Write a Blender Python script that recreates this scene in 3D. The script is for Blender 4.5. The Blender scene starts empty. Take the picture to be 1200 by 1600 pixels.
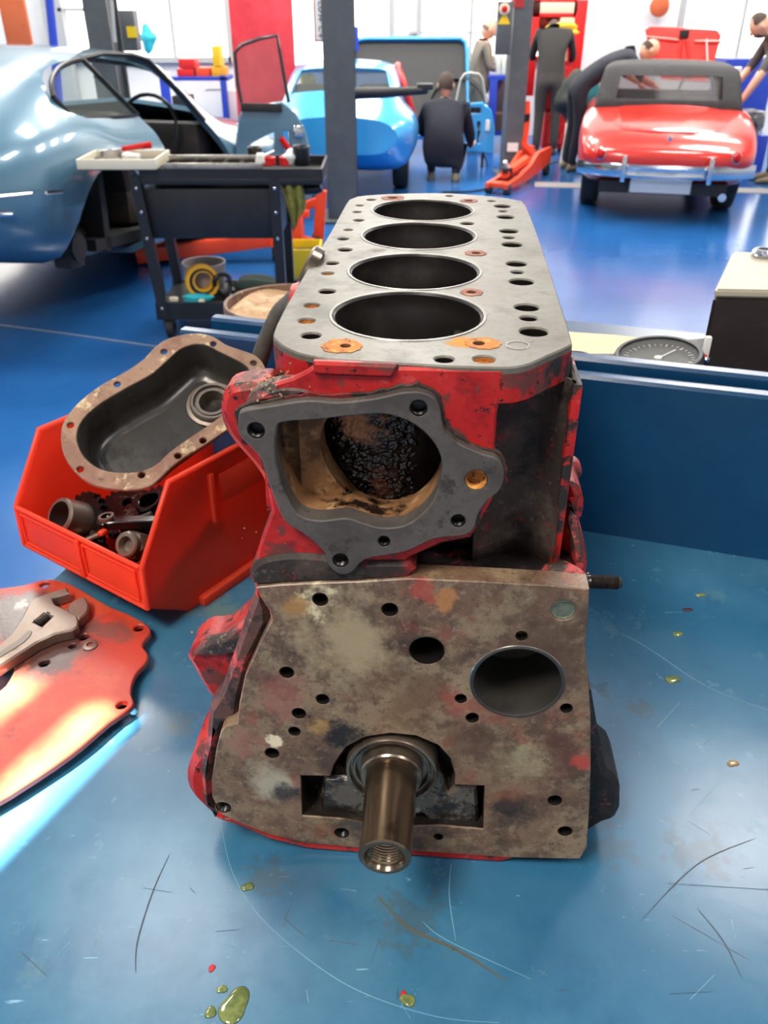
import bpy, bmesh, math, random
from mathutils import Vector, Matrix, Euler
from mathutils import noise as mnoise
from mathutils.geometry import delaunay_2d_cdt
R = math.radians
rnd = random.Random(7)
SC = bpy.context.scene
COL = SC.collection

# ---------------------------------------------------------------- camera
FPX, PITCH, CZ = 1290.0, R(31.5), 1.66
cam_d = bpy.data.cameras.new('camera')
cam = bpy.data.objects.new('camera', cam_d); COL.objects.link(cam)
cam.location = (0, 0, CZ); cam.rotation_euler = (math.pi/2 - PITCH, 0, 0)
cam_d.sensor_fit = 'VERTICAL'; cam_d.sensor_height = 24.0; cam_d.sensor_width = 18.0
cam_d.lens = 24.0*FPX/1600.0
cam_d.clip_start = 0.02; cam_d.clip_end = 120
cam_d.dof.use_dof = True; cam_d.dof.focus_distance = 0.56; cam_d.dof.aperture_fstop = 10.0
SC.camera = cam

# ---------------------------------------------------------------- world, sun, large lights, exposure
wd = bpy.data.worlds.new('world'); SC.world = wd; wd.use_nodes = True
bg = wd.node_tree.nodes['Background']; bg.inputs[0].default_value = (.86, .93, 1, 1); bg.inputs[1].default_value = 1.0
SUN_DIR = Vector((.62, .36, -.80)).normalized()          # the way the sunlight travels
sd = bpy.data.lights.new('sun', 'SUN'); sd.energy = 210.0; sd.angle = R(.26); sd.color = (1, .95, .86)
sun = bpy.data.objects.new('sun', sd); COL.objects.link(sun)
sun.rotation_euler = SUN_DIR.to_track_quat('-Z', 'Y').to_euler(); sun.location = (-8, -5, 9)
def area_light(name, loc, target, sx, sy, watts, col):
    d = bpy.data.lights.new(name, 'AREA'); d.shape = 'RECTANGLE'; d.size = sx; d.size_y = sy; d.energy = watts; d.color = col
    o = bpy.data.objects.new(name, d); COL.objects.link(o); o.location = loc
    o.rotation_euler = (Vector(target) - Vector(loc)).to_track_quat('-Z', 'Y').to_euler()
    return o
# area lights under the ceiling: inferred roof lights plus added unseen fills
ROOF = [(-1.9, -1.7, 1.1, 1.6, 560, (1, .94, .84)), (3.0, -1.6, 1.1, 1.6, 210, (1, .97, .93)), (-2.5, 3.4, 1.2, 1.6, 150, (1, .97, .92)), (2.4, 4.1, .9, 1.2, 190, (1, .97, .92))]  # the one to the right behind the camera is an added fill
ROOF += [(x_, y_, 1.6, 1.2, 300, (1, .96, .89)) for y_ in (7.2, 9.8, 12.4) for x_ in (-3.6, .2, 4.6)]  # rows over the rear hall, added unseen to brighten the back wall
for lx, ly, sx, sy, w_, c_ in ROOF: area_light('rooflight_and_fill', (lx, ly, 5.80), (lx, ly, 0), sx, sy, w_, c_)
SC.view_settings.view_transform = 'Standard'
SC.view_settings.look = 'None'; SC.view_settings.gamma = 1.0; SC.view_settings.use_curve_mapping = False
SC.view_settings.exposure = -0.55
SC.cycles.use_denoising = True
SC.cycles.max_bounces = 8; SC.cycles.diffuse_bounces = 3; SC.cycles.glossy_bounces = 4; SC.cycles.transmission_bounces = 6
SC.cycles.sample_clamp_indirect = 6.0; SC.cycles.caustics_reflective = False; SC.cycles.caustics_refractive = False

# ---------------------------------------------------------------- measuring helpers (photo frame 1200x1600 -> a point in the room)
C0 = Vector((0, 0, CZ))
FW = Vector((0, math.cos(PITCH), -math.sin(PITCH))); UP = Vector((0, math.sin(PITCH), math.cos(PITCH))); RT = Vector((1, 0, 0))
def ray(x, y): return RT*((x-600)/FPX) + UP*((800-y)/FPX) + FW
def onz(x, y, z):
    d = ray(x, y); return C0 + d*((z-CZ)/d.z)
def ony(x, y, Y):
    d = ray(x, y); return C0 + d*(Y/d.y)
def onp(x, y, p, n):
    d = ray(x, y); return C0 + d*((Vector(p)-C0).dot(n)/d.dot(n))

# ---------------------------------------------------------------- object helpers
def lin(c):
    return tuple(((v/255)/12.92 if v/255 <= .04045 else ((v/255+.055)/1.055)**2.4) for v in c)
def me_from(bm, name):
    m = bpy.data.meshes.new(name); bm.normal_update(); bm.to_mesh(m); bm.free(); return m
def obj(name, bm, m, parent=None, smooth=35, label=None):
    me = me_from(bm, name) if isinstance(bm, bmesh.types.BMesh) else bm
    if m is not None and not me.materials: me.materials.append(m)
    if smooth is not None:
        me.polygons.foreach_set('use_smooth', [True]*len(me.polygons))
        me.set_sharp_from_angle(angle=R(smooth))
    o = bpy.data.objects.new(name, me); COL.objects.link(o)
    if parent is not None: adopt(o, parent)
    if label: o['label'] = label
    return o
def chain_world(o):
    M = o.matrix_basis.copy()
    if o.parent: M = chain_world(o.parent) @ o.matrix_parent_inverse @ M
    return M
def adopt(o, p):
    o.parent = p; o.matrix_parent_inverse = chain_world(p).inverted()
def tag(o, label, cat, group=None, kind=None):
    o['label'] = label; o['category'] = cat
    if group: o['group'] = group
    if kind: o['kind'] = kind
    return o
def thing(name, label, cat, loc=(0, 0, 0), group=None):
    o = bpy.data.objects.new(name, None); COL.objects.link(o); o.location = loc; o.empty_display_size = .05
    return tag(o, label, cat, group)
def struct(name, bm, m, label, parent=None, smooth=None):
    o = obj(name, bm, m, parent, smooth)
    if parent is None: o['kind'] = 'structure'; o['label'] = label
    return o
def dup(root, loc, label=None):
    r = root.copy(); COL.objects.link(r); r.location = loc
    if label: r['label'] = label
    for ch in list(root.children):
        c = ch.copy(); COL.objects.link(c); c.parent = r; c.matrix_parent_inverse = ch.matrix_parent_inverse
        for g in ch.children:
            d = g.copy(); COL.objects.link(d); d.parent = c; d.matrix_parent_inverse = g.matrix_parent_inverse
    return r

# ---------------------------------------------------------------- mesh helpers
def NB(): return bmesh.new()
def box(bm, c, s, rot=None, bev=0):
    """box with centre c, full size s, optional rotation matrix"""
    M = Matrix.Translation(Vector(c)) @ (rot.to_4x4() if rot else Matrix()) @ Matrix.Diagonal((s[0], s[1], s[2], 1))
    r = bmesh.ops.create_cube(bm, size=1, matrix=M)
    if bev:
        es = {e for v in r['verts'] for e in v.link_edges}
        bmesh.ops.bevel(bm, geom=list(es), offset=bev, segments=2, affect='EDGES', profile=.6)
    return bm
def frame_from(d):
    d = Vector(d).normalized(); a = Vector((0, 0, 1)) if abs(d.z) < .95 else Vector((1, 0, 0))
    x = a.cross(d).normalized(); y = d.cross(x).normalized(); return x, y, d
def rings(bm, rs, close=True, cap0=True, cap1=True):
    """skin a list of rings (lists of points)"""
    vs = [[bm.verts.new(p) for p in r] for r in rs]
    n = len(vs[0])
    for a, b in zip(vs, vs[1:]):
        for i in range(n if close else n-1):
            j = (i+1) % n
            try: bm.faces.new((a[i], a[j], b[j], b[i]))
            except ValueError: pass
    if close and cap0: bm.faces.new(list(reversed(vs[0])))
    if close and cap1: bm.faces.new(vs[-1])
    return bm
def circ(c, x, y, r, n=20): return [Vector(c) + x*(r*math.cos(2*math.pi*i/n)) + y*(r*math.sin(2*math.pi*i/n)) for i in range(n)]
def cyl(bm, a, b, r0, r1=None, n=20, caps=True):
    a, b = Vector(a), Vector(b); x, y, _ = frame_from(b-a)
    return rings(bm, [circ(a, x, y, r0, n), circ(b, x, y, r0 if r1 is None else r1, n)], True, caps, caps)
def lathe(bm, a, d, prof, n=28, caps=(False, False)):
    """revolve profile [(dist along d, radius)] about axis a,d"""
    x, y, z = frame_from(d)
    return rings(bm, [circ(Vector(a)+z*t, x, y, max(r, 1e-5), n) for t, r in prof], True, caps[0], caps[1])
def tube(bm, pts, r, n=8, caps=True):
    pts = [Vector(p) for p in pts]; rs = []
    px = None
    for i, p in enumerate(pts):
        d = (pts[min(i+1, len(pts)-1)] - pts[max(i-1, 0)]).normalized()
        if px is None: px, py, _ = frame_from(d)
        else:
            px = (px - d*px.dot(d)).normalized(); py = d.cross(px)
        rs.append(circ(p, px, py, r[i] if isinstance(r, (list, tuple)) else r, n))
    return rings(bm, rs, True, caps, caps)
def smooth_poly(pts, k=3, closed=True):
    """Catmull-Rom through 2-D or 3-D points"""
    n = len(pts); out = []
    P = [Vector(p) for p in pts]
    for i in range(n if closed else n-1):
        g = (lambda j: P[j % n]) if closed else (lambda j: P[max(0, min(n-1, j))])
        p0, p1, p2, p3 = g(i-1), g(i), g(i+1), g(i+2)
        for s in range(k):
            t = s/k
            out.append(.5*((2*p1) + (p2-p0)*t + (2*p0-5*p1+4*p2-p3)*t*t + (3*p1-p0-3*p2+p3)*t**3))
    if not closed: out.append(P[-1])
    return out
def poly_off(pts, d):
    n = len(pts); out = []
    A = sum(pts[i][0]*pts[(i+1) % n][1]-pts[(i+1) % n][0]*pts[i][1] for i in range(n))
    s = 1 if A > 0 else -1
    for i in range(n):
        a = Vector(pts[i-1][:2]); b = Vector(pts[i][:2]); c = Vector(pts[(i+1) % n][:2])
        e1 = (b-a).normalized() if (b-a).length > 1e-9 else Vector((1, 0)); e2 = (c-b).normalized() if (c-b).length > 1e-9 else e1
        nn = Vector((e1.y+e2.y, -(e1.x+e2.x)))
        nn = nn.normalized()*s if nn.length > 1e-6 else Vector((0, 0))
        out.append(b + nn*d)
    return out
def plate(bm, fr, outline, holes, t, ch=0.0, back=True):
    """flat plate with holes; fr=(origin, ex, ey, en): front face at en*0, body extends to -en*t; ch chamfers the front rim"""
    O, ex, ey, en = fr
    loops = [list(outline)] + [list(h) for h in holes]
    tops = [poly_off(loops[0], -ch) if ch else loops[0]] + [poly_off(h, ch) if ch else h for h in loops[1:]]
    P3 = lambda p, h: O + ex*p[0] + ey*p[1] + en*h
    def cap(ls, h, flip):
        vs2, ed = [], []
        for l in ls:
            b = len(vs2); vs2 += [Vector(p[:2]) for p in l]; ed += [(b+i, b+(i+1) % len(l)) for i in range(len(l))]
        v, e, f, *_ = delaunay_2d_cdt(vs2, ed, [], 1, 1e-7)
        def inside(p, l):
            c = False
            for i in range(len(l)):
                a, b = l[i-1], l[i]
                if (a[1] > p.y) != (b[1] > p.y) and p.x < (b[0]-a[0])*(p.y-a[1])/(b[1]-a[1])+a[0]: c = not c
            return c
        if len(ls) > 1:
            bb = [(min(q[0] for q in l), max(q[0] for q in l), min(q[1] for q in l), max(q[1] for q in l)) for l in ls[1:]]
            def hole(q):
                m_ = sum((v[i] for i in q), Vector((0, 0)))/len(q)
                return any(x[0] <= m_.x <= x[1] and x[2] <= m_.y <= x[3] and inside(m_, l) for x, l in zip(bb, ls[1:]))
            f = [q for q in f if not hole(q)]
        nv = [bm.verts.new(P3(p, h)) for p in v]
        for q in f:
            q = list(q)
            a = sum(v[q[i]].x*v[q[(i+1) % len(q)]].y-v[q[(i+1) % len(q)]].x*v[q[i]].y for i in range(len(q)))
            if (a < 0) != flip: q.reverse()
            try: bm.faces.new([nv[i] for i in q])
            except ValueError: pass
    cap(tops, 0, False)
    if back: cap(loops, -t, True)
    for k, l in enumerate(loops):
        n = len(l)
        A = sum(l[i][0]*l[(i+1) % n][1]-l[(i+1) % n][0]*l[i][1] for i in range(n))
        lv = [[bm.verts.new(P3(p, 0)) for p in tops[k]]]
        if ch: lv.append([bm.verts.new(P3(p, -ch)) for p in l])
        lv.append([bm.verts.new(P3(p, -t)) for p in l])
        for a, b in zip(lv, lv[1:]):
            for i in range(n):
                j = (i+1) % n
                q = [a[i], b[i], b[j], a[j]]
                if (A < 0) == (k == 0): q.reverse()
                try: bm.faces.new(q)
                except ValueError: pass
    bmesh.ops.remove_doubles(bm, verts=bm.verts, dist=1e-6)
    bmesh.ops.recalc_face_normals(bm, faces=bm.faces)
    return bm
def circ2(c, r, n=16, ry=None): return [Vector((c[0]+r*math.cos(2*math.pi*i/n), c[1]+(ry or r)*math.sin(2*math.pi*i/n))) for i in range(n)]
def bool_cut(bm, cutters, op='DIFFERENCE'):
    """returns a mesh = bm minus the cutter bmeshes"""
    o = bpy.data.objects.new('tmp_body', me_from(bm, 'tmp')); COL.objects.link(o); tmp = []
    for c in cutters:
        bmesh.ops.recalc_face_normals(c, faces=c.faces)
        k = bpy.data.objects.new('tmp_cut', me_from(c, 'tmpc')); COL.objects.link(k); tmp.append(k)
        md = o.modifiers.new('b', 'BOOLEAN'); md.object = k; md.operation = op; md.solver = 'EXACT'
    dg = bpy.context.evaluated_depsgraph_get()
    me = bpy.data.meshes.new_from_object(o.evaluated_get(dg))
    for k in tmp + [o]: bpy.data.objects.remove(k)
    return me

# ---------------------------------------------------------------- materials
def pmat(name, base, rough=.5, metal=0.0, layers=(), bump=0.0, bscale=60.0, coat=0.0, spec=.5, vor=False):
    """procedural material: base colour (sRGB 0-255) with noise-masked layers.
    layer: dict(c, s=scale, lo, hi, d=detail, r, m, at=(point, radius), o=offset, st=stretch)"""
    m = bpy.data.materials.new(name); m.use_nodes = True
    nt = m.node_tree; N = nt.nodes; L = nt.links; b = N['Principled BSDF']
    tc = N.new('ShaderNodeTexCoord'); src = tc.outputs['Object']
    def val(v):
        n = N.new('ShaderNodeValue'); n.outputs[0].default_value = v; return n.outputs[0]
    rgb = N.new('ShaderNodeRGB'); rgb.outputs[0].default_value = (*lin(base), 1)
    col, ro, mt = rgb.outputs[0], val(rough), val(metal)
    for k, l in enumerate(layers):
        mp = N.new('ShaderNodeMapping'); L.new(src, mp.inputs[0]); o = l.get('o', k*3.7)
        mp.inputs['Location'].default_value = (o, o*1.3, o*.7)
        st = l.get('st', (1, 1, 1)); mp.inputs['Scale'].default_value = st
        if l.get('wave'):
            nz = N.new('ShaderNodeTexWave'); nz.inputs['Scale'].default_value = l['s']; nz.inputs['Distortion'].default_value = l['wave']; nz.inputs['Detail'].default_value = 3
            fac = nz.outputs['Fac']
        elif l.get('voro'):
            nz = N.new('ShaderNodeTexVoronoi'); nz.feature = 'F1'; nz.inputs['Scale'].default_value = l['s']; fac = nz.outputs['Distance']
        else:
            nz = N.new('ShaderNodeTexNoise'); nz.inputs['Scale'].default_value = l['s']; nz.inputs['Detail'].default_value = l.get('d', 9); nz.inputs['Roughness'].default_value = l.get('nr', .68); fac = nz.outputs['Fac']
        L.new(mp.outputs[0], nz.inputs['Vector'])
        mr = N.new('ShaderNodeMapRange'); mr.interpolation_type = 'SMOOTHSTEP'
        mr.inputs['From Min'].default_value = l.get('lo', .45); mr.inputs['From Max'].default_value = l.get('hi', .55) + (.06 if l.get('at') else 0)
        mr.inputs['To Max'].default_value = l.get('a', 1.0)
        if l.get('at'):
            p, rad = l['at']; vm = N.new('ShaderNodeVectorMath'); vm.operation = 'DISTANCE'; L.new(src, vm.inputs[0]); vm.inputs[1].default_value = p
            ms = N.new('ShaderNodeMapRange'); L.new(vm.outputs['Value'], ms.inputs['Value']); ms.inputs['From Min'].default_value = rad*l.get('soft', .1); ms.inputs['From Max'].default_value = rad*1.35
            ms.inputs['To Min'].default_value = l.get('gain', .2); ms.inputs['To Max'].default_value = -.3
            ad = N.new('ShaderNodeMath'); ad.operation = 'ADD'; L.new(fac, ad.inputs[0]); L.new(ms.outputs[0], ad.inputs[1]); fac = ad.outputs[0]
        L.new(fac, mr.inputs['Value']); f = mr.outputs[0]
        mx = N.new('ShaderNodeMix'); mx.data_type = 'RGBA'; L.new(f, mx.inputs['Factor']); L.new(col, mx.inputs[6]); mx.inputs[7].default_value = (*lin(l['c']), 1); col = mx.outputs[2]
        for key, cur in (('r', ro), ('m', mt)):
            if key in l:
                x = N.new('ShaderNodeMix'); x.data_type = 'FLOAT'; L.new(f, x.inputs['Factor']); L.new(cur, x.inputs[2]); x.inputs[3].default_value = l[key]
                if key == 'r': ro = x.outputs[0]
                else: mt = x.outputs[0]
    L.new(col, b.inputs['Base Color']); L.new(ro, b.inputs['Roughness']); L.new(mt, b.inputs['Metallic'])
    b.inputs['Specular IOR Level'].default_value = spec
    if coat: b.inputs['Coat Weight'].default_value = coat; b.inputs['Coat Roughness'].default_value = .06
    if bump:
        nz = N.new('ShaderNodeTexVoronoi' if vor else 'ShaderNodeTexNoise'); nz.inputs['Scale'].default_value = bscale
        if not vor: nz.inputs['Detail'].default_value = 5
        L.new(src, nz.inputs['Vector'])
        bp = N.new('ShaderNodeBump'); bp.inputs['Strength'].default_value = min(1, bump); bp.inputs['Distance'].default_value = .3/bscale
        L.new(nz.outputs[0], bp.inputs['Height']); L.new(bp.outputs[0], b.inputs['Normal'])
    return m
def emat(name, c, s):
    m = bpy.data.materials.new(name); m.use_nodes = True; b = m.node_tree.nodes['Principled BSDF']
    b.inputs['Base Color'].default_value = (*lin(c), 1); b.inputs['Emission Color'].default_value = (*lin(c), 1); b.inputs['Emission Strength'].default_value = s
    return m
def glass(name, c=(235, 240, 240), rough=.02, alpha=.22):
    """thin pane: a mix of clear transmission and mirror reflection"""
    m = bpy.data.materials.new(name); m.use_nodes = True; nt = m.node_tree; N = nt.nodes; L = nt.links
    b = N['Principled BSDF']; b.inputs['Base Color'].default_value = (*lin(c), 1); b.inputs['Roughness'].default_value = rough
    t = N.new('ShaderNodeBsdfTransparent'); t.inputs[0].default_value = (*lin(c), 1)
    mx = N.new('ShaderNodeMixShader'); mx.inputs[0].default_value = alpha
    L.new(t.outputs[0], mx.inputs[1]); L.new(b.outputs[0], mx.inputs[2]); L.new(mx.outputs[0], N['Material Output'].inputs['Surface'])
    return m

# ================================================================ THE HALL
T = CZ - .585                         # workbench top
M_floor = pmat('floor_paint', (32, 86, 146), .18, layers=[
    dict(c=(44, 102, 164), s=.9, lo=.4, hi=.7, a=.7), dict(c=(24, 70, 128), s=.5, lo=.5, hi=.75, a=.6),
    dict(c=(60, 110, 190), s=60, lo=.66, hi=.8, a=.35, r=.3), dict(c=(40, 60, 90), s=5, lo=.66, hi=.8, a=.4, r=.35)], spec=.6)
M_wall = pmat('white_wall', (236, 235, 230), .7, layers=[dict(c=(215, 212, 204), s=1.2, lo=.5, hi=.8, a=.5)])
M_ceil = pmat('ceiling_sheet', (225, 226, 224), .8, layers=[dict(c=(200, 200, 196), s=2, lo=.5, hi=.8)])
M_day = emat('daylight_panel', (255, 250, 240), 4.0)
M_frame = pmat('grey_frame', (176, 178, 176), .5)
M_steelgrey = pmat('grey_steel', (84, 87, 90), .45, .2, layers=[dict(c=(100, 103, 106), s=6, lo=.4, hi=.7, a=.6)])
bm = NB(); box(bm, (0, 4, -.05), (18, 20, .1))
struct('floor', bm, M_floor, 'glossy blue painted workshop floor')
bm = NB(); box(bm, (0, 4, 6.01), (18, 20, .02))
pa = onz(205, 1126, T); pb = onz(40, 1292, T)             # right edge of the sun patch on the bench
e1 = (pa-pb).normalized(); e2 = Vector((-e1.y, e1.x, 0))
k = (6.0-T)/SUN_DIR.z
hole_c = pa + e2*.21 - e1*.21 + SUN_DIR*k
rotz = Matrix.Rotation(math.atan2(e1.y, e1.x), 3, 'Z')
cut = NB(); box(cut, (hole_c.x, hole_c.y, 6.05), (.42, .42, .5), rotz)  # unseen roof opening, placed and sized to shape the sun patch
struct('ceiling', bool_cut(bm, [cut]), M_ceil, 'pale sheet ceiling with roof lights')
wtrim = NB()
box(wtrim, hole_c - e2*.115 + Vector((0, 0, .06)), (.46, .05, .03), rotz)
struct('window_1', wtrim, M_frame, 'glazing bar of the opening that shapes the sun patch')
bm = NB()
for lx, ly, sx, sy in [q_[:4] for q_ in ROOF]:
    for s in (-1, 1):
        box(bm, (lx+s*(sx/2+.04), ly, 5.9), (.08, sy+.16, .2)); box(bm, (lx, ly+s*(sy/2+.04), 5.9), (sx, .08, .2))
struct('trim_1', bm, M_frame, 'grey upstand frames around the roof lights and added fill lights')
WY = 13.6
for nm, c, s in (('wall_back', (0, WY+.1, 3), (18, .2, 6)), ('wall_left', (-9.1, 4, 3), (.2, 20, 6)), ('wall_right', (9.1, 4, 3), (.2, 20, 6)), ('wall_front', (0, -6.1, 3), (18, .2, 6))):
    bm = NB(); box(bm, c, s); struct(nm, bm, M_wall, 'white painted workshop wall')
# windows and roller door panels of the back wall: frame + lit pane
def wall_window(n, x0, x1, z0, z1, label, bars=1):
    f = NB(); w = .07
    for x in (x0, x1): box(f, (x, WY-.03, (z0+z1)/2), (w, .1, z1-z0+w))
    for z in (z0, z1): box(f, ((x0+x1)/2, WY-.03, z), (x1-x0, .1, w))
    for i in range(1, bars+1):
        box(f, (x0+(x1-x0)*i/(bars+1), WY-.03, (z0+z1)/2), (w*.7, .06, z1-z0))
    o = struct('window_%d' % n, f, M_frame, label)
    p = NB(); box(p, ((x0+x1)/2, WY-.006, (z0+z1)/2), (x1-x0-w, .01, z1-z0-w)); obj('pane', p, M_day, o, None)
wall_window(2, -4.6, -2.2, 1.0, 3.2, 'bright window behind the blue coupe', 2)
wall_window(3, -1.7, .1, .9, 3.4, 'bright window behind the grey lift post', 1)
wall_window(4, .5, 2.7, 1.0, 3.4, 'bright window above the open bonnet', 2)
wall_window(5, 4.2, 6.8, .9, 3.4, 'wide bright window behind the red convertible', 2)
wall_window(6, -8.4, -5.8, .9, 3.2, 'bright window in the left corner', 2)

# ================================================================ WORKBENCH
M_bench = pmat('bench_blue', (44, 96, 126), .27, layers=[
    dict(c=(66, 116, 142), s=5, lo=.42, hi=.7, a=.75), dict(c=(32, 80, 114), s=9, lo=.5, hi=.75, a=.7),
    dict(c=(86, 120, 120), s=16, lo=.60, hi=.74, a=.55, r=.4),
    dict(c=(70, 92, 92), s=40, lo=.66, hi=.76, a=.4, r=.45),
    dict(c=(24, 34, 44), s=130, lo=.70, hi=.77, a=.8, r=.4), dict(c=(20, 26, 30), s=60, lo=.71, hi=.75, a=.8, r=.5),
    dict(c=(150, 196, 214), s=34, lo=.665, hi=.70, a=.55, st=(.5, 6, 1), r=.4), dict(c=(40, 56, 70), s=30, lo=.68, hi=.71, a=.7, st=(6, .7, 1), o=11),
    dict(c=(130, 180, 196), s=24, lo=.69, hi=.71, a=.6, st=(3, 5, 1), o=21),
    dict(c=(84, 92, 74), s=30, lo=.5, hi=.62, a=.42, at=(onz(290, 1130, T), .045)), dict(c=(112, 128, 96), s=50, lo=.46, hi=.6, a=.42, at=(onz(345, 955, T), .055)),
    dict(c=(64, 66, 50), s=60, lo=.5, hi=.6, a=.42, at=(onz(420, 1370, T), .04)), dict(c=(70, 74, 60), s=60, lo=.5, hi=.6, a=.42, at=(onz(650, 1440, T), .05)),
    dict(c=(40, 48, 40), s=80, lo=.55, hi=.62, a=.42, at=(onz(935, 1075, T), .025)), dict(c=(60, 66, 50), s=80, lo=.55, hi=.62, a=.42, at=(onz(1000, 1110, T), .03)),
    dict(c=(30, 36, 40), s=90, lo=.56, hi=.62, a=.42, at=(onz(1090, 1330, T), .06)), dict(c=(60, 70, 70), s=60, lo=.55, hi=.65, a=.42, at=(onz(960, 1330, T), .05))],
    bump=.04, bscale=30, spec=.55)
M_scratch_l = pmat('light_scratch', (104, 150, 172), .5)
M_scratch_d = pmat('dark_scratch', (44, 60, 70), .5)
M_scratch_b = pmat('brown_scratch', (86, 84, 70), .5)
M_benchshade = pmat('bench_blue_shaded', (14, 58, 94), .25, layers=[dict(c=(20, 70, 108), s=5, lo=.45, hi=.7, a=.6), dict(c=(14, 40, 60), s=70, lo=.70, hi=.78, a=.7)], spec=.5)  # bench blue darkened to put the upstand's shade into the colour
bd = Vector((.954, -.299, 0)).normalized(); bn = Vector((.299, .954, 0)).normalized()   # along the upstand / away from the camera
BA = onz(905, 828, T)                                   # foot of the upstand
brot = Matrix.Rotation(math.atan2(bd.y, bd.x), 3, 'Z')
eL = onz(105, 885, T); sL = (eL-BA).dot(bd)             # left edge of the bench along the upstand direction
def BP(s, t, z): return Vector((BA.x, BA.y, 0)) + bd*s + bn*t + Vector((0, 0, z))
bench = thing('workbench', 'blue steel workbench carrying the engine block', 'workbench', BP(.4, -.4, 0))
sR, tF = 1.45, -.98
bm = NB(); box(bm, BP((sL+sR)/2, tF/2+.01, T-.02), (sR-sL, -tF+.02, .04), brot, .003); obj('bench_top', bm, M_bench, bench)
upl = (onp(280, 516, BA, bn)-BA).dot(bd)
def rail(t, s0, h, nm, par, m):
    b = NB(); sec = [(-.001, 0), (-.001, h-.004), (.002, h), (.016, h), (.018, h-.003), (.018, h-.018), (.014, h-.018), (.014, h-.004), (.004, h-.004), (.004, 0)]
    rings(b, [[BP(s, t+q[0], T+q[1]) for q in sec] for s in (s0, sR)])
    bmesh.ops.recalc_face_normals(b, faces=b.faces)
    return obj(nm, b, m, par, 20)
rail(0, upl, .213, 'upstand', bench, M_benchshade)
for s in (sL+.06, sR-.06):
    for t in (tF+.06, -.04):
        b = NB(); box(b, BP(s, t, (T-.04)/2), (.05, .05, T-.04), brot); obj('leg', b, M_benchshade, bench)
b = NB(); box(b, BP((sL+sR)/2, tF+.06, T-.10), (sR-sL-.1, .02, .12), brot); obj('front_rail', b, M_benchshade, bench)
b = NB(); box(b, BP((sL+sR)/2, tF/2, .25), (sR-sL-.1, -tF-.1, .03), brot); obj('lower_shelf', b, M_benchshade, bench)
def scratch(pts, w, m):
    P = smooth_poly([onz(x, y, T+.0002) for x, y in pts], 6, False) if len(pts) > 2 else [onz(x, y, T+.0002) for x, y in pts]; b = NB(); n = len(P); vs = []
    for i, p in enumerate(P):
        d = (P[min(i+1, n-1)]-P[max(i-1, 0)]).normalized(); s = Vector((-d.y, d.x, 0)); k_ = w*(.3+.7*math.sin(math.pi*(i+.3)/(n-.4))); vs.append((b.verts.new(p-s*k_), b.verts.new(p+s*k_)))
    for a, c in zip(vs, vs[1:]): b.faces.new((a[0], c[0], c[1], a[1]))
    obj('scratch', b, m, bench, None)
scratch([(346, 1292), (362, 1360), (400, 1425), (470, 1490), (560, 1548), (680, 1588), (780, 1598)], .0004, M_scratch_l)
scratch([(590, 1400), (640, 1450), (715, 1485), (790, 1532)], .0012, M_scratch_b); scratch([(705, 1350), (702, 1400), (712, 1470)], .0005, M_scratch_l); scratch([(660, 1440), (700, 1470), (830, 1530)], .0004, M_scratch_l)
scratch([(265, 1335), (240, 1390), (215, 1470), (212, 1520)], .0006, M_scratch_d); scratch([(1000, 1440), (1090, 1350), (1180, 1310)], .0005, M_scratch_d); scratch([(1090, 1420), (1130, 1470), (1160, 1530)], .0005, M_scratch_d); scratch([(1040, 1380), (1200, 1390)], .0003, M_scratch_d); scratch([(1050, 1430), (1170, 1500)], .0003, M_scratch_b); scratch([(905, 960), (1000, 1005), (1100, 1070), (1200, 1110)], .0004, M_scratch_l)
for i in range(34):
    x, y = (rnd.uniform(930, 1190), rnd.uniform(1000, 1590)) if i % 2 else (rnd.uniform(20, 900), rnd.uniform(1360, 1595)); a = rnd.uniform(0, 6.28); L_ = rnd.uniform(10, 70)
    scratch([(x, y), (x+L_*math.cos(a), min(1598, y+L_*math.sin(a)*.7))], rnd.uniform(.00015, .0004), rnd.choice((M_scratch_l, M_scratch_d, M_scratch_d, M_scratch_b)))
# second bench standing back to back with the first
bench2 = thing('parts_bench', 'second blue bench behind the upstand carrying dashboard and tub', 'workbench', BP(.4, .35, 0))
Z2 = T + .125
b = NB(); box(b, BP((sL+.12+sR)/2, .035+.30, Z2-.02), (sR-sL-.12, .60, .04), brot); obj('bench_top', b, M_benchshade, bench2)
rail(.035, upl+.03, .222, 'upstand', bench2, M_benchshade)
for s in (sL+.2, sR-.06):
    for t in (.08, .58):
        b = NB(); box(b, BP(s, t, (Z2-.04)/2), (.05, .05, Z2-.04), brot); obj('leg', b, M_benchshade, bench2)

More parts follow.
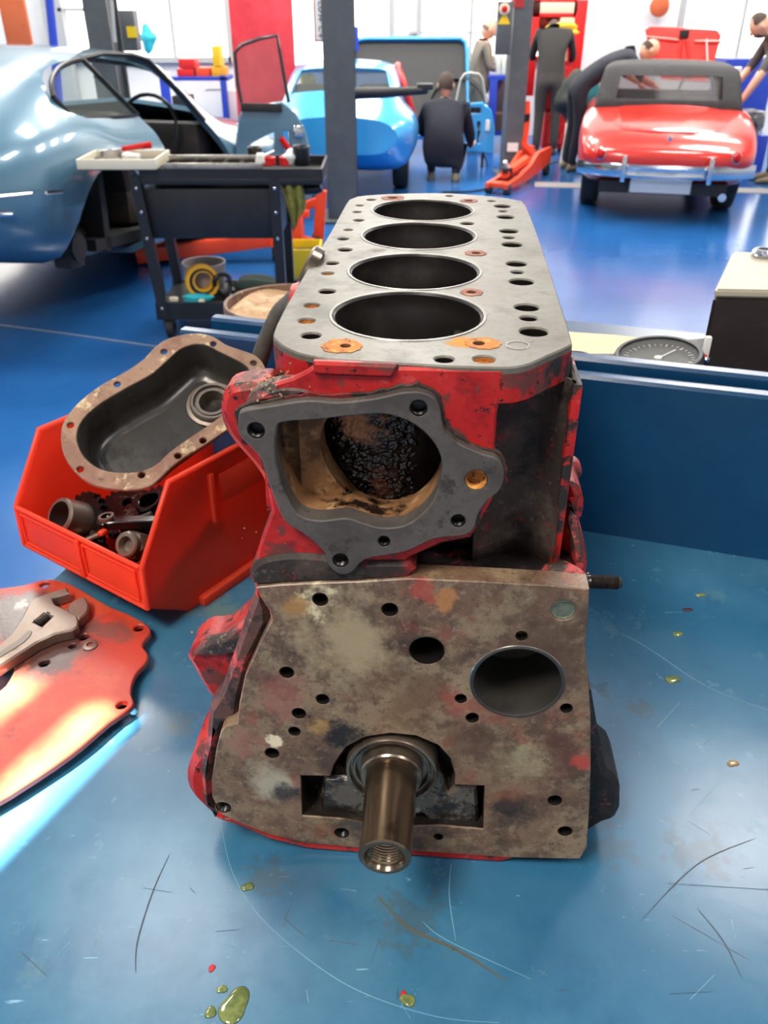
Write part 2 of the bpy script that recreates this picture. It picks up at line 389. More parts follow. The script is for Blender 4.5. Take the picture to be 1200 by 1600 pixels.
# ================================================================ ENGINE BLOCK
ZD = CZ - .167
ya = R(4.1); AX = Vector((math.sin(ya), math.cos(ya), 0)); UX = Vector((math.cos(ya), -math.sin(ya), 0)); UZ = Vector((0, 0, 1))
BO = Vector((.02, .42, ZD))
def B(u, v, w): return BO + UX*u + AX*v + UZ*w
def bf(x, y, v=0.0):                       # photo point on the block's cross plane at depth v -> (u, w)
    p = onp(x, y, BO + AX*v, AX) - BO; return Vector((p.dot(UX), p.z))
def dk(x, y):                              # photo point on the deck plane -> (u, v)
    p = onz(x, y, ZD) - BO; return Vector((p.dot(UX), p.dot(AX)))
def FR(v): return (BO + AX*v, UX, UZ, -AX)
DECK = (BO, UX, AX, UZ)
WB = T - ZD                                # bench level in block coordinates
red, red2, grime, rust = (168, 25, 19), (205, 52, 50), (38, 32, 30), (128, 82, 50)
def redmat(name, gr=.5, pink=.6, bump=.25):
    return pmat(name, red, .42, layers=[
        dict(c=(192, 46, 38), s=14, lo=.42, hi=.64, a=pink), dict(c=(104, 14, 16), s=34, lo=.5, hi=.66, a=.8), dict(c=(196, 84, 80), s=60, lo=.57, hi=.66, a=.6),
        dict(c=(92, 52, 46), s=30, lo=gr+.03, hi=gr+.08, r=.6, o=5.5, a=.9), dict(c=grime, s=18, lo=gr+.055, hi=gr+.10, r=.55, o=2.2),
        dict(c=(28, 23, 22), s=90, lo=gr+.08, hi=gr+.12, r=.6), dict(c=(40, 26, 24), s=240, lo=.62, hi=.67, a=.8), dict(c=(150, 120, 90), s=330, lo=.665, hi=.70, a=.8, r=.8)], bump=bump, bscale=220, spec=.35)
M_red = redmat('red_engine_paint', .50)
M_redclean = redmat('red_engine_paint_front', .545, .8, .15)
M_redgrime = redmat('greasy_red_casting', .36, .5, .5)
M_grease = pmat('greasy_black_casting', (50, 41, 37), .6, spec=.25, layers=[dict(c=(80, 68, 60), s=26, lo=.47, hi=.66, a=.8), dict(c=(126, 24, 26), s=14, lo=.54, hi=.62, a=.8), dict(c=(126, 30, 32), s=70, lo=.60, hi=.64, a=.8), dict(c=(96, 84, 74), s=180, lo=.58, hi=.66, a=.6),
    dict(c=(24, 20, 18), s=40, lo=.5, hi=.66), dict(c=(170, 150, 110), s=280, lo=.68, hi=.72, a=.7)], bump=.7, bscale=230)
M_crust = pmat('crusty_casting', (88, 58, 50), .55, layers=[dict(c=(196, 70, 70), s=26, lo=.53, hi=.58, a=.9), dict(c=(44, 36, 32), s=50, lo=.46, hi=.56), dict(c=(150, 128, 98), s=150, lo=.6, hi=.68, a=.8), dict(c=(230, 226, 214), s=260, lo=.70, hi=.74, r=.2)], bump=.9, bscale=210)
M_deck = pmat('worn_deck_iron', (102, 96, 84), .42, .1, spec=.3, layers=[
    dict(c=(114, 111, 101), s=12, lo=.42, hi=.64, a=.8), dict(c=(78, 74, 65), s=22, lo=.5, hi=.68, a=.8, r=.5), dict(c=(90, 85, 74), s=140, lo=.5, hi=.64, a=.6), dict(c=(66, 62, 55), s=60, lo=.60, hi=.70, a=.6),
    dict(c=(124, 104, 72), s=30, lo=.60, hi=.72, a=.55, m=.1, r=.6), dict(c=(60, 56, 50), s=120, lo=.70, hi=.76, a=.7, m=.1),
    dict(c=(70, 62, 48), s=40, lo=.42, hi=.6, a=.85, m=.1, r=.6, at=(tuple(B(*dk(586, 392), 0)), .016)),
    dict(c=(186, 122, 44), s=50, lo=.48, hi=.58, m=0, r=.75, at=(tuple(B(*dk(724, 537), 0)), .014))], bump=.06, bscale=300)
M_gasket = pmat('machined_gasket_face', (84, 77, 72), .55, .0, spec=.3, layers=[dict(c=(66, 60, 56), s=18, lo=.42, hi=.62), dict(c=(102, 94, 87), s=40, lo=.54, hi=.66, a=.6), dict(c=(72, 65, 60), s=190, lo=.5, hi=.62, a=.7), dict(c=(52, 45, 40), s=50, lo=.58, hi=.66, a=.85), dict(c=(170, 50, 50), s=26, lo=.64, hi=.66, a=.8)], bump=.25, bscale=320)
pt = lambda x, y, v=0: tuple(BO + UX*bf(x, y, v)[0] + AX*v + UZ*bf(x, y, v)[1])
M_timing = pmat('stained_timing_face', (112, 86, 67), .38, .05, spec=.45, layers=[
    dict(c=(142, 120, 95), s=9, lo=.45, hi=.6, a=.8), dict(c=(146, 128, 100), s=30, lo=.5, hi=.6, a=.6), dict(c=(66, 47, 37), s=14, lo=.50, hi=.64, a=.9, r=.45, o=4.4), dict(c=(82, 60, 46), s=60, lo=.5, hi=.6, a=.7), dict(c=(150, 134, 112), s=160, lo=.56, hi=.64, a=.5), dict(c=(60, 44, 36), s=220, lo=.57, hi=.64, a=.6),
    dict(c=(54, 44, 38), s=28, lo=.54, hi=.68, a=.85, m=.1, r=.35), dict(c=(126, 70, 54), s=26, lo=.55, hi=.66, a=.7, m=.0, r=.55, o=9.1),
    dict(c=(140, 84, 76), s=44, lo=.50, hi=.64, a=.6, m=0, r=.6, at=(pt(430, 1090), .05)), dict(c=(144, 94, 84), s=50, lo=.5, hi=.62, a=.6, m=0, r=.6, at=(pt(385, 1160), .03)),
    dict(c=(166, 146, 114), s=40, lo=.40, hi=.62, a=.8, at=(pt(540, 1000), .055)), dict(c=(166, 156, 136), s=30, lo=.42, hi=.62, a=.9, at=(pt(420, 1225), .030)), dict(c=(160, 148, 116), s=30, lo=.46, hi=.62, a=.8, at=(pt(800, 1190), .034)),
    dict(c=(82, 60, 46), s=30, lo=.42, hi=.62, a=.75, r=.4, at=(pt(850, 1010), .06)), dict(c=(88, 62, 46), s=30, lo=.42, hi=.62, a=.7, r=.4, at=(pt(740, 1170), .05)), dict(c=(96, 58, 46), s=40, lo=.44, hi=.62, a=.7, r=.5, at=(pt(880, 1180), .035)), dict(c=(94, 70, 52), s=30, lo=.44, hi=.62, a=.7, r=.4, at=(pt(640, 1090), .04)),
    dict(c=(212, 198, 160), s=60, lo=.5, hi=.62, a=.95, m=0, r=.8, at=(pt(490, 938), .026)), dict(c=(158, 116, 62), s=50, lo=.48, hi=.62, a=.8, m=0, r=.7, at=(pt(465, 948), .022)), dict(c=(216, 200, 170), s=80, lo=.5, hi=.6, m=0, r=.8, at=(pt(430, 1160), .012)),
    dict(c=(170, 132, 80), s=60, lo=.46, hi=.62, a=.8, m=0, r=.6, at=(pt(500, 1135), .016)), dict(c=(178, 120, 70), s=60, lo=.52, hi=.62, a=.7, m=0, r=.7, at=(pt(700, 935), .02)),
    dict(c=(160, 62, 52), s=70, lo=.5, hi=.6, a=.7, m=0, r=.6, at=(pt(655, 925), .02)), dict(c=(146, 74, 62), s=90, lo=.52, hi=.6, a=.65, m=0, r=.6, at=(pt(715, 1100), .025)), dict(c=(170, 58, 52), s=60, lo=.52, hi=.6, a=.8, m=0, r=.6, at=(pt(912, 1190), .02)),
    dict(c=(34, 28, 26), s=36, lo=.46, hi=.60, a=.95, m=.1, r=.22, at=(pt(520, 1150), .034)), dict(c=(40, 34, 36), s=40, lo=.48, hi=.62, a=.9, r=.25, at=(pt(450, 1240), .024)), dict(c=(40, 33, 30), s=36, lo=.46, hi=.62, a=.85, r=.3, at=(pt(660, 1010), .028)),
    dict(c=(42, 34, 30), s=36, lo=.46, hi=.62, a=.85, r=.25, at=(pt(800, 1262), .03)), dict(c=(44, 36, 32), s=40, lo=.44, hi=.6, a=.85, r=.3, at=(pt(600, 1310), .055)), dict(c=(120, 70, 38), s=40, lo=.5, hi=.62, a=.7, r=.5, m=0, at=(pt(505, 1298), .02)),
    dict(c=(235, 232, 222), s=300, lo=.735, hi=.76, a=.8, m=0, r=.2)], bump=.14, bscale=150)
M_dark = pmat('dark_oily_hole', (20, 18, 17), .35)
M_bore = pmat('honed_bore', (40, 36, 34), .33, .55, layers=[dict(c=(64, 58, 52), s=20, lo=.5, hi=.7, a=.8), dict(c=(24, 20, 18), s=8, lo=.5, hi=.7, st=(1, 1, 3))])
M_cambore = pmat('grey_cam_bore', (58, 55, 52), .4, .3, layers=[dict(c=(38, 35, 32), s=20, lo=.5, hi=.7)])
M_rust = pmat('orange_rust', (176, 108, 46), .85, layers=[dict(c=(206, 150, 70), s=120, lo=.5, hi=.65), dict(c=(104, 56, 28), s=160, lo=.54, hi=.66), dict(c=(232, 196, 120), s=260, lo=.62, hi=.7, a=.7)], bump=.6, bscale=400)
M_rust2 = pmat('brown_rust', (136, 84, 66), .8, layers=[dict(c=(170, 112, 90), s=90, lo=.5, hi=.65), dict(c=(84, 50, 40), s=140, lo=.54, hi=.66)], bump=.4, bscale=300)
M_tan = pmat('tan_water_jacket', (140, 98, 60), .8, layers=[dict(c=(186, 146, 98), s=70, lo=.5, hi=.64, a=.8), dict(c=(84, 52, 32), s=40, lo=.5, hi=.64, a=.9), dict(c=(30, 22, 18), s=26, lo=.54, hi=.62, r=.25), dict(c=(20, 15, 13), s=60, lo=.5, hi=.58, r=.2, at=(pt(555, 800, .03), .03)), dict(c=(20, 15, 13), s=60, lo=.5, hi=.58, r=.25, at=(pt(455, 685, .02), .022)), dict(c=(24, 18, 15), s=60, lo=.5, hi=.58, r=.25, at=(pt(630, 808, .02), .018))], bump=.5, bscale=240)  # dark spot at upper left paints in the pocket's shadow, lower ones are oil
M_tar = pmat('wet_black_tar', (16, 13, 12), .16, layers=[dict(c=(52, 36, 26), s=40, lo=.55, hi=.68, a=.8, r=.35), dict(c=(170, 112, 70), s=60, lo=.70, hi=.76, a=.9, r=.7), dict(c=(160, 108, 72), s=40, lo=.50, hi=.62, a=.9, r=.7, at=(pt(575, 655, .05), .028)), dict(c=(110, 62, 40), s=60, lo=.56, hi=.64, a=.8, r=.4, at=(pt(600, 745, .05), .026))], bump=1.0, bscale=300, vor=False)
M_steel = pmat('oily_brown_steel', (122, 106, 88), .22, .9, layers=[dict(c=(84, 70, 56), s=10, lo=.45, hi=.65, st=(1, 1, .25), a=.8), dict(c=(60, 50, 42), s=50, lo=.60, hi=.72, a=.7), dict(c=(150, 140, 124), s=16, lo=.58, hi=.7, a=.7, st=(1, 1, 3))], bump=.05, bscale=300)
M_bright = pmat('bright_machined_steel', (178, 172, 162), .24, .95, layers=[dict(c=(120, 112, 104), s=30, lo=.52, hi=.7, a=.8)])
M_lip = pmat('bare_liner_edge', (112, 108, 100), .35, .4)
M_blackoil = pmat('oil_black_iron', (36, 31, 28), .28, .2, layers=[dict(c=(84, 75, 66), s=24, lo=.5, hi=.68, a=.85), dict(c=(150, 138, 116), s=70, lo=.68, hi=.74, a=.8)], bump=.3, bscale=200)
M_cap = pmat('oily_cap_iron', (92, 82, 72), .3, .2, layers=[dict(c=(34, 28, 25), s=30, lo=.46, hi=.56, a=.95, r=.18), dict(c=(150, 138, 120), s=70, lo=.62, hi=.68, a=.8), dict(c=(26, 22, 20), s=90, lo=.55, hi=.62, a=.8, r=.15)], bump=.5, bscale=200)
M_sealr = pmat('brown_polished_ring', (140, 124, 108), .25, .8, layers=[dict(c=(80, 62, 52), s=40, lo=.5, hi=.64, a=.8), dict(c=(52, 42, 38), s=20, lo=.54, hi=.68, a=.7)])
M_plug = pmat('grey_green_plug', (104, 112, 98), .6, .2, layers=[dict(c=(84, 88, 76), s=60, lo=.5, hi=.65)])
M_chips = pmat('sandy_debris', (176, 150, 104), .9, layers=[dict(c=(100, 78, 50), s=200, lo=.5, hi=.6), dict(c=(220, 200, 150), s=260, lo=.6, hi=.68)], bump=1, bscale=300)

block = thing('engine_block', 'red cast iron four cylinder engine block stripped on the workbench', 'engine block', B(0, .2, WB))
# ---- deck plate with bores and holes
dout = [(427, 521), (431, 531), (443, 541), (465, 551), (489, 556.5), (508, 560), (560, 563.5), (621, 567), (703, 571.6), (786, 574), (811, 572), (833, 566), (859, 554), (890, 540), (893, 530), (880, 487), (860, 425), (840, 368), (821, 320), (808, 312.5), (773, 307), (703, 302), (643, 302), (573, 305), (550, 310), (541, 318), (517, 361.5), (478, 424), (443, 485)]
dout = smooth_poly([dk(*p) for p in dout], 2)
bores = []
for cx, y0, y1 in ((637, 459, 529), (647.5, 398, 452), (654.5, 349, 389), (660.5, 313.5, 344)):
    a, b_ = dk(cx, y0), dk(cx, y1); bores.append(((a+b_)/2, (a-b_).length/2))
rm = sum(r for c, r in bores)/4
rm = .5*(dk(755, 494)-dk(520, 494)).length
dholes = [(486, 524, 15, 0), (479, 501, 13, 1), (487, 477, 12, 1), (511, 455, 13, 0), (512, 427, 9.5, 1), (519, 411, 10, 0), (539, 390, 11, 0), (536, 373, 9, 0), (544, 359, 7, 1), (560.5, 344, 8.5, 0), (558, 331, 7, 0), (562, 321, 6, 0), (580, 312, 7.5, 0),
    (694, 561, 15, 0), (756, 561, 17, 1), (834, 518, 22, 0), (826, 497, 13.5, 0), (823, 480, 19, 0), (815, 440, 19, 0), (808, 425, 10, 0), (807, 412, 16, 0), (800, 382, 16, 0), (795, 371, 9, 0), (795, 361, 14.5, 0), (790, 339, 13.5, 0), (786, 330, 7, 0), (785, 322, 13, 0), (730, 349, 10.5, 0), (702, 306, 6, 0), (768, 314, 6.5, 0)]
rholes = [(540, 541, 9, (534, 541), 31, M_rust), (748, 537, 10, (755, 537), 27, M_rust), (736, 457, 8, (737, 457), 18, M_rust2), (744, 396, 7, (744, 396), 17, M_rust2), (614, 309.5, 8, (614, 309.5), 18, M_rust2), (732, 314, 7, (732, 314), 14, M_rust2)]
def drad(x, y, rx): return (dk(x+rx, y)-dk(x-rx, y)).length/2
hl = [circ2(c, rm, 48) for c, r in bores]
for x, y, rx, k_ in dholes: hl.append(circ2(dk(x, y), drad(x, y, rx), 18))
for x, y, rx, *_ in rholes: hl.append(circ2(dk(x, y), drad(x, y, rx), 16))
bm = plate(NB(), DECK, dout, hl, .006, .0009)
obj('deck_plate', bm, M_deck, block, 30, 'worn grey machined deck face')
def deck_ring(c, r, r2, m, z, nm):
    b = NB(); rings(b, [[B(q.x, q.y, z) for q in circ2(c, r, 40)], [B(q.x, q.y, z) for q in circ2(c, r2, 40)]], True, False, False); return obj(nm, b, m, block)
for c, r in bores:
    b = NB(); P = [(0, rm), (-.0012, rm-.0012), (-.012, rm-.0012), (-.0135, rm-.002), (-.15, rm-.002)]
    rings(b, [[B(q.x, q.y, t) for q in circ2(c, rr, 48)] for t, rr in P], True, False, True)
    bmesh.ops.reverse_faces(b, faces=b.faces)
    obj('cylinder_bore', b, M_bore, block, 30, 'dark honed cylinder bore')
    b = NB(); rings(b, [[B(q.x, q.y, z) for q in circ2(c, rr, 48)] for z, rr in ((-.0002, rm+.0002), (.0006, rm+.0006), (.0006, rm+.0022), (0, rm+.0027))], True, False, False)
    obj('liner_lip', b, M_lip, block)
for x, y, rx, k_ in dholes:
    c = dk(x, y); r = drad(x, y, rx); b = NB(); d = .0035 if k_ else .02
    rings(b, [[B(q.x, q.y, z) for q in circ2(c, rr, 18)] for z, rr in ((-.0015, r), (-d, r*.98))], True, False, False)
    rings(b, [[B(q.x, q.y, -d) for q in circ2(c, r*.99, 18)], [B(q.x, q.y, -d-.001) for q in circ2(c, r*.4, 18)]], True, False, True)
    bmesh.ops.recalc_face_normals(b, faces=b.faces); bmesh.ops.reverse_faces(b, faces=b.faces)
    obj('stud_hole' if k_ == 0 else 'rusty_passage', b, M_dark if k_ == 0 else M_rust, block, 30)
for x, y, rx, cc, rr, m in rholes:
    c = dk(*cc); r1 = drad(*cc, rr); r0 = drad(x, y, rx); ch = dk(x, y)
    b = NB(); ol = circ2(c, r1, 30); ol = [c+(q-c)*(1+.10*rnd.uniform(-1, 1)) for q in ol]
    plate(b, (BO+UZ*.0004, UX, AX, UZ), ol, [circ2(ch, r0, 16)], .0006); obj('rust_ring', b, m, block)
    b = NB(); rings(b, [[B(q.x, q.y, z) for q in circ2(ch, r0, 16)] for z in (0, -.014)], True, False, True); bmesh.ops.reverse_faces(b, faces=b.faces); obj('stud_hole', b, M_rust2, block)
c = dk(809, 540); r = drad(809, 540, 19)
b = NB(); plate(b, (BO+UZ*.0003, UX, AX, UZ), circ2(c, r, 28), [circ2(c, r*.86, 28)], .0004); obj('stamped_ring', b, M_bright, block)
# ---- deck flange and upper casting
bm = plate(NB(), (BO-UZ*.004, UX, AX, UZ), poly_off(dout, .0003), [circ2(c, rm+.0004, 48) for c, r in bores] + [circ2(dk(x, y), drad(x, y, rx)*1.05, 14) for x, y, rx, k_ in dholes] + [circ2(dk(x, y), drad(x, y, rx)*1.2, 14) for x, y, rx, *_ in rholes], .017, 0)
obj('deck_flange', bm, M_red, block, 40)
def cross(nm, pts, v, t, m, holes=(), ch=.0015, k=1, lab=None, sm=35):
    ol = [bf(x, y, v) for x, y in pts]
    if k > 1: ol = smooth_poly(ol, k)
    b = plate(NB(), FR(v), ol, holes, t, ch); return obj(nm, b, m, block, sm, lab)
def bh(x, y, rx, v=0.0, n=16): # a round hole seen at x,y with half width rx
    return circ2(bf(x, y, v), (bf(x+rx, y, v)-bf(x-rx, y, v)).length/2, n)
vU = .0055
up_out = [(428, 600), (455, 592), (480, 580), (492, 566), (560, 566), (700, 573), (786, 577), (783, 610), (775, 650), (771, 690), (776, 730), (770, 780), (745, 825), (735, 842), (690, 850), (640, 872), (628, 890), (640, 906), (640, 925), (400, 935), (396, 900), (402, 860), (424, 800), (412, 730), (420, 640)]
big = [(432, 672), (442, 660), (495, 656), (570, 648), (610, 649), (650, 665), (680, 695), (691, 725), (687, 755), (675, 785), (655, 807), (630, 822), (595, 825), (565, 817), (540, 810), (500, 814), (470, 807), (455, 790), (440, 755), (430, 710)]
vG = -.002
bigG = smooth_poly([bf(x, y, vG) for x, y in big], 3)
b = plate(NB(), FR(vU), [Vector((q.x, min(q.y, -.0205))) for q in (bf(x, y, vU) for x, y in up_out)], [poly_off(bigG, .006)], .034, .002)
obj('front_casting', b, M_redclean, block, 30, 'bright red front of the casting')
skin = [Vector((q.x, min(q.y, -.0016))) for q in (bf(x, y, vU) for x, y in [(428, 600), (455, 592), (480, 580), (492, 566), (560, 566), (700, 573), (786, 577), (783, 612), (776, 650), (772, 712), (720, 700), (688, 655), (660, 632), (430, 632)])]
obj('front_skin', plate(NB(), FR(vU-.0002), skin, [], .004, .0015), M_redclean, block, 30)
# dark rectangular boss under the deck edge
cross('casting_boss', [(489, 566), (620, 571), (621, 580), (612, 592), (500, 588), (489, 584)], vU-.0025, .0045, M_red, ch=.002)
# ---- water jacket behind the opening
lobe = [(345, 655), (344, 632), (350, 612), (366, 603), (398, 599), (418, 598), (426, 612), (424, 660), (424, 740), (426, 800), (420, 796), (415, 760), (395, 728), (370, 700), (352, 675)]
cross('casting_ear', lobe, .020, .022, M_red, ch=.004, k=2)
cross('casting_shoulder', [(378, 640), (392, 618), (420, 604), (452, 600), (485, 606), (484, 622), (430, 630), (392, 640), (380, 660)], .004, .014, M_crust, ch=.004, k=2)
gout = [(372, 655), (378, 643), (420, 635), (480, 626), (530, 629), (590, 622), (625, 614), (658, 613), (680, 624), (688, 645), (693, 670), (715, 692), (755, 710), (777, 717), (788, 740), (782, 765), (760, 785), (747, 805), (740, 828), (720, 838), (680, 842), (640, 860), (610, 867), (570, 875), (550, 895), (528, 897), (512, 882), (505, 862), (475, 835), (450, 820), (437, 800), (425, 770), (415, 740), (407, 716), (388, 696), (373, 678)]
gh = [(400, 673, 13), (654, 638, 13), (744, 750, 17), (716, 814, 11), (600, 846, 9), (532, 876, 12)]
gk_out = smooth_poly([bf(x, y, vG) for x, y in gout], 3)
b = plate(NB(), FR(vG), gk_out, [bigG] + [bh(x, y, r, vG) for x, y, r in gh], .013, .0008)
obj('water_pump_face', b, M_gasket, block, 30, 'grey machined water pump gasket face')
eo = [q + (q-sum(gk_out, Vector((0, 0)))/len(gk_out)).normalized()*(.0022+.0022*mnoise.noise(Vector((q.x, q.y, 0))*160)+.0012*mnoise.noise(Vector((q.x, q.y, 3))*420)) for q in smooth_poly(gk_out, 2)]
obj('old_gasket_edge', plate(NB(), FR(.0038), eo, [poly_off(gk_out, -.002)], .0025, .0006), M_grease, block, 40, 'crusty dark remains of the old gasket')
def pocket(nm, x, y, rx, v, m, d=.016, ny=1):
    c = bf(x, y, v); r = (bf(x+rx, y, v)-bf(x-rx, y, v)).length/2; b = NB()
    P = [B(0, 0, 0)]; pr = []
    for i in range(7):                       # threads
        pr += [(.001+i*d/7, r*.99), (.001+(i+.5)*d/7, r*.90)]
    rings(b, [[B(q.x, v+t, q.y) for q in circ2(c, rr, 16)] for t, rr in [(0, r)]+pr+[(d, r*.9)]], True, False, True)
    obj(nm, b, m, block, 60)
for x, y, r in gh: pocket('bolt_hole', x, y, r, vG, M_rust if x == 744 else M_dark, .0071)
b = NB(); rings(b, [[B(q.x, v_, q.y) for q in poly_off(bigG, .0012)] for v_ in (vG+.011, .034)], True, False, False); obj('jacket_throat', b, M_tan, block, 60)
# jacket pocket: tan floor and the tarred barrel of the first cylinder
vP = .030
ring_c = (595, 722)
hole_t = smooth_poly([bf(x, y, vP) for x, y in [(500, 700), (508, 660), (540, 640), (610, 636), (655, 655), (684, 690), (692, 725), (684, 760), (660, 786), (620, 797), (580, 795), (545, 775), (518, 745)]], 3)
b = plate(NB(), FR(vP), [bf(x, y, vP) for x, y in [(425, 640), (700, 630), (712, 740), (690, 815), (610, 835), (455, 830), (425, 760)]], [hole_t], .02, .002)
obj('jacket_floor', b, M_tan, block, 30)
cB = bf(597, 715, .05)
b = NB(); nr, ns = 30, 36; rr_ = []
nr, ns = 190, 210
for i in range(nr):
    w = cB.y - .058 + .116*i/(nr-1); row = []
    for j in range(ns):
        a = math.pi*(.03+.94*j/(ns-1)); q_ = Vector((math.cos(a)*.052, math.sin(a)*.052, w)); rd = .052 + .0016*mnoise.noise(q_*220) + .0014*mnoise.noise(q_*520) + .0006*mnoise.noise(q_*1100)
        row.append(B(cB.x - math.cos(a)*rd, .095 - math.sin(a)*rd, w))
    rr_.append(row)
rings(b, rr_, False); bmesh.ops.recalc_face_normals(b, faces=b.faces)
for f in b.faces: pass
o = obj('tarred_barrel', b, M_tar, block, 180, 'black tar coated barrel inside the opening')
# ---- recessed right channel, rims and main casting behind
uL, uR = bf(436, 560, .03).x, bf(893, 545, .03).x
wl = bf(640, 915, .03).y
Lb = dk(700, 305).y - .004
def cast(nm, u0, u1, v0, v1, w0, w1, m, bev=.003):
    b = NB(); box(b, B((u0+u1)/2, (v0+v1)/2, (w0+w1)/2), (u1-u0, v1-v0, w1-w0), Matrix((UX, AX, UZ)).transposed(), bev); return obj(nm, b, m, block, 40)
uC = bf(778, 700, .046).x; uE = bf(884, 700, .044).x
# side walls of the water jacket and the channel back
cast('jacket_wall', uL-.001, uL+.012, .03, Lb, wl-.03, -.016, M_redgrime)
b = NB(); n = 14; sec = []
for i in range(n+1):
    f = i/n; u = uC-.006 + (uE+.003-uC)*f; v = .030 + .022*math.sin(math.pi*min(1, f*1.15))**.8 if f < .87 else .030 + .022*math.sin(math.pi*.9995)**.8 + .012*(1-(f-.87)/.13)
    sec.append((u, v))
sec = smooth_poly([Vector(s) for s in [(uC-.012, .040), (uC-.006, .042), (uC+.008, .048), (uC+.022, .050), (uE-.012, .046), (uE-.004, .038), (uE-.001, .034), (uE+.001, .060)]], 4, False)
rw = []
for w, sh in ((-.019, 0), (-.03, 0), (-.06, .0), (-.10, .001), (-.135, .002), (wl-.012, -.004)):
    rw.append([B(s.x, s.y-sh*2, w) for s in sec])
rings(b, rw, False); bmesh.ops.recalc_face_normals(b, faces=b.faces)
for f in b.faces:
    if f.normal.dot(-AX) < 0 and abs(f.normal.dot(AX)) > .5: f.normal_flip()
o = obj('recess_wall', b, M_grease, block, 60, 'dark recessed channel')  # whole channel takes the near-black casting colour
o.modifiers.new('s', 'SOLIDIFY').thickness = .002
b = NB(); cc_ = bf(806, 625, .03)
lathe(b, B(cc_.x, .060, cc_.y+.006), -AX, [(0, .014), (.018, .0135), (.024, .011), (.028, .006), (.029, .0005)], 16); obj('casting_boss', b, M_red, block, 60)
cast('jacket_core', uC-.03, uE+.002, .062, Lb, wl-.03, -.02, M_grease)
cast('side_wall', uE-.003, uE+.0035, .031, Lb, wl, -.019, M_red)
cast('channel_floor', bf(640, 905, 0).x, bf(893, 905, .03).x, .006, .075, wl-.02, wl-.004, M_grease, .003)
# shelf step on the right and lumps on the manifold side
cast('casting_step', bf(858, 905, .01).x, bf(917, 905, .01).x, .002, .05, wl-.02, wl+.006, M_grease, .003)
def blob(nm, c, r, sc, m, seed=1, amp=.12):
    b = NB(); bmesh.ops.create_icosphere(b, subdivisions=3, radius=r); q = random.Random(seed)
    ph = [q.uniform(0, 6) for _ in range(6)]
    for v in b.verts:
        d = v.co.normalized(); k_ = 1+amp*(math.sin(3*d.x+ph[0])+math.sin(4*d.y+ph[1])+math.sin(5*d.z+ph[2]))/2
        v.co = Vector((d.x*sc[0], d.y*sc[1], d.z*sc[2]))*r*k_
        v.co = B(c[0], c[1], c[2]) + UX*v.co.x + AX*v.co.y + UZ*v.co.z
    return obj(nm, b, m, block, 180)
cross('manifold_flank', [(885, 770), (897, 762), (908, 770), (914, 790), (911, 815), (904, 828), (912, 842), (917, 868), (917, 905), (880, 908), (876, 850)], .050, .07, M_red, ch=.008, k=2)
cross('flank_rib', [(890, 800), (902, 812), (912, 850), (914, 885), (905, 900), (893, 870)], .041, .02, M_crust, ch=.006, k=2)
q1 = bf(893, 742, .08); blob('casting_lug', (q1.x, .09, q1.y), .010, (.8, 1, .8), M_red, 6)
q1 = bf(894, 600, .05); blob('casting_rib', (q1.x-.002, .055, q1.y-.03), .012, (.35, .8, 3.8), M_redgrime, 8, .05)
q1 = bf(888, 860, .03); blob('casting_fillet', (q1.x-.002, .03, q1.y-.022), .012, (1.3, 1.3, 1.0), M_crust, 9)
# stud sticking out on the right
s0 = bf(905, 908, .03); b = NB(); pr = []
for i in range(15): pr += [(.012+i*.0013, .0048), (.012+(i+.5)*.0013, .0041)]
lathe(b, B(s0.x-.005, .03, s0.y), UX, [(0, .0045), (.011, .0045)]+pr+[(.0325, .0035), (.0326, 0)], 14); obj('stud', b, M_blackoil, block, 40, 'dark threaded stud')
# core plug housing on the left flank
kp = dk(478, 405); b = NB()
lathe(b, B(kp.x-.004, kp.y, -.022), -UX + UZ*.5, [(-.004, .034), (.003, .034), (.005, .031), (.005, .026), (.002, .024), (.002, 0)], 28); obj('side_cover', b, M_steel, block, 30, 'rusty pressed cover on the left flank')
b = NB(); lathe(b, B(kp.x-.002, kp.y-.035, -.03), -UX, [(-.002, .022), (.004, .020), (.006, .0)], 18); obj('casting_lug', b, M_red, block)
# ---- ledge and crankcase
ledge = [(389, 905), (393, 888), (410, 875), (450, 868), (500, 870), (560, 880), (640, 880), (640, 905), (560, 910), (470, 913), (404, 917)]
cross('casting_ledge', ledge, .002, .03, M_grease, ch=.003, k=2)
cross('casting_flank', [(425, 795), (436, 830), (470, 860), (470, 900), (396, 905), (397, 880), (408, 840)], .012, .04, M_crust, ch=.004)
tout = [(400, 918), (436, 914), (474, 912), (560, 909), (640, 904), (750, 909), (860, 915), (921, 921), (919, 960), (915, 1010), (919, 1060), (923, 1120), (923, 1200), (921, 1260), (917, 1325), (906, 1342), (870, 1342), (790, 1340), (760, 1338), (650, 1330), (560, 1325), (480, 1318), (420, 1304), (370, 1285), (345, 1272), (332, 1247), (331, 1217), (338, 1170), (345, 1143), (352, 1135), (371, 1130), (374, 1099), (383, 1055), (411, 995), (424, 970), (421, 955), (408, 935)]
cutp = [(470, 1212), (516, 1213), (522, 1195), (540, 1168), (570, 1152), (610, 1146), (650, 1150), (685, 1165), (703, 1185), (711, 1210), (710, 1226), (757, 1228), (755, 1296), (690, 1290), (600, 1292), (540, 1280), (472, 1275)]
th = [(500, 937, 12), (609, 953, 12.5), (815, 994, 9), (720, 1092, 9), (738, 1122, 10), (885, 1107, 9.5), (448, 1051, 11), (504, 1093, 10), (467, 1115, 10.5), (460, 1143, 9), (425, 1177, 10.5), (349, 1262, 11.5), (867, 1251, 11), (883, 1299, 11), (534, 1302, 11), (685, 1308, 7)]
ca, cb_ = bf(808, 1008), bf(808, 1119); camc = (ca+cb_)/2; camr = (bf(877, 1064)-bf(739, 1064)).length/2
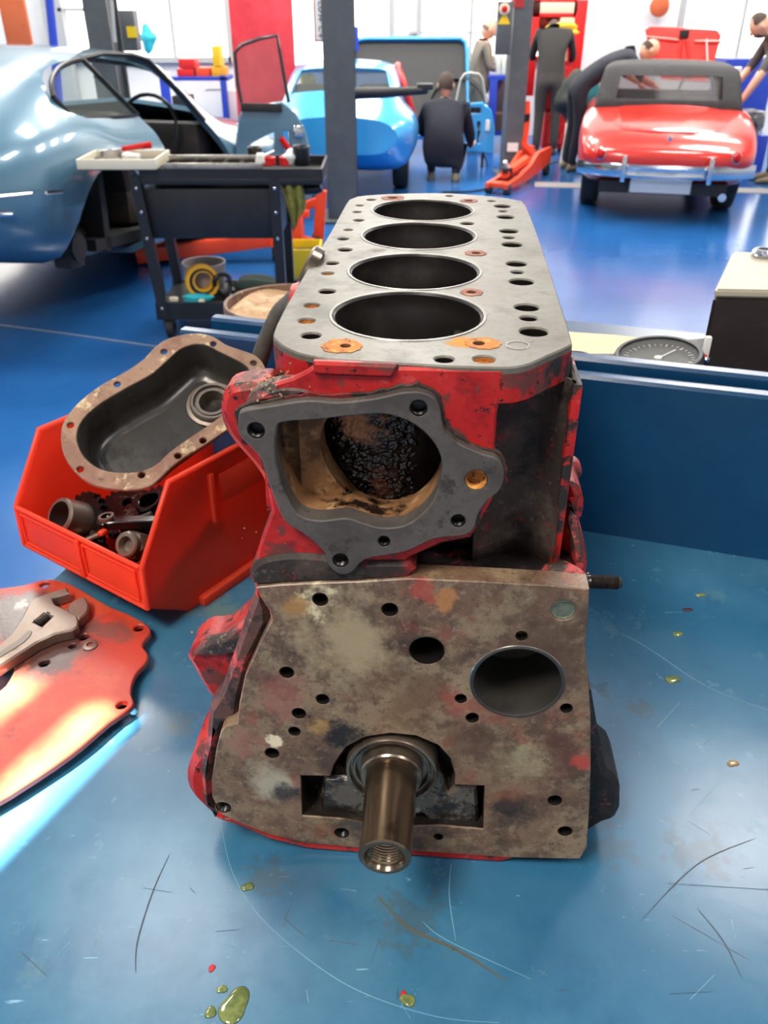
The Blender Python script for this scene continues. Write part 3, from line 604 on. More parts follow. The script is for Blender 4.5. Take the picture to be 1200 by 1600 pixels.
oa = bf(667, 1017); orad = (bf(694, 1017)-bf(640, 1017)).length/2
pg = bf(880, 954); pr_ = (bf(900, 954)-bf(861, 954)).length/2
b = plate(NB(), FR(0), [bf(*p) for p in tout], [[bf(*p) for p in cutp], circ2(camc, camr, 48), circ2(oa, orad, 24), circ2(pg, pr_, 24)] + [bh(x, y, r) for x, y, r in th], .016, .0008)
obj('timing_face', b, M_timing, block, 30, 'stained bare metal timing chain face')
for x, y, r in th: pocket('bolt_hole', x, y, r, .0, M_dark, .0115)
b = NB(); rings(b, [[B(q.x, t, q.y) for q in circ2(camc, rr, 48)] for t, rr in ((-.0010, camr+.0022), (-.0016, camr+.0012), (-.0010, camr), (.002, camr-.0008), (.055, camr-.001))], True, False, True); obj('camshaft_bore', b, M_cambore, block, 30)
b = NB(); plate(b, FR(-.0006), circ2(camc, camr+.0026, 48), [circ2(camc, camr-.0002, 48)], .002, .0004); obj('bore_rim', b, M_bright, block)
b = NB(); rings(b, [[B(q.x, t, q.y) for q in circ2(oa, rr, 24)] for t, rr in ((0, orad), (.06, orad*.95))], True, False, True); obj('oil_passage', b, M_dark, block)
b = NB(); rings(b, [[B(q.x, t, q.y) for q in circ2(pg, rr, 24)] for t, rr in ((.001, pr_), (.0005, pr_*.93), (.0018, pr_*.86), (.0018, .0001))], True, False, False); obj('core_plug', b, M_plug, block, 30, 'grey green core plug')
# crankcase body behind the face (hollow), lugs, sump flange
inner = [(412, 930), (905, 935), (908, 1050), (914, 1200), (905, 1326), (650, 1318), (430, 1296), (352, 1262), (345, 1215), (360, 1145), (385, 1110), (400, 1040), (430, 975)]
b = NB(); i0 = [bf(*p) for p in inner]
rings(b, [[B(p.x, v, p.y if v < .1 else p.y) for p in i0] for v in (.012, .05, .2, Lb+.01)], True, True, True); bmesh.ops.recalc_face_normals(b, faces=b.faces)
cutb = NB(); plate(cutb, FR(-.01), [bf(*p) for p in cutp], [], .085)
cutc = NB(); cyl(cutc, B(camc.x, -.01, camc.y), B(camc.x, .09, camc.y), camr+.002, n=40)
cutd = NB(); cyl(cutd, B(oa.x, -.01, oa.y), B(oa.x, .07, oa.y), orad+.001, n=28)
obj('crankcase', bool_cut(b, [cutb, cutc, cutd]), M_redgrime, block, 35, 'greasy red crankcase casting')
cross('engine_mount_lug', [(297, 1040), (291, 1031), (300, 1015), (320, 1003), (350, 1000), (395, 960), (412, 960), (400, 1010), (385, 1060), (370, 1100), (345, 1105), (328, 1092), (312, 1068)], .030, .03, M_red, ch=.005, k=2, lab='pinkish red mounting lug on the left')
cross('casting_flank', [(404, 930), (418, 950), (420, 975), (392, 1030), (376, 1090), (370, 1128), (350, 1132), (338, 1160), (328, 1230), (330, 1250), (352, 1280), (318, 1262), (312, 1200), (322, 1160), (326, 1110), (345, 1080), (372, 1000), (390, 950)], .010, .05, M_crust, ch=.004)
cross('mount_top_crust', [(302, 1023), (318, 1007), (350, 1001), (395, 965), (372, 1020), (345, 1026)], .026, .01, M_crust, ch=.002)
cross('sump_flange_lug', [(300, 1185), (318, 1170), (340, 1180), (344, 1270), (338, 1282), (312, 1262), (294, 1240), (290, 1212)], .014, .05, M_red, ch=.006, k=2)
cross('bell_housing_lug', [(905, 1085), (925, 1085), (936, 1150), (947, 1205), (962, 1217), (970, 1235), (969, 1268), (962, 1282), (945, 1288), (925, 1300), (905, 1305)], .028, .05, M_redgrime, ch=.005, lab='dark greasy lug at lower right')
# bottom flange: a thin red lip under the timing face
fl = [(338, 1278), (372, 1290), (424, 1312), (480, 1326), (560, 1333), (650, 1338), (780, 1347), (800, 1342), (800, 1330), (650, 1322), (480, 1310), (372, 1280)]
cross('sump_flange', fl, .002, .04, M_redclean, ch=.0015)
wlow = bf(650, 1338, .002).y
cast('sump_rail', bf(420, 1290).x, bf(900, 1290).x, .03, Lb, WB, wlow+.012, M_redgrime, .003)
b = NB(); rings(b, [[B(q.x, v_, q.y) for q in poly_off([bf(*p) for p in cutp], -.0004)] for v_ in (.0012, .032)], True, False, False); obj('cavity_wall', b, M_blackoil, block, 30)
# ---- main bearing cap and crank nose
cr = bf(612, 1206)
capo = [(478, 1268), (500, 1262), (505, 1215), (540, 1216), (560, 1190), (612, 1165), (665, 1186), (690, 1215), (700, 1240), (722, 1228), (745, 1232), (748, 1288), (690, 1284), (650, 1292), (600, 1292), (540, 1276)]
b = plate(NB(), FR(.006), [bf(x, y, .006) for x, y in capo], [circ2(bf(657, 1279, .006), .0042, 16)], .03, .003); obj('bearing_cap', b, M_cap, block, 35, 'oily black main bearing cap')
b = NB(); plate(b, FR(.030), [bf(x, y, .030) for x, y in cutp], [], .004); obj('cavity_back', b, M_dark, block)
b = NB(); lathe(b, B(cr.x, .030, cr.y), -AX, [(0, .0345), (.029, .0345), (.031, .0335), (.031, .0318), (.0275, .0308), (.0275, .0292), (.0285, .0288), (.0285, .0275), (.0245, .0265), (.0245, .018)], 56); obj('oil_seal_ring', b, M_sealr, block, 30)
b = NB(); lathe(b, B(cr.x, .008, cr.y), -AX, [(0, .0235), (.012, .0232), (.0135, .0222), (.0135, .018)], 48); obj('crank_collar', b, M_sealr, block, 30)
# nose length: the tip centre is seen at (603,1341)
best = min((abs(((lambda q: (q[1]))((800 - FPX*((B(cr.x, -L_, cr.y)-C0).dot(UP))/((B(cr.x, -L_, cr.y)-C0).dot(FW)),)*2)) - 1341), L_) for L_ in [i*.001 for i in range(30, 200)])
NL = best[1]
rn = .0182
b = NB(); prof = [(0, rn+.0008), (NL*.5, rn), (NL*.52, rn-.0003), (NL-.0012, rn-.0003), (NL, rn-.0016), (NL, rn-.0042), (NL-.002, rn-.0056)]
for i in range(10): prof += [(NL-.004-i*.0022, rn-.0062), (NL-.0051-i*.0022, rn-.0075)]
prof += [(NL-.03, rn-.0075), (NL-.03, .0002)]
lathe(b, B(cr.x, 0, cr.y), -AX, prof, 48); obj('crank_nose', b, M_steel, block, 32, 'polished crankshaft nose with threaded end')
# sandy debris on the shoulder and the ledge
for (x, y, v, r, n, s) in ((430, 606, .006, .016, 110, 1), (428, 850, .008, .012, 40, 2), (345, 1015, .04, .02, 50, 3), (884, 906, .022, .012, 30, 4)):
    b = NB(); q = random.Random(s); c = bf(x, y, v)
    for i in range(n):
        p = B(c.x+q.gauss(0, r*.55), v+q.gauss(.004, .004), c.y+q.gauss(0, r*.25)); h = q.uniform(.0004, .0012)
        bmesh.ops.create_cube(b, size=h, matrix=Matrix.Translation(p) @ Euler((q.random()*3, q.random()*3, 0)).to_matrix().to_4x4())
    o = obj('debris', b, M_chips, block, None); o['kind'] = 'stuff'

# ================================================================ THINGS ON THE BENCH
M_binred = pmat('orange_red_plastic', (250, 92, 60), .35, layers=[dict(c=(240, 72, 48), s=8, lo=.45, hi=.7, a=.6), dict(c=(120, 26, 18), s=40, lo=.66, hi=.74, a=.4), dict(c=(246, 96, 50), s=20, lo=.6, hi=.75, a=.4)], spec=.5)
M_coverrust = pmat('rusty_cover_flange', (140, 110, 88), .55, .4, layers=[dict(c=(112, 74, 56), s=22, lo=.44, hi=.62, a=.9, m=.1), dict(c=(196, 176, 130), s=40, lo=.55, hi=.66, a=.85, m=0), dict(c=(150, 50, 44), s=30, lo=.62, hi=.68, a=.8, m=0), dict(c=(70, 52, 42), s=90, lo=.6, hi=.7, a=.8)], bump=.3, bscale=220)
M_coverin = pmat('oily_cover_inside', (62, 58, 54), .3, .45, layers=[dict(c=(88, 84, 78), s=9, lo=.45, hi=.68, a=.8), dict(c=(42, 36, 32), s=16, lo=.5, hi=.66, a=.9), dict(c=(110, 88, 66), s=50, lo=.64, hi=.72, a=.6)], bump=.1, bscale=120)
M_coverwall = pmat('brown_cover_wall', (70, 48, 38), .45, .2, layers=[dict(c=(100, 72, 56), s=20, lo=.5, hi=.65), dict(c=(36, 26, 22), s=30, lo=.5, hi=.66)], bump=.2, bscale=150)
M_rubber = pmat('grey_rubber', (70, 66, 62), .6, layers=[dict(c=(90, 84, 78), s=14, lo=.5, hi=.7)])
M_blackplastic = pmat('black_plastic', (26, 26, 28), .4)
M_oilpart = pmat('oily_black_steel', (24, 19, 18), .22, .3, layers=[dict(c=(92, 70, 58), s=40, lo=.56, hi=.68, a=.8), dict(c=(150, 138, 122), s=70, lo=.68, hi=.74, a=.8)], bump=.2, bscale=250)
M_worn = pmat('worn_tool_steel', (134, 122, 110), .36, .7, layers=[dict(c=(120, 104, 92), s=14, lo=.45, hi=.66, a=.8), dict(c=(112, 64, 52), s=20, lo=.60, hi=.72, a=.8, m=.2, r=.6), dict(c=(80, 72, 64), s=60, lo=.6, hi=.7, a=.6)], bump=.08, bscale=200)
M_worm = pmat('worm_steel', (96, 88, 80), .35, .8)
nt_ = M_binred.node_tree; tr_ = nt_.nodes.new('ShaderNodeBsdfTranslucent'); tr_.inputs[0].default_value = (*lin((255, 96, 62)), 1); mx_ = nt_.nodes.new('ShaderNodeMixShader'); mx_.inputs[0].default_value = .5
nt_.links.new(nt_.nodes['Principled BSDF'].outputs[0], mx_.inputs[1]); nt_.links.new(tr_.outputs[0], mx_.inputs[2]); nt_.links.new(mx_.outputs[0], nt_.nodes['Material Output'].inputs['Surface'])   # thin polypropylene lets light through
# ---- storage bin
bfd = Vector((.82, -.573, 0)).normalized(); bsd = Vector((-bfd.y, bfd.x, 0))
bC = onz(297, 955, T)
def BN(f, s, h): return Vector((bC.x, bC.y, T)) + bfd*f + bsd*s + UZ*h
sbin = thing('storage_bin', 'orange-red plastic storage bin full of oily engine parts', 'storage bin', BN(-.1, .1, 0))
BW, BL, BH = .212, .30, .170
th_ = .003
def prism(nm, pts, thick_dir, thick, m, par, sm=30, bev=0):
    b = NB(); d = Vector(thick_dir)*thick
    rings(b, [[Vector(p) for p in pts], [Vector(p)+d for p in pts]]); bmesh.ops.recalc_face_normals(b, faces=b.faces)
    if bev: bmesh.ops.bevel(b, geom=list(b.edges), offset=bev, segments=2, affect='EDGES')
    return obj(nm, b, m, par, sm)
side = [(0, 0), (-.030, .022), (-.056, .040), (-.054, .092), (-.004, BH), (BL, BH), (BL, 0)]
for f, nm in ((0, 'side_panel'), (-BW, 'side_panel')):
    prism(nm, [BN(f, s, h) for s, h in side], bfd, -th_ if f == 0 else th_, M_binred, sbin, 30, .0008)
prism('front_panel', [BN(0, -.056, .040), BN(-BW, -.056, .040), BN(-BW, -.054, .092), BN(0, -.054, .092)], bsd, th_, M_binred, sbin, 30, .0008)
prism('lower_front', [BN(0, -.056, .040), BN(-BW, -.056, .040), BN(-BW, 0, .001), BN(0, 0, .001)], UZ, th_, M_binred, sbin)
prism('back_panel', [BN(0, BL, 0), BN(-BW, BL, 0), BN(-BW, BL, BH), BN(0, BL, BH)], bsd, -th_, M_binred, sbin)
prism('bin_floor', [BN(0, 0, .001), BN(-BW, 0, .001), BN(-BW, BL, .001), BN(0, BL, .001)], UZ, th_, M_binred, sbin)
# ribs, rim beads and the label frame
for f, d in ((.003, 1), ((-BW-.001)/.6, -1)):
    b = NB(); tube(b, [BN(f*.6, s, h) for s, h in [(-.056, .040), (-.054, .092), (-.004, BH), (BL, BH)]], .0032, 8); obj('rim_bead', b, M_binred, sbin, 60)
b = NB(); tube(b, [BN(0, -.055, .092), BN(-BW, -.055, .092)], .0028, 8); obj('rim_bead', b, M_binred, sbin, 60)
b = NB(); tube(b, [BN(0, -.056, .040), BN(-BW, -.056, .040)], .0024, 8); obj('rim_bead', b, M_binred, sbin, 60)
b = NB(); box(b, BN(.004, BL/2+.005, .006), (.010, BL-.02, .012), Matrix((bfd, bsd, UZ)).transposed(), .002); obj('foot_flange', b, M_binred, sbin)
b = NB(); box(b, BN(-BW*.47, -.058, .066), (.006, .004, .048), Matrix((bfd, bsd, UZ)).transposed(), .001); obj('front_rib', b, M_binred, sbin)
for f0, f1 in ((-.008, -BW*.44), (-BW*.50, -BW+.008)):
    b = NB()
    for (fa, ha, fb_, hb) in ((f0, .047, f1, .047), (f0, .086, f1, .086), (f0, .047, f0, .086), (f1, .047, f1, .086)):
        tube(b, [BN(fa, -.0568, ha), BN(fb_, -.0568, hb)], .0012, 6)
    obj('label_frame', b, M_binred, sbin)
b = NB(); box(b, BN(.003, .052, .125), (.006, .006, .06), Matrix((bfd, bsd, UZ)).transposed(), .001); obj('side_rib', b, M_binred, sbin)
b = NB(); box(b, BN(.002, .130, .130), (.004, .13, .036), Matrix((bfd, bsd, UZ)).transposed(), .0015); obj('side_panel_recess', b, M_binred, sbin)
# ---- parts lying in the bin
def gear(nm, c, ax, r, ri, t, nt, m, label, cat='gear', ring=None):
    x, y, z = frame_from(ax); c = Vector(c); ol = []
    for i in range(nt*4):
        a = 2*math.pi*i/(nt*4); k_ = (1, 1, .86, .86)[i % 4]; ol.append(Vector((r*k_*math.cos(a), r*k_*math.sin(a))))
    t_ = thing(nm, label, cat, c)
    b = plate(NB(), (c+z*t/2, x, y, z), ol, [circ2((0, 0), ri, 24)], t, .0008); obj('toothed_wheel', b, m, t_, 25)
    if ring:
        b = NB(); lathe(b, c+z*t/2, z, [(-.002, ring[0]), (ring[1]-.002, ring[0]), (ring[1], ring[0]-.002), (ring[1], ring[0]-.005), (ring[1]-.001, ri), (-.004, ri)], 28); obj('hub', b, ring[2], t_, 30)
    return t_
gear('sprocket', BN(-.165, -.002, .062), (-.5, -.62, .62), .036, .017, .010, 21, M_oilpart, 'oily crank sprocket with a bare tubular hub in the bin corner', 'sprocket', (.0215, .032, M_worn))
gear('sprocket', BN(-.105, .055, .07), (-.25, -.2, .9), .040, .012, .012, 26, M_oilpart, 'black toothed sprocket half hidden under the timing cover', 'sprocket', (.018, .012, M_oilpart))
gear('sprocket', BN(-.165, .065, .050), (.1, -.1, .95), .034, .010, .012, 20, M_oilpart, 'oily sprocket lying flat behind the tubular hub', 'sprocket', None)
# threaded fitting: a short bolt-like tube with hexagon collar
fx = BN(-.062, -.014, .074); fd = Vector((-.35, -.72, .55)).normalized()
t_ = thing('pipe_fitting', 'bright hexagon pipe fitting with open threaded end in the bin', 'pipe fitting', fx)
b = NB(); lathe(b, fx-fd*.018, fd, [(0, .011), (.018, .011), (.020, .0145), (.030, .0145), (.032, .013), (.032, .009), (.020, .0085), (.020, 0)], 28); obj('threaded_tube', b, M_worn, t_, 30)
b = NB(); x_, y_, z_ = frame_from(fd); rings(b, [circ(fx+fd*k_, x_, y_, .0165, 6) for k_ in (-.012, .004)]); obj('hexagon_collar', b, M_worn, t_, 20)
def rod(nm, a, bb, r, m, label, cat, head=None):
    a, bb = Vector(a), Vector(bb); t_ = thing(nm, label, cat, a); d = (bb-a).normalized()
    b = NB(); cyl(b, a, bb, r, n=14); obj('shank', b, m, t_)
    if head:
        b = NB(); x, y, _ = frame_from(d); rings(b, [circ(a-d*head[1], x, y, head[0], head[2]), circ(a, x, y, head[0], head[2])]); obj('head', b, m, t_, 25)
    return t_
rod('bolt', BN(-.02, .01, .078), BN(-.012, .07, .088), .006, M_oilpart, 'long oily bolt leaning on the right side of the bin', 'bolt', (.010, .008, 6))
rod('bolt', BN(-.10, -.035, .050), BN(-.04, -.02, .044), .005, M_oilpart, 'oily bolt lying below the hexagon fitting', 'bolt', (.009, .007, 6))
rod('bolt', BN(-.03, -.035, .042), BN(-.02, .03, .046), .006, M_oilpart, 'dark bolt in the right front corner of the bin', 'bolt', (.010, .007, 6))
rod('engine_valve', BN(-.15, -.03, .050), BN(-.085, .035, .082), .0035, M_worn, 'thin bright valve stem lying across the bin', 'valve', (.015, .003, 20))
rod('bolt', BN(-.19, -.035, .046), BN(-.13, -.04, .048), .006, M_oilpart, 'oily bolt lying under the tubular sprocket hub', 'bolt', (.010, .007, 6))
# connecting lever: flat arm with an eye
def lever(a, c, w, t, label):
    a, c = Vector(a), Vector(c); d = (c-a).normalized(); n_ = UZ - d*d.z; n_.normalize(); y = n_.cross(d)
    L_ = (c-a).length; ol = smooth_poly([Vector(q) for q in [(-w, 0), (-w*.7, w*.7), (0, w), (w*1.2, w*.62), (L_-w, w*.45), (L_, w*.7), (L_+w*.7, 0), (L_, -w*.7), (L_-w, -w*.45), (w*1.2, -w*.62), (0, -w), (-w*.7, -w*.7)]], 3)
    t_ = thing('rocker_arm', label, 'lever', a)
    obj('arm', plate(NB(), (a, d, y, n_), ol, [circ2((0, 0), w*.5, 16)], t, .001), M_oilpart, t_, 30)
    b = NB(); lathe(b, a-n_*(t+.004), n_, [(0, w*.5), (0, w*.75), (t+.008, w*.75), (t+.008, w*.5)], 20); obj('bushing', b, M_worn, t_)
lever(BN(-.115, -.005, .085), BN(-.01, .045, .098), .012, .010, 'brown oily rocker arm lying across the middle of the bin')
lever(BN(-.02, -.01, .068), BN(-.09, .08, .074), .012, .010, 'black rocker arm deep in the right of the bin')
cs = BN(-.085, .075, .092); b = NB(); pts_ = [cs + bfd*(.0007*i) + bsd*(.0105*math.cos(i*.55)) + UZ*(.0105*math.sin(i*.55)) for i in range(70)]
tube(b, pts_, .0016, 6); tag(obj('valve_spring', b, M_worn, None, 60), 'coiled steel spring lying under the timing cover edge', 'spring')
b = NB(); box(b, BN(-.106, -.02, .078), (.010, .007, .004), rotz, .001); tag(obj('plastic_plug', b, M_binred), 'tiny red plastic plug among the oily parts', 'plug')
b = NB()
for i in range(160):
    q = BN(-rnd.uniform(.026, BW-.026), rnd.uniform(-.030, .2), 0); q.z = T+.012+rnd.uniform(0, .034); 
    d = Vector((rnd.uniform(-1, 1), rnd.uniform(-1, 1), rnd.uniform(-.3, .3))).normalized(); cyl(b, q, q+d*.012, rnd.uniform(.004, .009), n=7)
q = obj('loose_hardware', b, M_oilpart, None, 30); tag(q, 'heap of small oily black hardware at the bottom of the bin', 'hardware', kind='stuff')
# ---- timing cover leaning on the bin and the upstand
cN = Vector((.04, -math.sin(R(32)), math.cos(R(32)))).normalized(); cP = onz(190, 760, T+.160)
cX = Vector((1, 0, 0)); cX = (cX - cN*cX.dot(cN)).normalized(); cY = cN.cross(cX)
def cv(x, y, dep=0):
    p = onp(x, y, cP - cN*dep, cN) - cP; return Vector((p.dot(cX), p.dot(cY)))
cover = thing('timing_cover', 'rusty bean-shaped timing chain cover lying open on the bin', 'engine cover', cP)
co = [(95, 690), (97, 665), (108, 645), (130, 622), (160, 600), (200, 578), (225, 560), (243, 541), (262, 529), (290, 521.5), (315, 521), (335, 527), (352, 538), (375, 546), (400, 556), (414, 574), (416, 594), (406, 622), (388, 645), (368, 662), (345, 678), (315, 698), (285, 716), (262, 735), (240, 756), (222, 763), (200, 765), (170, 763), (140, 755), (115, 735), (100, 712)]
ci = [(120, 690), (122, 668), (135, 648), (160, 628), (195, 607), (235, 585), (262, 562), (280, 546), (300, 538), (320, 538), (340, 548), (365, 560), (386, 573), (392, 592), (385, 612), (360, 638), (330, 661), (300, 681), (265, 706), (242, 727), (215, 737), (185, 738), (155, 732), (132, 715)]
co2 = smooth_poly([cv(*p) for p in co], 3); ci2 = smooth_poly([cv(*p) for p in ci], 3)
chs = [(110, 664), (125, 733), (221, 742), (183, 600), (256, 549), (333, 537), (396, 567), (317, 688), (278, 712)]
b = plate(NB(), (cP, cX, cY, cN), co2, [ci2] + [circ2(cv(*p), .0038, 14) for p in chs], .004, .0008); obj('flange', b, M_coverrust, cover, 30, 'rusty flange with bolt holes')
dd = .046
b = NB(); rs = []
for h, off in ((-.001, 0), (-.006, -.0025), (-.030, -.004), (-.040, -.007), (-dd+.001, -.014), (-dd, -.020)):
    rs.append([cP + cX*q.x + cY*q.y + cN*h for q in poly_off(ci2, off)])
rings(b, rs, True, False, False)
bmesh.ops.recalc_face_normals(b, faces=b.faces); bmesh.ops.reverse_faces(b, faces=b.faces); obj('dish_wall', b, M_coverin, cover, 50)
sc_ = cv(333, 634, dd); 
b = plate(NB(), (cP-cN*(dd-.0002), cX, cY, cN), poly_off(ci2, -.0195), [circ2(sc_, .022, 32)], .002, 0); obj('dish_floor', b, M_coverin, cover)
b = NB(); lathe(b, cP + cX*sc_.x + cY*sc_.y - cN*dd, cN, [(-.004, .024), (.001, .024), (.002, .030), (.0035, .030), (.004, .026), (.009, .0255), (.011, .024), (.011, .0215), (.006, .021), (.006, .019), (.009, .0185), (.009, .0150), (-.01, .0145)], 36); obj('seal_ring', b, M_worn, cover, 30, 'bare metal oil seal ring')
b = NB(); rs = []
for h, off in ((-.004, .0015), (-.030, -.0005), (-dd-.003, -.008)): rs.append([cP + cX*q.x + cY*q.y + cN*h for q in poly_off(ci2, off)])
rings(b, rs, True, False, False); bmesh.ops.recalc_face_normals(b, faces=b.faces); obj('outer_wall', b, M_coverwall, cover, 40)
b = NB(); cyl(b, cP + cX*sc_.x + cY*sc_.y - cN*(dd+.012), cP + cX*sc_.x + cY*sc_.y - cN*(dd+.008), .024, n=28); obj('seal_backing', b, M_blackoil, cover)
# ---- rubber hose between the cover and the block
hp = [ony(380, 640, 1.00), ony(398, 585, 1.0), ony(412, 543, 1.0), ony(424, 515, 1.0), ony(438, 488, 1.0), ony(458, 470, 1.0)]
hp = [Vector((hp[0].x, 1.0, T+.008))] + smooth_poly(hp, 4, False)
hs = thing('rubber_hose', 'grey rubber hose standing between timing cover and block', 'hose', hp[0])
b = NB(); tube(b, hp, .0115, 14, False); obj('hose_wall', b, M_rubber, hs, 60)
b = NB(); d_ = (hp[-1]-hp[-2]).normalized(); lathe(b, hp[-1], d_, [(-.002, .0122), (.004, .0122), (.004, .008), (-.01, .008)], 16); obj('hose_end', b, M_rubber, hs, 40)
# ---- red back plate with the adjustable spanner
M_redplate = pmat('red_plate_paint', (184, 54, 34), .4, layers=[dict(c=(198, 84, 52), s=10, lo=.42, hi=.66, a=.8), dict(c=(120, 44, 38), s=30, lo=.58, hi=.7, a=.7), dict(c=(60, 46, 42), s=70, lo=.68, hi=.74, a=.8),
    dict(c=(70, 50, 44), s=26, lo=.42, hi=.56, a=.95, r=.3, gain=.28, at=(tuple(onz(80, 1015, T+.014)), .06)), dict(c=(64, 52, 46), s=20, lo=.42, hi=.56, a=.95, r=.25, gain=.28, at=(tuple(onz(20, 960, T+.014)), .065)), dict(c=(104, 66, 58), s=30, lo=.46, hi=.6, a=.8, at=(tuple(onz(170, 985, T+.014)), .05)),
    dict(c=(196, 190, 176), s=60, lo=.58, hi=.66, a=.8, r=.3, at=(tuple(onz(30, 945, T+.014)), .028))], bump=.1, bscale=140)
ZP = T + .014
po = [(-160, 930), (-60, 925), (0, 919), (37, 914), (62, 907), (85, 905.5), (113, 914), (136, 927), (170, 947), (204, 961), (229, 976), (235, 988), (225, 1000), (222, 1010), (231, 1022), (227, 1036), (214, 1050), (206, 1067), (204, 1084), (209, 1098), (198, 1110), (170, 1129), (127, 1166), (85, 1197), (28, 1234), (0, 1251), (-90, 1300), (-170, 1320)]
pc = [(-150, 1120), (-40, 1098), (0, 1079), (15, 1062), (22, 1045), (18, 1033), (0, 1030), (-60, 1040), (-150, 1060)]
zc = lambda x, y, z=ZP: Vector(onz(x, y, z)[:2])
bp_ = thing('engine_plate', 'red painted scalloped engine plate lying at the left edge of the bench', 'engine plate', onz(100, 1100, T))
XYZ = (Vector((0, 0, ZP)), Vector((1, 0, 0)), Vector((0, 1, 0)), UZ)
phs = [(70, 913, 8), (217, 981, 8), (190, 1101, 9), (131, 995, 8), (113, 1009, 6), (69, 1036, 8)]
b = plate(NB(), XYZ, smooth_poly([zc(*p) for p in po], 2), [smooth_poly([zc(*p) for p in pc], 2)] + [circ2(zc(x, y), (zc(x+r, y)-zc(x-r, y)).length/2, 16) for x, y, r in phs], .006, .001); obj('plate_sheet', b, M_redplate, bp_, 30)
b = NB(); q = zc(141, 1009); lathe(b, Vector((q.x, q.y, ZP)), UZ, [(-.001, .008), (.0012, .008), (.0018, .006), (.0018, .004), (-.002, .004)], 20); obj('washer_ring', b, M_worn, bp_)
for x, y in ((217, 981), (190, 1101), (60, 1180), (-60, 1260)):
    b = NB(); q = zc(x-8, y+4); cyl(b, (q.x-.012, q.y, T), (q.x-.012, q.y, ZP-.006), .008); obj('dowel', b, M_worn, bp_)
ZW = ZP + .0005 + .013
wr = thing('adjustable_spanner', 'worn steel adjustable spanner lying on the red engine plate', 'spanner', onz(60, 990, ZP))
wo = [(-140, 1085), (-60, 1045), (0, 1006), (17, 990), (34, 965), (45, 942), (55, 933), (80, 924), (104, 917.5), (108, 926), (92, 931), (81, 933), (86, 944), (100, 950), (121, 962), (123, 970), (122, 978), (113, 984), (85, 990), (57, 1003), (0, 1040), (-60, 1082), (-140, 1130)]
wz = [zc(x, y, ZW) for x, y in wo]
WR = (Vector((0, 0, ZW)), Vector((1, 0, 0)), Vector((0, 1, 0)), UZ)
slot = [zc(x, y, ZW) for x, y in [(52, 972), (68, 958), (82, 963), (66, 979)]]
obj('body', plate(NB(), WR, wz, [slot], .012, .0018), M_worn, wr, 30)
rec = [zc(x, y, ZW+.0006) for x, y in [(-120, 1100), (0, 1018), (30, 998), (44, 985), (50, 988), (38, 1003), (0, 1027), (-120, 1112)]]
b = plate(NB(), (WR[0]+UZ*.0006, *WR[1:]), smooth_poly(rec, 2), [], .001, .0003); obj('handle_inset', b, M_worm, wr)
jaw = smooth_poly([zc(x, y, ZW) for x, y in [(104, 949), (110, 940), (124, 932), (132, 931), (138, 942), (136, 954), (128, 962), (120, 966), (108, 958)]], 3)
obj('moving_jaw', plate(NB(), (WR[0]-UZ*.001, *WR[1:]), jaw, [], .011, .0015), M_worn, wr, 30)
wa, wb_ = onz(56, 975, ZW-.004), onz(78, 961, ZW-.004); b = NB(); n_ = 26
lathe(b, wa, wb_-wa, [((wb_-wa).length*i/n_, .0052 if i % 4 < 2 else .0040) for i in range(n_+1)], 18, (True, True)); obj('worm_screw', b, M_worm, wr, 30, 'knurled worm screw')
# ---- tub, dashboard, box on the second bench
Z2 = T + .07
for o in list(bench2.children):
    if o.name.startswith('bench_top'): o.location.z -= .055
    if o.name.startswith('leg'): o.scale.z = (Z2-.04)/(T+.125-.04)
M_tub = pmat('blue_tub_plastic', (24, 28, 150), .35)
M_sludge = pmat('tan_sludge', (176, 140, 104), .8, layers=[dict(c=(198, 168, 130), s=20, lo=.45, hi=.65), dict(c=(140, 104, 74), s=40, lo=.54, hi=.66), dict(c=(226, 204, 172), s=60, lo=.64, hi=.7, a=.7)], bump=.8, bscale=45)
M_tubrim = pmat('muddy_tub_rim', (112, 84, 66), .6, layers=[dict(c=(70, 52, 44), s=30, lo=.5, hi=.64), dict(c=(186, 166, 136), s=70, lo=.6, hi=.68)], bump=.4, bscale=120)
tc_ = ony(447, 470, 1.38); rt_ = 97/1290*((tc_-C0).dot(FW))
tub = thing('plastic_tub', 'round blue tub filled with tan sludge behind the upstand', 'tub', (tc_.x, tc_.y, Z2))
b = NB(); lathe(b, (tc_.x, tc_.y, Z2), UZ, [(0, .01), (0, rt_*.82), (tc_.z-Z2-.012, rt_*.95), (tc_.z-Z2-.010, rt_*.98)], 48); obj('tub_wall', b, M_tub, tub, 40)
b = NB(); lathe(b, (tc_.x, tc_.y, tc_.z), UZ, [(-.012, rt_*.96), (-.012, rt_*1.01), (-.001, rt_), (.0, rt_*.985), (-.002, rt_*.95), (-.016, rt_*.93)], 48); obj('tub_rim', b, M_tubrim, tub, 40)
b = NB(); prs = []
for i in range(9): prs.append([Vector((tc_.x, tc_.y, tc_.z-.012)) + Vector((math.cos(a)*rt_*.95*i/8, math.sin(a)*rt_*.95*i/8, .004*math.sin(a*3+i)+.003*math.sin(i*2+a*5))) if i else Vector((tc_.x+math.cos(a)*.001, tc_.y+math.sin(a)*.001, tc_.z-.012)) for a in [2*math.pi*k_/40 for k_ in range(40)]])
rings(b, prs, True, False, False); bmesh.ops.recalc_face_normals(b, faces=b.faces); obj('sludge', b, M_sludge, tub, 180)
M_dash = pmat('black_dash_vinyl', (44, 42, 42), .5, layers=[dict(c=(58, 55, 54), s=30, lo=.5, hi=.7)], bump=.2, bscale=400)
M_ply = pmat('bare_plywood', (222, 188, 140), .6, layers=[dict(c=(198, 160, 112), s=30, lo=.5, hi=.65, st=(1, 8, 1), a=.6), dict(c=(150, 112, 70), s=90, lo=.68, hi=.74, a=.7)])
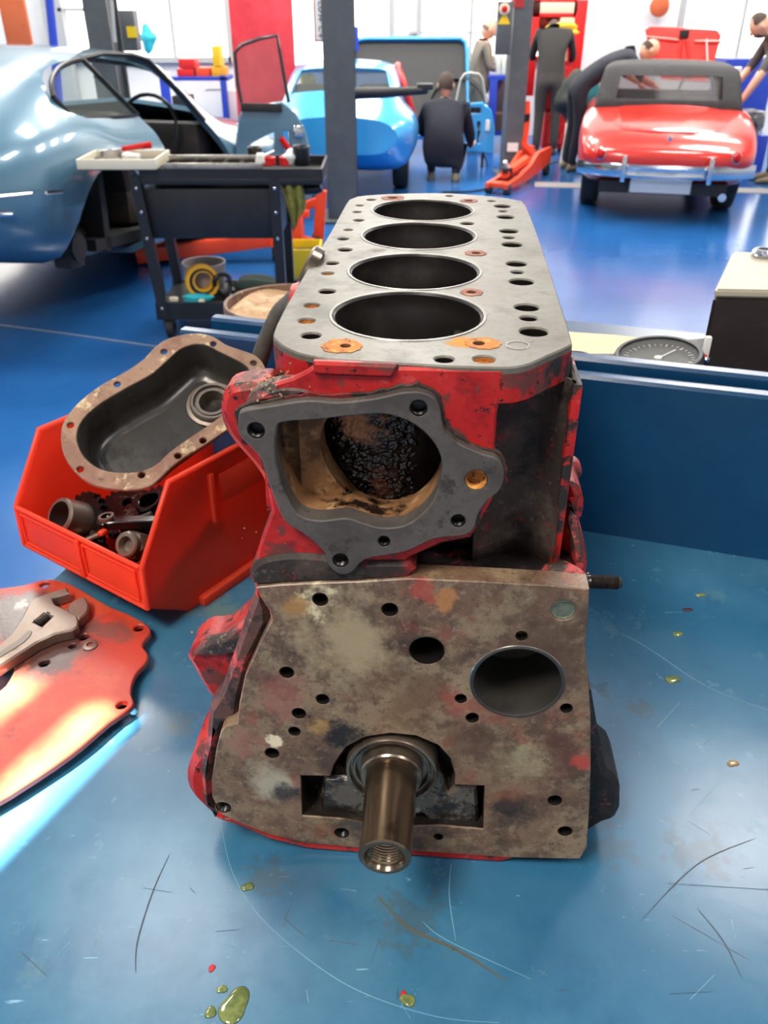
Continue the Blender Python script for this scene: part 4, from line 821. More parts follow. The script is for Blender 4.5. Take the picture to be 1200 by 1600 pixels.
M_chrome = pmat('chrome', (225, 225, 225), .12, 1.0)
M_white = pmat('white_plastic', (232, 230, 224), .4)
M_dial = pmat('black_dial_face', (30, 29, 28), .35)
M_gl = glass('gauge_glass', (240, 240, 235), .08, .10)
M_redlens = pmat('red_lens', (200, 24, 16), .15)
ZG = T + .182
dash = thing('dashboard_panel', 'black dashboard panel with gauges lying behind the upstand', 'dashboard', onz(1030, 556, ZG))
dzc = lambda x, y, z=ZG: Vector(onz(x, y, z)[:2])
dz = [dzc(*p) for p in [(880, 552), (960, 552), (1010, 540), (1060, 532), (1104, 528), (1100, 560), (1096, 596), (880, 588)]]
b = plate(NB(), (Vector((0, 0, ZG)), Vector((1, 0, 0)), Vector((0, 1, 0)), UZ), dz, [], .004, .001); obj('panel', b, M_dash, dash)
def gauge(cx, cy, rx, tilt, nm, lab):
    c = onz(cx, cy, ZG+.014); r = rx/1290*((c-C0).dot(FW)); ax = Vector((tilt, -.06, 1)).normalized()
    b = NB(); lathe(b, c-ax*.014, ax, [(-.07, .002), (-.07, r*.8), (-.004, r*.8), (0, r*1.0), (.010, r), (.014, r*.96), (.014, r*.88), (.006, r*.84)], 48); g = obj(nm, b, M_blackplastic, dash, 30, lab)
    x, y, z = frame_from(ax); b = NB(); rings(b, [circ(c-ax*.009, x, y, r*.86, 40), circ(c-ax*.009, x, y, .0005, 40)], True, False, False); obj('dial', b, M_dial, g)
    b = NB(); rings(b, [circ(c-ax*.003, x, y, r*.87, 40), circ(c-ax*.003, x, y, .0005, 40)], True, False, False); obj('glass', b, M_gl, g)
    X = Vector((1, 0, 0)); X = (X-ax*X.dot(ax)).normalized(); Y = ax.cross(X); b = NB()
    for i in range(31):
        a = R(-60+300*i/30); d = X*math.cos(a)+Y*math.sin(a); w_ = .0007 if i % 3 else .0011
        for k_ in (0,): box(b, c-ax*.0086+d*r*(.76 if i % 3 else .74), (r*.07 if i % 3 else r*.12, w_*1.2, .0004), Matrix((d, ax.cross(d), ax)).transposed())
    obj('scale_marks', b, M_white, g, None)
    b = NB(); d = (X*.75+Y*.5).normalized(); box(b, c-ax*.0075+d*r*.28, (r*.62, .0016, .0006), Matrix((d, ax.cross(d), ax)).transposed()); cyl(b, c-ax*.0086, c-ax*.006, r*.09, n=14); obj('needle', b, M_white, g)
    if rx > 40:
        b = NB()
        for i in range(6): box(b, c-ax*.0086-Y*r*.30+X*r*(-.20+.08*i), (r*.055, r*.10, .0004), Matrix((X, Y, ax)).transposed())
        obj('odometer', b, M_white, g, None)
        b = NB(); box(b, c-ax*.0086-Y*r*.12-X*r*.35, (r*.3, r*.07, .0004), Matrix((X, Y, ax)).transposed()); obj('red_legend', b, M_redlens, g, None)
gauge(1029, 551, 68, -.12, 'speedometer', 'large round gauge with black bezel')
gauge(902, 560, 31, .0, 'small_gauge', 'small round gauge beside the block')
for x, y, r in ((944, 566, .012), (1099, 563, .008)):
    c = onz(x, y, ZG); b = NB(); lathe(b, c, UZ, [(0, r), (.004, r), (.006, r*.8), (.006, r*.5)], 20); o_ = obj('warning_light', b, M_chrome, dash); b = NB(); lathe(b, c, UZ, [(.006, r*.5), (.008, r*.3), (.009, .0002)], 16); obj('lens', b, M_redlens, o_)
c = onz(1101, 556, ZG); b = NB(); box(b, c+UZ*.012, (.008, .008, .03), None, .001); obj('switch_stalk', b, M_white, dash)
bpl = [dzc(x, y, ZG-.02) for x, y in [(860, 515), (900, 519), (960, 523), (1035, 531), (1000, 552), (960, 562), (860, 556)]]
b = plate(NB(), (Vector((0, 0, ZG-.02)), Vector((1, 0, 0)), Vector((0, 1, 0)), UZ), bpl, [], .012, .001)
pw = tag(obj('plywood_offcut', b, M_ply), 'pale plywood offcut lying behind the gauges', 'plywood')
for k_, (x, y) in enumerate(((880, 530), (1000, 537), (870, 550))):
    c = onz(x, y, ZG-.02); b = NB(); box(b, (c.x, c.y, (Z2+ZG-.032)/2), (.03, .03, ZG-.032-Z2), None); obj('batten', b, M_ply, pw)
M_boxdark = pmat('dark_brown_case', (44, 34, 30), .45, layers=[dict(c=(58, 46, 40), s=20, lo=.5, hi=.7, st=(1, 1, 5)), dict(c=(130, 100, 80), s=50, lo=.70, hi=.76, a=.8)])
M_boxtop = pmat('cream_case_lid', (176, 166, 146), .5, layers=[dict(c=(160, 148, 126), s=14, lo=.5, hi=.7, a=.6), dict(c=(120, 106, 86), s=80, lo=.7, hi=.76, a=.6)])
q0 = ony(1106, 575, 1.14); q1 = ony(1124, 452, 1.14); q2 = onz(1151, 393, q1.z)
kase = thing('equipment_case', 'dark brown case with a cream lid on the second bench', 'case', (q1.x+.12, q1.y+.1, Z2))
wv = Vector((.995, -.06, 0)).normalized(); dv = Vector((q2.x-q1.x, q2.y-q1.y, 0)); dv = Vector((dv.x, dv.y, 0))
f0 = [Vector((q1.x-.006, q1.y, 0)), Vector((q1.x-.006, q1.y, 0))+wv*.26]
b = NB(); base = [f0[0], f0[1], f0[1]+dv, f0[0]+dv]
rings(b, [[p+UZ*Z2 for p in base], [p+UZ*(q1.z-.012) for p in base]]); bmesh.ops.recalc_face_normals(b, faces=b.faces); bmesh.ops.bevel(b, geom=list(b.edges), offset=.004, segments=2, affect='EDGES'); obj('case_body', b, M_boxdark, kase)
b = NB(); rings(b, [[p+UZ*(q1.z-.012) for p in base], [p+UZ*q1.z for p in base]]); bmesh.ops.recalc_face_normals(b, faces=b.faces); bmesh.ops.bevel(b, geom=list(b.edges), offset=.003, segments=2, affect='EDGES'); obj('lid', b, M_boxtop, kase)
nc = onz(1192, 401, q1.z); b = NB(); lathe(b, nc, UZ, [(0, .016), (.004, .018), (.006, .016), (.008, .018), (.012, .015), (.012, .009), (0, .009)], 24); tag(obj('steel_ring', b, M_chrome), 'bright ribbed steel ring on the cream lid', 'ring')
# ---- drops and chips on the bench
M_oil = pmat('olive_oil_drop', (92, 104, 54), .06, spec=.8, layers=[dict(c=(120, 128, 70), s=60, lo=.45, hi=.6)])
M_chip = pmat('red_paint_chip', (196, 30, 32), .5)
def drop(x, y, r, asp, ang, label, m=M_oil, h=.0014, nm='oil_drop', cat='oil drop', grp=None):
    c = onz(x, y, T); b = NB(); rs = []; q = random.Random(int(x)); ph = q.uniform(0, 6)
    for k_, hh in ((1, .00005), (.93, h*.55), (.75, h*.9), (.4, h), (.02, h)):
        rs.append([c + UZ*hh + Vector((math.cos(a+ang), math.sin(a+ang), 0))*r*k_*(1+.12*math.sin(2*a+ph)+.08*math.sin(3*a+ph*2))*(asp if abs(math.sin(a)) > .9 else 1 - (1-asp)*math.sin(a)**2) for a in [2*math.pi*i/24 for i in range(24)]])
    rings(b, rs); tag(obj(nm, b, m, None, 180), label, cat, grp)
drop(366, 1572, .0125, .75, .9, 'largest olive oil drop near the bottom edge of the photo')
drop(329, 1582, .0046, .8, .3, 'small olive drop left of the largest oil drop')
drop(347, 1546, .0036, .8, .3, 'tiny olive drop above the largest oil drop')
drop(637, 1563, .0055, .8, 0, 'olive drop beside the red paint chip')
drop(630, 1555, .0034, .6, 1, 'red paint chip at the bottom middle of the bench', M_chip, .001, 'paint_chip', 'paint chip')
drop(331, 1513, .0032, .6, 1, 'red paint chip left of the crank nose on the bench', M_chip, .001, 'paint_chip', 'paint chip')
drop(387, 1386, .0050, .7, .5, 'olive drop below the lower left corner of the block')
drop(1051, 1062, .0080, .7, 0, 'larger of two olive drops on the right of the bench')
drop(1059, 991, .0058, .7, 0, 'olive drop above the larger drop right of the block')
drop(1075, 953, .0055, .5, .2, 'dark red fleck right of the threaded stud', pmat('dark_fleck', (70, 40, 40), .4), .001, 'paint_chip', 'paint chip')
drop(1095, 930, .006, .4, .1, 'farthest flat olive drop below the upstand')
drop(1145, 1193, .0050, .7, .1, 'amber drop at the right side of the bench', pmat('amber_drop', (150, 116, 60), .1))

# ================================================================ CARS
def paint(name, c, c2, coat=1.0): return pmat(name, c, .28, .15, layers=[dict(c=c2, s=1.2, lo=.4, hi=.7, a=.7)], coat=coat)
M_etype = paint('steel_blue_paint', (92, 128, 146), (80, 116, 136))
M_sky = paint('sky_blue_paint', (52, 160, 226), (70, 176, 236))
M_carred = paint('bright_red_paint', (226, 44, 24), (208, 36, 20))
M_darkint = pmat('dark_interior', (30, 27, 26), .7, layers=[dict(c=(70, 46, 34), s=5, lo=.55, hi=.7, a=.8), dict(c=(60, 60, 62), s=16, lo=.62, hi=.7, a=.8)])
M_tyre = pmat('black_tyre', (34, 32, 31), .7, layers=[dict(c=(62, 56, 50), s=14, lo=.5, hi=.7)])
M_trim = pmat('dark_window_trim', (66, 66, 66), .35, .6)
M_carglass = glass('car_glass', (226, 234, 228), .02, .08)
M_softtop = pmat('black_soft_top', (40, 39, 40), .75, layers=[dict(c=(54, 52, 53), s=8, lo=.5, hi=.7)], bump=.1, bscale=200)
M_vinylwin = glass('vinyl_window', (150, 144, 144), .06, .12)
M_chassis = pmat('dark_chassis_metal', (30, 29, 30), .55)
def loft_body(st, sub=4, prof=3):
    """st: [(x, [(y,z) half profile, bottom centre -> top centre])] -> closed loft in car space"""
    xs = [s[0] for s in st]; rows = []
    n = len(st[0][1])
    cols = [smooth_poly([Vector((s[0], s[1][i][0], s[1][i][1])) for s in st], sub, False) for i in range(n)]
    for k_ in range(len(cols[0])):
        half = smooth_poly([cols[i][k_] for i in range(n)], prof, False)
        x = half[0].x
        ring_ = [Vector((x, max(p.y, 0), p.z)) for p in half]; mir = [Vector((x, -max(p.y, 0), p.z)) for p in reversed(half[1:-1])]
        rows.append(ring_ + mir)
    b = NB(); rings(b, rows); bmesh.ops.recalc_face_normals(b, faces=b.faces); return b
def prism_xz(pts, y0, y1):
    b = NB(); rings(b, [[Vector((x, y0, z)) for x, z in pts], [Vector((x, y1, z)) for x, z in pts]]); bmesh.ops.recalc_face_normals(b, faces=b.faces); return b
def xform(me, M):
    if isinstance(me, bmesh.types.BMesh): me = me_from(me, 'm')
    me.transform(M); return me
def shrink(st, d): return [(x, [(max(0, y-d) if y > 0 else 0, z+d if i < len(p)//2 else z-d) for i, (y, z) in enumerate(p)]) for x, p in st]
def wheel(par, M, c, r, w, side, nm='wheel'):
    """tyre with rim and hub, axle along local y"""
    a = Vector(c); d = Vector((0, side, 0))
    b = NB(); lathe(b, a, d, [(-w, r*.62), (-w, r*.9), (-w*.8, r), (0, r), (.02, r*.97), (.03, r*.9), (.025, r*.66)], 40); t_ = obj(nm, xform(b, M), M_tyre, par, 40)
    b = NB(); lathe(b, a, d, [(.025, r*.67), (.02, r*.62), (-.02, r*.55), (-.01, r*.3), (.015, r*.12), (.03, r*.08), (.03, 0)], 32); obj('rim', xform(b, M), M_trim, t_, 40)
    for k_ in range(16):
        b = NB(); an = 2*math.pi*k_/16; q = Vector((math.cos(an), 0, math.sin(an))); tube(b, [a+d*.012+q*r*.12, a+d*.008+q*r*.6], .006, 5); obj('spoke', xform(b, M), M_chrome, t_)
    return t_
# ---- steel blue coupe on the lift, without wheels, right door open
ES = 1.18; eth, ept = 1.321, .093
EM = Matrix.Translation((-2.139*ES, 4.539*ES, CZ-(CZ-.332)*ES)) @ Matrix.Rotation(eth, 4, 'Z') @ Matrix.Rotation(ept, 4, 'Y') @ Matrix.Scale(ES, 4)
EI = EM.inverted()
def el(x, y, yl):                          # photo point on the coupe's plane y = yl -> (x, z) in car space
    a = EI @ C0; d = (EI.to_3x3() @ ray(x, y)); p = a + d*((yl-a.y)/d.y); return (p.x, p.z)
est = [(-.98, [(0, .44), (.30, .44), (.44, .50), (.48, .56), (.46, .62), (.40, .66), (.28, .69), (0, .70)]),
       (-.80, [(0, .32), (.46, .33), (.62, .42), (.68, .54), (.66, .66), (.58, .74), (.40, .80), (0, .83)]),
       (-.50, [(0, .24), (.58, .25), (.76, .38), (.81, .56), (.79, .72), (.70, .84), (.46, .95), (0, .99)]),
       (-.10, [(0, .20), (.64, .20), (.80, .36), (.835, .58), (.80, .76), (.70, .90), (.50, 1.07), (0, 1.12)]),
       (.30, [(0, .18), (.66, .18), (.79, .34), (.825, .56), (.79, .74), (.70, .88), (.53, 1.13), (0, 1.19)]),
       (.75, [(0, .18), (.66, .18), (.78, .34), (.815, .54), (.79, .72), (.70, .87), (.54, 1.15), (0, 1.215)]),
       (1.08, [(0, .18), (.66, .18), (.78, .34), (.815, .54), (.79, .71), (.70, .86), (.53, 1.13), (0, 1.20)]),
       (1.45, [(0, .18), (.66, .18), (.78, .34), (.815, .54), (.79, .70), (.70, .83), (.56, .92), (0, .99)]),
       (1.75, [(0, .18), (.66, .18), (.78, .34), (.815, .54), (.79, .69), (.68, .80), (.50, .87), (0, .90)]),
       (2.5, [(0, .20), (.60, .20), (.76, .34), (.81, .54), (.78, .68), (.62, .76), (.40, .82), (0, .85)]),
       (3.1, [(0, .26), (.45, .27), (.62, .38), (.68, .52), (.62, .62), (.50, .68), (.3, .73), (0, .75)]),
       (3.42, [(0, .42), (.18, .43), (.26, .46), (.29, .50), (.27, .54), (.2, .57), (.12, .59), (0, .60)])]
coupe = thing('vintage_coupe', 'steel blue fastback coupe on a lift with its door open', 'car', EM @ Vector((.8, 0, 0)))
qw = [el(*p, -.66) for p in [(84, 152), (92, 128), (112, 108), (138, 97), (158, 93), (203, 180), (160, 184), (115, 184), (94, 174)]]
qw2 = [(q.x, q.y) for q in smooth_poly([Vector(q) for q in qw[:5]], 3, False)] + qw[5:]
door_o = [el(*p, -.70) for p in [(168, 92), (205, 84), (250, 86), (272, 94), (300, 150), (318, 188)]]
door_o = door_o + [(1.50, .50), (1.46, .27), (.62, .27), (.60, .55), (.54, .80)]
win_o = [door_o[0], door_o[1], door_o[2], door_o[3], door_o[4], door_o[5], (.55, .84)]
cuts = [loft_body(shrink(est[1:-1], .028)),
        prism_xz(qw2, -1.2, 1.2), prism_xz(door_o, -1.2, -.35), prism_xz(win_o, -.4, 1.2)]
ws = NB(); w0 = [Vector((1.12, -.46, 1.125)), Vector((1.12, .46, 1.125)), Vector((1.50, .60, .93)), Vector((1.50, -.60, .93))]; nn = Vector((.5, 0, 1)).normalized()*.25
rings(ws, [[p-nn for p in w0], [p+nn for p in w0]]); bmesh.ops.recalc_face_normals(ws, faces=ws.faces); cuts.append(ws)
wa_ = NB(); cyl(wa_, (-.02, -1.2, .30), (-.02, -.45, .30), .37, n=40); cuts.append(wa_)
body_ = bool_cut(loft_body(est), cuts)
obj('body_shell', xform(body_, EM), M_etype, coupe, 40)
def strip(pts, yl, r, nm, m, closed=False, par=coupe, M=EM):
    b = NB(); P = [Vector((x, yl if not callable(yl) else yl(z), z)) for x, z in pts]; P = P + [P[0]] if closed else P; tube(b, P, r, 6); return obj(nm, xform(b, M), m, par, 60)
ysid = lambda z: -.705 + max(0, z-.87)*.60
strip(qw2, lambda z: ysid(z)-.004, .013, 'quarter_window_frame', M_trim, True)
b = NB(); P = [Vector((x, ysid(z)+.005, z)) for x, z in qw2]; b.faces.new([b.verts.new(p) for p in P]); obj('quarter_window', xform(b, EM), M_carglass, coupe, None)
strip(door_o[:6], lambda z: ysid(z)-.002, .013, 'door_aperture_trim', M_trim)
# inside: floor, seat, bulkhead, dashboard
b = NB(); box(b, (.75, 0, .26), (1.5, 1.3, .06)); obj('cabin_floor', xform(b, EM), M_darkint, coupe)
for sy in (-.36, .36):
    b = NB(); box(b, (.72, sy, .40), (.5, .46, .2), None, .05); box(b, (.50, sy, .68), (.14, .46, .42), Matrix.Rotation(-.2, 3, 'Y'), .05); obj('seat', xform(b, EM), M_darkint, coupe)
b = NB(); box(b, (1.40, 0, .70), (.22, 1.3, .26), None, .05); obj('dashboard', xform(b, EM), M_darkint, coupe)
b = NB(); box(b, (.12, 0, .52), (.05, 1.3, .6)); obj('rear_bulkhead', xform(b, EM), M_darkint, coupe)
b = NB(); pts_ = [Vector((1.20, -.36, .80)) + Vector((math.sin(a)*.03, math.cos(a)*.19, math.sin(a)*.18)) for a in [2*math.pi*i/24 for i in range(25)]]; tube(b, pts_, .012, 6, False); obj('steering_wheel', xform(b, EM), M_blackplastic, coupe)
# rear hub carrier hanging under the arch, arm and chrome bumper line
hub = el(112, 395, -.62)
b = NB(); c_ = Vector((hub[0], -.60, hub[1]+.03)); cyl(b, c_-Vector((0, .07, 0)), c_+Vector((0, .1, 0)), .065, n=14); box(b, c_-Vector((0, 0, .06)), (.12, .1, .08), None, .01); obj('rear_hub', xform(b, EM), M_chassis, coupe)
b = NB(); tube(b, [c_+Vector((0, .05, -.02)), Vector((.30, -.45, hub[1]+.10)), Vector((.75, -.40, hub[1]+.12))], [.05, .05, .03], 8); obj('trailing_arm', xform(b, EM), M_chassis, coupe)
b = NB(); tube(b, [c_+Vector((-.05, .03, .05)), Vector((-.08, -.52, .50))], .028, 10); obj('damper', xform(b, EM), M_chassis, coupe)
b = NB(); tube(b, [c_+Vector((.0, .05, 0)), Vector((-.02, .6, hub[1]+.05))], .035, 10); obj('drive_shaft', xform(b, EM), M_chassis, coupe)
bmp = [el(*p, -.80) for p in [(42, 303), (92, 298)]]
strip([el(*p, -.82) for p in [(64, 301), (90, 299)]], -.845, .008, 'bumper_strip', M_chrome)
strip([el(*p, -.80) for p in [(-30, 308), (0, 306), (42, 302)]], -.82, .008, 'bumper_strip', M_chrome)
# hatch window and lamps on the tail
from mathutils.bvhtree import BVHTree
lb_ = loft_body(est); bv = BVHTree.FromBMesh(lb_); lb_.free()
def on_body(x, y, off=.004):
    h_ = bv.ray_cast(Vector((x, y, 3)), Vector((0, 0, -1))); return h_[0] + h_[1]*off
def hatch_patch(cx, rx, ry, nm, m, off, r0=0.0):
    b = NB(); rs = []
    for k_ in range(7):
        f_ = max(.01, r0+(1-r0)*k_/6); rs.append([on_body(cx+rx*f_*abs(math.cos(a))**.8*math.copysign(1, math.cos(a)), ry*f_*abs(math.sin(a))**.8*math.copysign(1, math.sin(a)), off) for a in [2*math.pi*i/32 for i in range(32)]])
    rings(b, rs, True, False, False); bmesh.ops.recalc_face_normals(b, faces=b.faces); return obj(nm, xform(b, EM), m, coupe, 180)
hatch_patch(-.36, .25, .36, 'hatch_window', M_blackplastic, .003); hatch_patch(-.36, .265, .38, 'hatch_seal', M_trim, .006, .93)
for s_ in (-1, 1):
    b = NB(); lathe(b, (-.93, s_*.38, .56), (-1, s_*.5, .1), [(-.04, .05), (.01, .05), (.03, .03), (.036, .001)], 18); obj('tail_lamp', xform(b, EM), M_redlens, coupe, 40)
    b = NB(); tube(b, [Vector((-1.02, s_*.10, .50)), Vector((-1.0, s_*.36, .50)), Vector((-.90, s_*.56, .50)), Vector((-.74, s_*.74, .50))], [.02, .025, .022, .012], 8); obj('bumper_blade', xform(b, EM), M_chrome, coupe, 60)
# open right door, hinged at the front edge
hin = Vector((1.47, -.80, 0)); ang_ = R(-62)
DM = EM @ Matrix.Translation(hin) @ Matrix.Rotation(ang_, 4, 'Z')
D0 = DM.inverted()
def dl(x, y, yl=0.0):
    a = D0 @ C0; d = D0.to_3x3() @ ray(x, y); p = a + d*((yl-a.y)/d.y); return (p.x, p.z)
door = [dl(*p) for p in [(372, 290), (368, 240), (372, 190), (380, 168), (440, 158), (462, 175), (478, 205), (488, 250), (490, 290), (484, 325), (440, 345), (380, 335)]]
ex = Vector((1, 0, 0)); ez = Vector((0, 0, 1)); ey_ = Vector((0, -1, 0)) 
dn = 1 if (D0 @ C0).y > 0 else -1
DFR = (Vector((0, 0, 0)), ex, ez, Vector((0, dn, 0)))
b = plate(NB(), DFR, [Vector(q) for q in door], [[Vector(dl(*p)) for p in h] for h in ([(442, 205), (452, 205), (456, 250), (446, 255)], [(392, 225), (430, 205), (428, 235), (396, 250)])], .06, .008); dr = obj('door', xform(b, DM), M_etype, coupe, 40)
wf = [dl(*p) for p in [(380, 172), (372, 130), (367, 82), (378, 70), (405, 60), (434, 55), (440, 90), (452, 160)]]
b = NB(); tube(b, [Vector((x, -dn*.03, z)) for x, z in wf], .012, 6); obj('window_frame', xform(b, DM), M_trim, dr, 60)
b = NB(); b.faces.new([b.verts.new((x, -dn*.03, z)) for x, z in wf]); obj('window_glass', xform(b, DM), M_carglass, dr, None)
b = NB(); p = dl(466, 205); box(b, (p[0], dn*.01, p[1]), (.07, .03, .07), None, .01); obj('lock_plate', xform(b, DM), M_chrome, dr)
b = NB(); p0, p1 = dl(438, 215), dl(455, 240); tube(b, [Vector((p0[0], dn*.03, p0[1])), Vector((p1[0], dn*.03, p1[1]))], .022, 6); obj('red_door_pull', xform(b, DM), M_redlens, dr)
b = NB(); box(b, ((dl(376, 166)[0]+dl(440, 160)[0])/2, dn*.005, dl(410, 168)[1]), (abs(dl(440, 160)[0]-dl(376, 166)[0]), .06, .05), None, .01); obj('waist_rail', xform(b, DM), M_darkint, dr)
# ---- sky blue coupe seen from behind
BMx = Matrix.Translation((-.45, 8.72, 0)) @ Matrix.Rotation(R(88), 4, 'Z')
bst = [(0, [(0, .42), (.36, .42), (.52, .48), (.58, .56), (.55, .64), (.46, .70), (.30, .74), (0, .76)]),
       (.22, [(0, .26), (.54, .27), (.70, .42), (.74, .56), (.70, .68), (.58, .76), (.40, .83), (0, .86)]),
       (.62, [(0, .20), (.60, .20), (.76, .40), (.79, .58), (.75, .72), (.62, .82), (.48, .98), (0, 1.02)]),
       (1.1, [(0, .18), (.62, .18), (.72, .36), (.75, .56), (.70, .72), (.62, .84), (.52, 1.10), (0, 1.15)]),
       (1.6, [(0, .18), (.62, .18), (.72, .36), (.74, .56), (.70, .72), (.62, .84), (.52, 1.11), (0, 1.17)]),
       (2.0, [(0, .18), (.62, .18), (.72, .36), (.74, .56), (.70, .70), (.62, .82), (.52, .98), (0, 1.04)]),
       (2.35, [(0, .18), (.62, .18), (.72, .36), (.74, .54), (.70, .66), (.60, .74), (.48, .78), (0, .80)])]
bcar = thing('vintage_race_coupe', 'sky blue small coupe with red door pillar, its front clamshell tipped open', 'car', BMx @ Vector((1.5, 0, 0)))
rw_ = NB(); rr0 = [Vector((.30, -.44, .80)), Vector((.30, .44, .80)), Vector((.92, .42, 1.10)), Vector((.92, -.42, 1.10))]
rr0 = [Vector((.48, -.50, .865)), Vector((.48, .50, .865)), Vector((.98, .44, 1.075)), Vector((.98, -.44, 1.075))]; nn = Vector((-.5, 0, 1)).normalized()*.2
rings(rw_, [[p-nn for p in rr0], [p+nn for p in rr0]]); bmesh.ops.recalc_face_normals(rw_, faces=rw_.faces)
sidew = [(1.02, .86), (1.06, 1.02), (1.22, 1.08), (1.75, 1.08), (2.05, .90), (2.05, .86)]
doorc = [(1.15, .86), (2.15, .86), (2.15, .30), (1.25, .30)]
wc = []
for s_ in (-1, 1):
    k_ = NB(); cyl(k_, (.72, s_*1.2, .31), (.72, s_*.48, .31), .36, n=36); wc.append(k_)
obj('body_shell', xform(bool_cut(loft_body(bst), [loft_body(shrink(bst[1:], .03)), rw_, prism_xz(sidew, -1.2, 1.2), prism_xz(doorc, -1.2, -.4)] + wc), BMx), M_sky, bcar, 40)
M_reddoor = pmat('red_pillar_paint', (214, 40, 34), .35)
for s_ in (-1,):
    b = NB(); tube(b, [Vector((1.10, -.735, .62)), Vector((1.00, -.66, .86)), Vector((1.04, -.60, 1.02)), Vector((1.20, -.545, 1.10)), Vector((1.75, -.545, 1.10)), Vector((2.08, -.62, .86))], .035, 8); obj('door_pillar', xform(b, BMx), M_reddoor, bcar, 60, 'red painted door pillar')
b = NB(); b.faces.new([b.verts.new(p) for p in rr0]); obj('rear_window', xform(b, BMx), M_carglass, bcar, None)
b = NB(); box(b, (1.4, 0, .45), (1.6, 1.1, .4), None, .05); box(b, (1.2, .35, .75), (.16, .42, .4), None, .05); box(b, (1.2, -.35, .75), (.16, .42, .4), None, .05); obj('seats', xform(b, BMx), M_darkint, bcar)
b = NB(); box(b, (1.32, .42, .86), (.1, .16, .36), None, .05); obj('head_restraint', xform(b, BMx), pmat('yellow_cover', (240, 200, 40), .5), bcar)
for s_ in (-1, 1):
    wheel(bcar, BMx, (.72, s_*.66, .31), .31, .14, s_)
    b = NB(); c_ = Vector((.045, s_*.50, .57)); lathe(b, c_, (-1, s_*.4, .1), [(-.04, .05), (0, .05), (.02, .035), (.028, .001)], 20); obj('tail_lamp', xform(b, BMx), M_redlens, bcar, 40)
    b = NB(); c_ = Vector((.035, s_*.50, .44)); lathe(b, c_, (-1, s_*.4, 0), [(-.03, .03), (0, .03), (.012, .02), (.016, .001)], 16); obj('reverse_lamp', xform(b, BMx), M_chrome, bcar, 40)
b = NB(); tube(b, [Vector((.02, -.6, .80)), Vector((-.12, -.1, .80)), Vector((-.12, .4, .80))], .001, 4); b.free()
# tipped front clamshell
Yh = 11.6
hTL, hTR, hBR, hBL = ony(550, 56, Yh+.5), ony(733, 56, Yh+.5), ony(733, 200, Yh), ony(552, 200, Yh)
hx = (hTR-hTL).normalized(); hy = ((hTL-hBL)).normalized(); hn = hx.cross(hy).normalized(); hw = (hTR-hTL).length; hh = (hTL-hBL).length
clam_o = [Vector(q) for q in [(0, -.1), (0, hh-.1), (.06, hh-.02), (.18, hh), (hw-.10, hh), (hw-.02, hh-.06), (hw, hh-.2), (hw, -.1)]]
if hn.y > 0: hn = -hn
FRh = (hBL, hx, hy, hn)
b = plate(NB(), (hBL-hn*.10, hx, hy, hn), clam_o, [], .03, .01); obj('clamshell_skin', b, M_sky, bcar, 40)
b = plate(NB(), (hBL, hx, hy, hn), clam_o, [poly_off(clam_o, -.045)], .10, .01); obj('clamshell_rim', b, M_sky, bcar, 40)
b = plate(NB(), (hBL-hn*.06, hx, hy, hn), poly_off(clam_o, -.04), [], .03, .01); obj('clamshell_underside', b, M_chassis, bcar, 40, 'black underside of the tipped front')
for f_ in (.12, .90):
    b = NB(); c_ = hBL + hx*hw*f_ + hy*.25 - hn*.06; lathe(b, c_, hn, [(0, .40), (.06, .40), (.06, .36), (0, .35)], 36); obj('wheel_arch_liner', b, M_chassis, bcar, 40)
# its open right door
Yd = 10.7
dq = [ony(*p, Yd) for p in [(722, 163), (755, 160), (768, 172), (773, 200), (771, 240), (735, 236), (722, 236)]]
dO = dq[0].copy(); d2 = [Vector(((p-dO).x, (p-dO).z)) for p in dq]
dh = lambda pts: [Vector(((ony(*p, Yd)-dO).x, (ony(*p, Yd)-dO).z)) for p in pts]
b = plate(NB(), (dO, Vector((1, 0, 0)), UZ, Vector((0, -1, 0))), d2, [dh([(729, 168), (752, 168), (752, 178), (731, 178)]), dh([(746, 190), (751, 190), (751, 224), (746, 224)])], .08, .01); dr = obj('door', b, M_sky, bcar, 40)
b = NB(); tube(b, [ony(*p, Yd+.04) for p in [(712, 163), (720, 125), (726, 116), (735, 114), (748, 116), (753, 122), (760, 160)]], .016, 6); obj('window_frame', b, M_frame, dr, 60)
b = NB(); b.faces.new([b.verts.new(ony(*p, Yd+.04)) for p in [(712, 163), (720, 125), (726, 116), (735, 114), (748, 116), (753, 122), (760, 160)]]); obj('window_glass', b, M_carglass, dr, None)
b = NB(); p = ony(762, 196, Yd); box(b, p+Vector((0, .0, 0)), (.05, .05, .12), None, .01); obj('lock_plate', b, M_white, dr)
b = NB(); p = ony(754, 240, Yd); tube(b, [p, Vector((p.x, Yd, 0))], .02, 6); tube(b, [p+UZ*.02, Vector((p.x+.08, Yd, 0))], .012, 6); obj('prop_stand', b, M_chassis, dr)
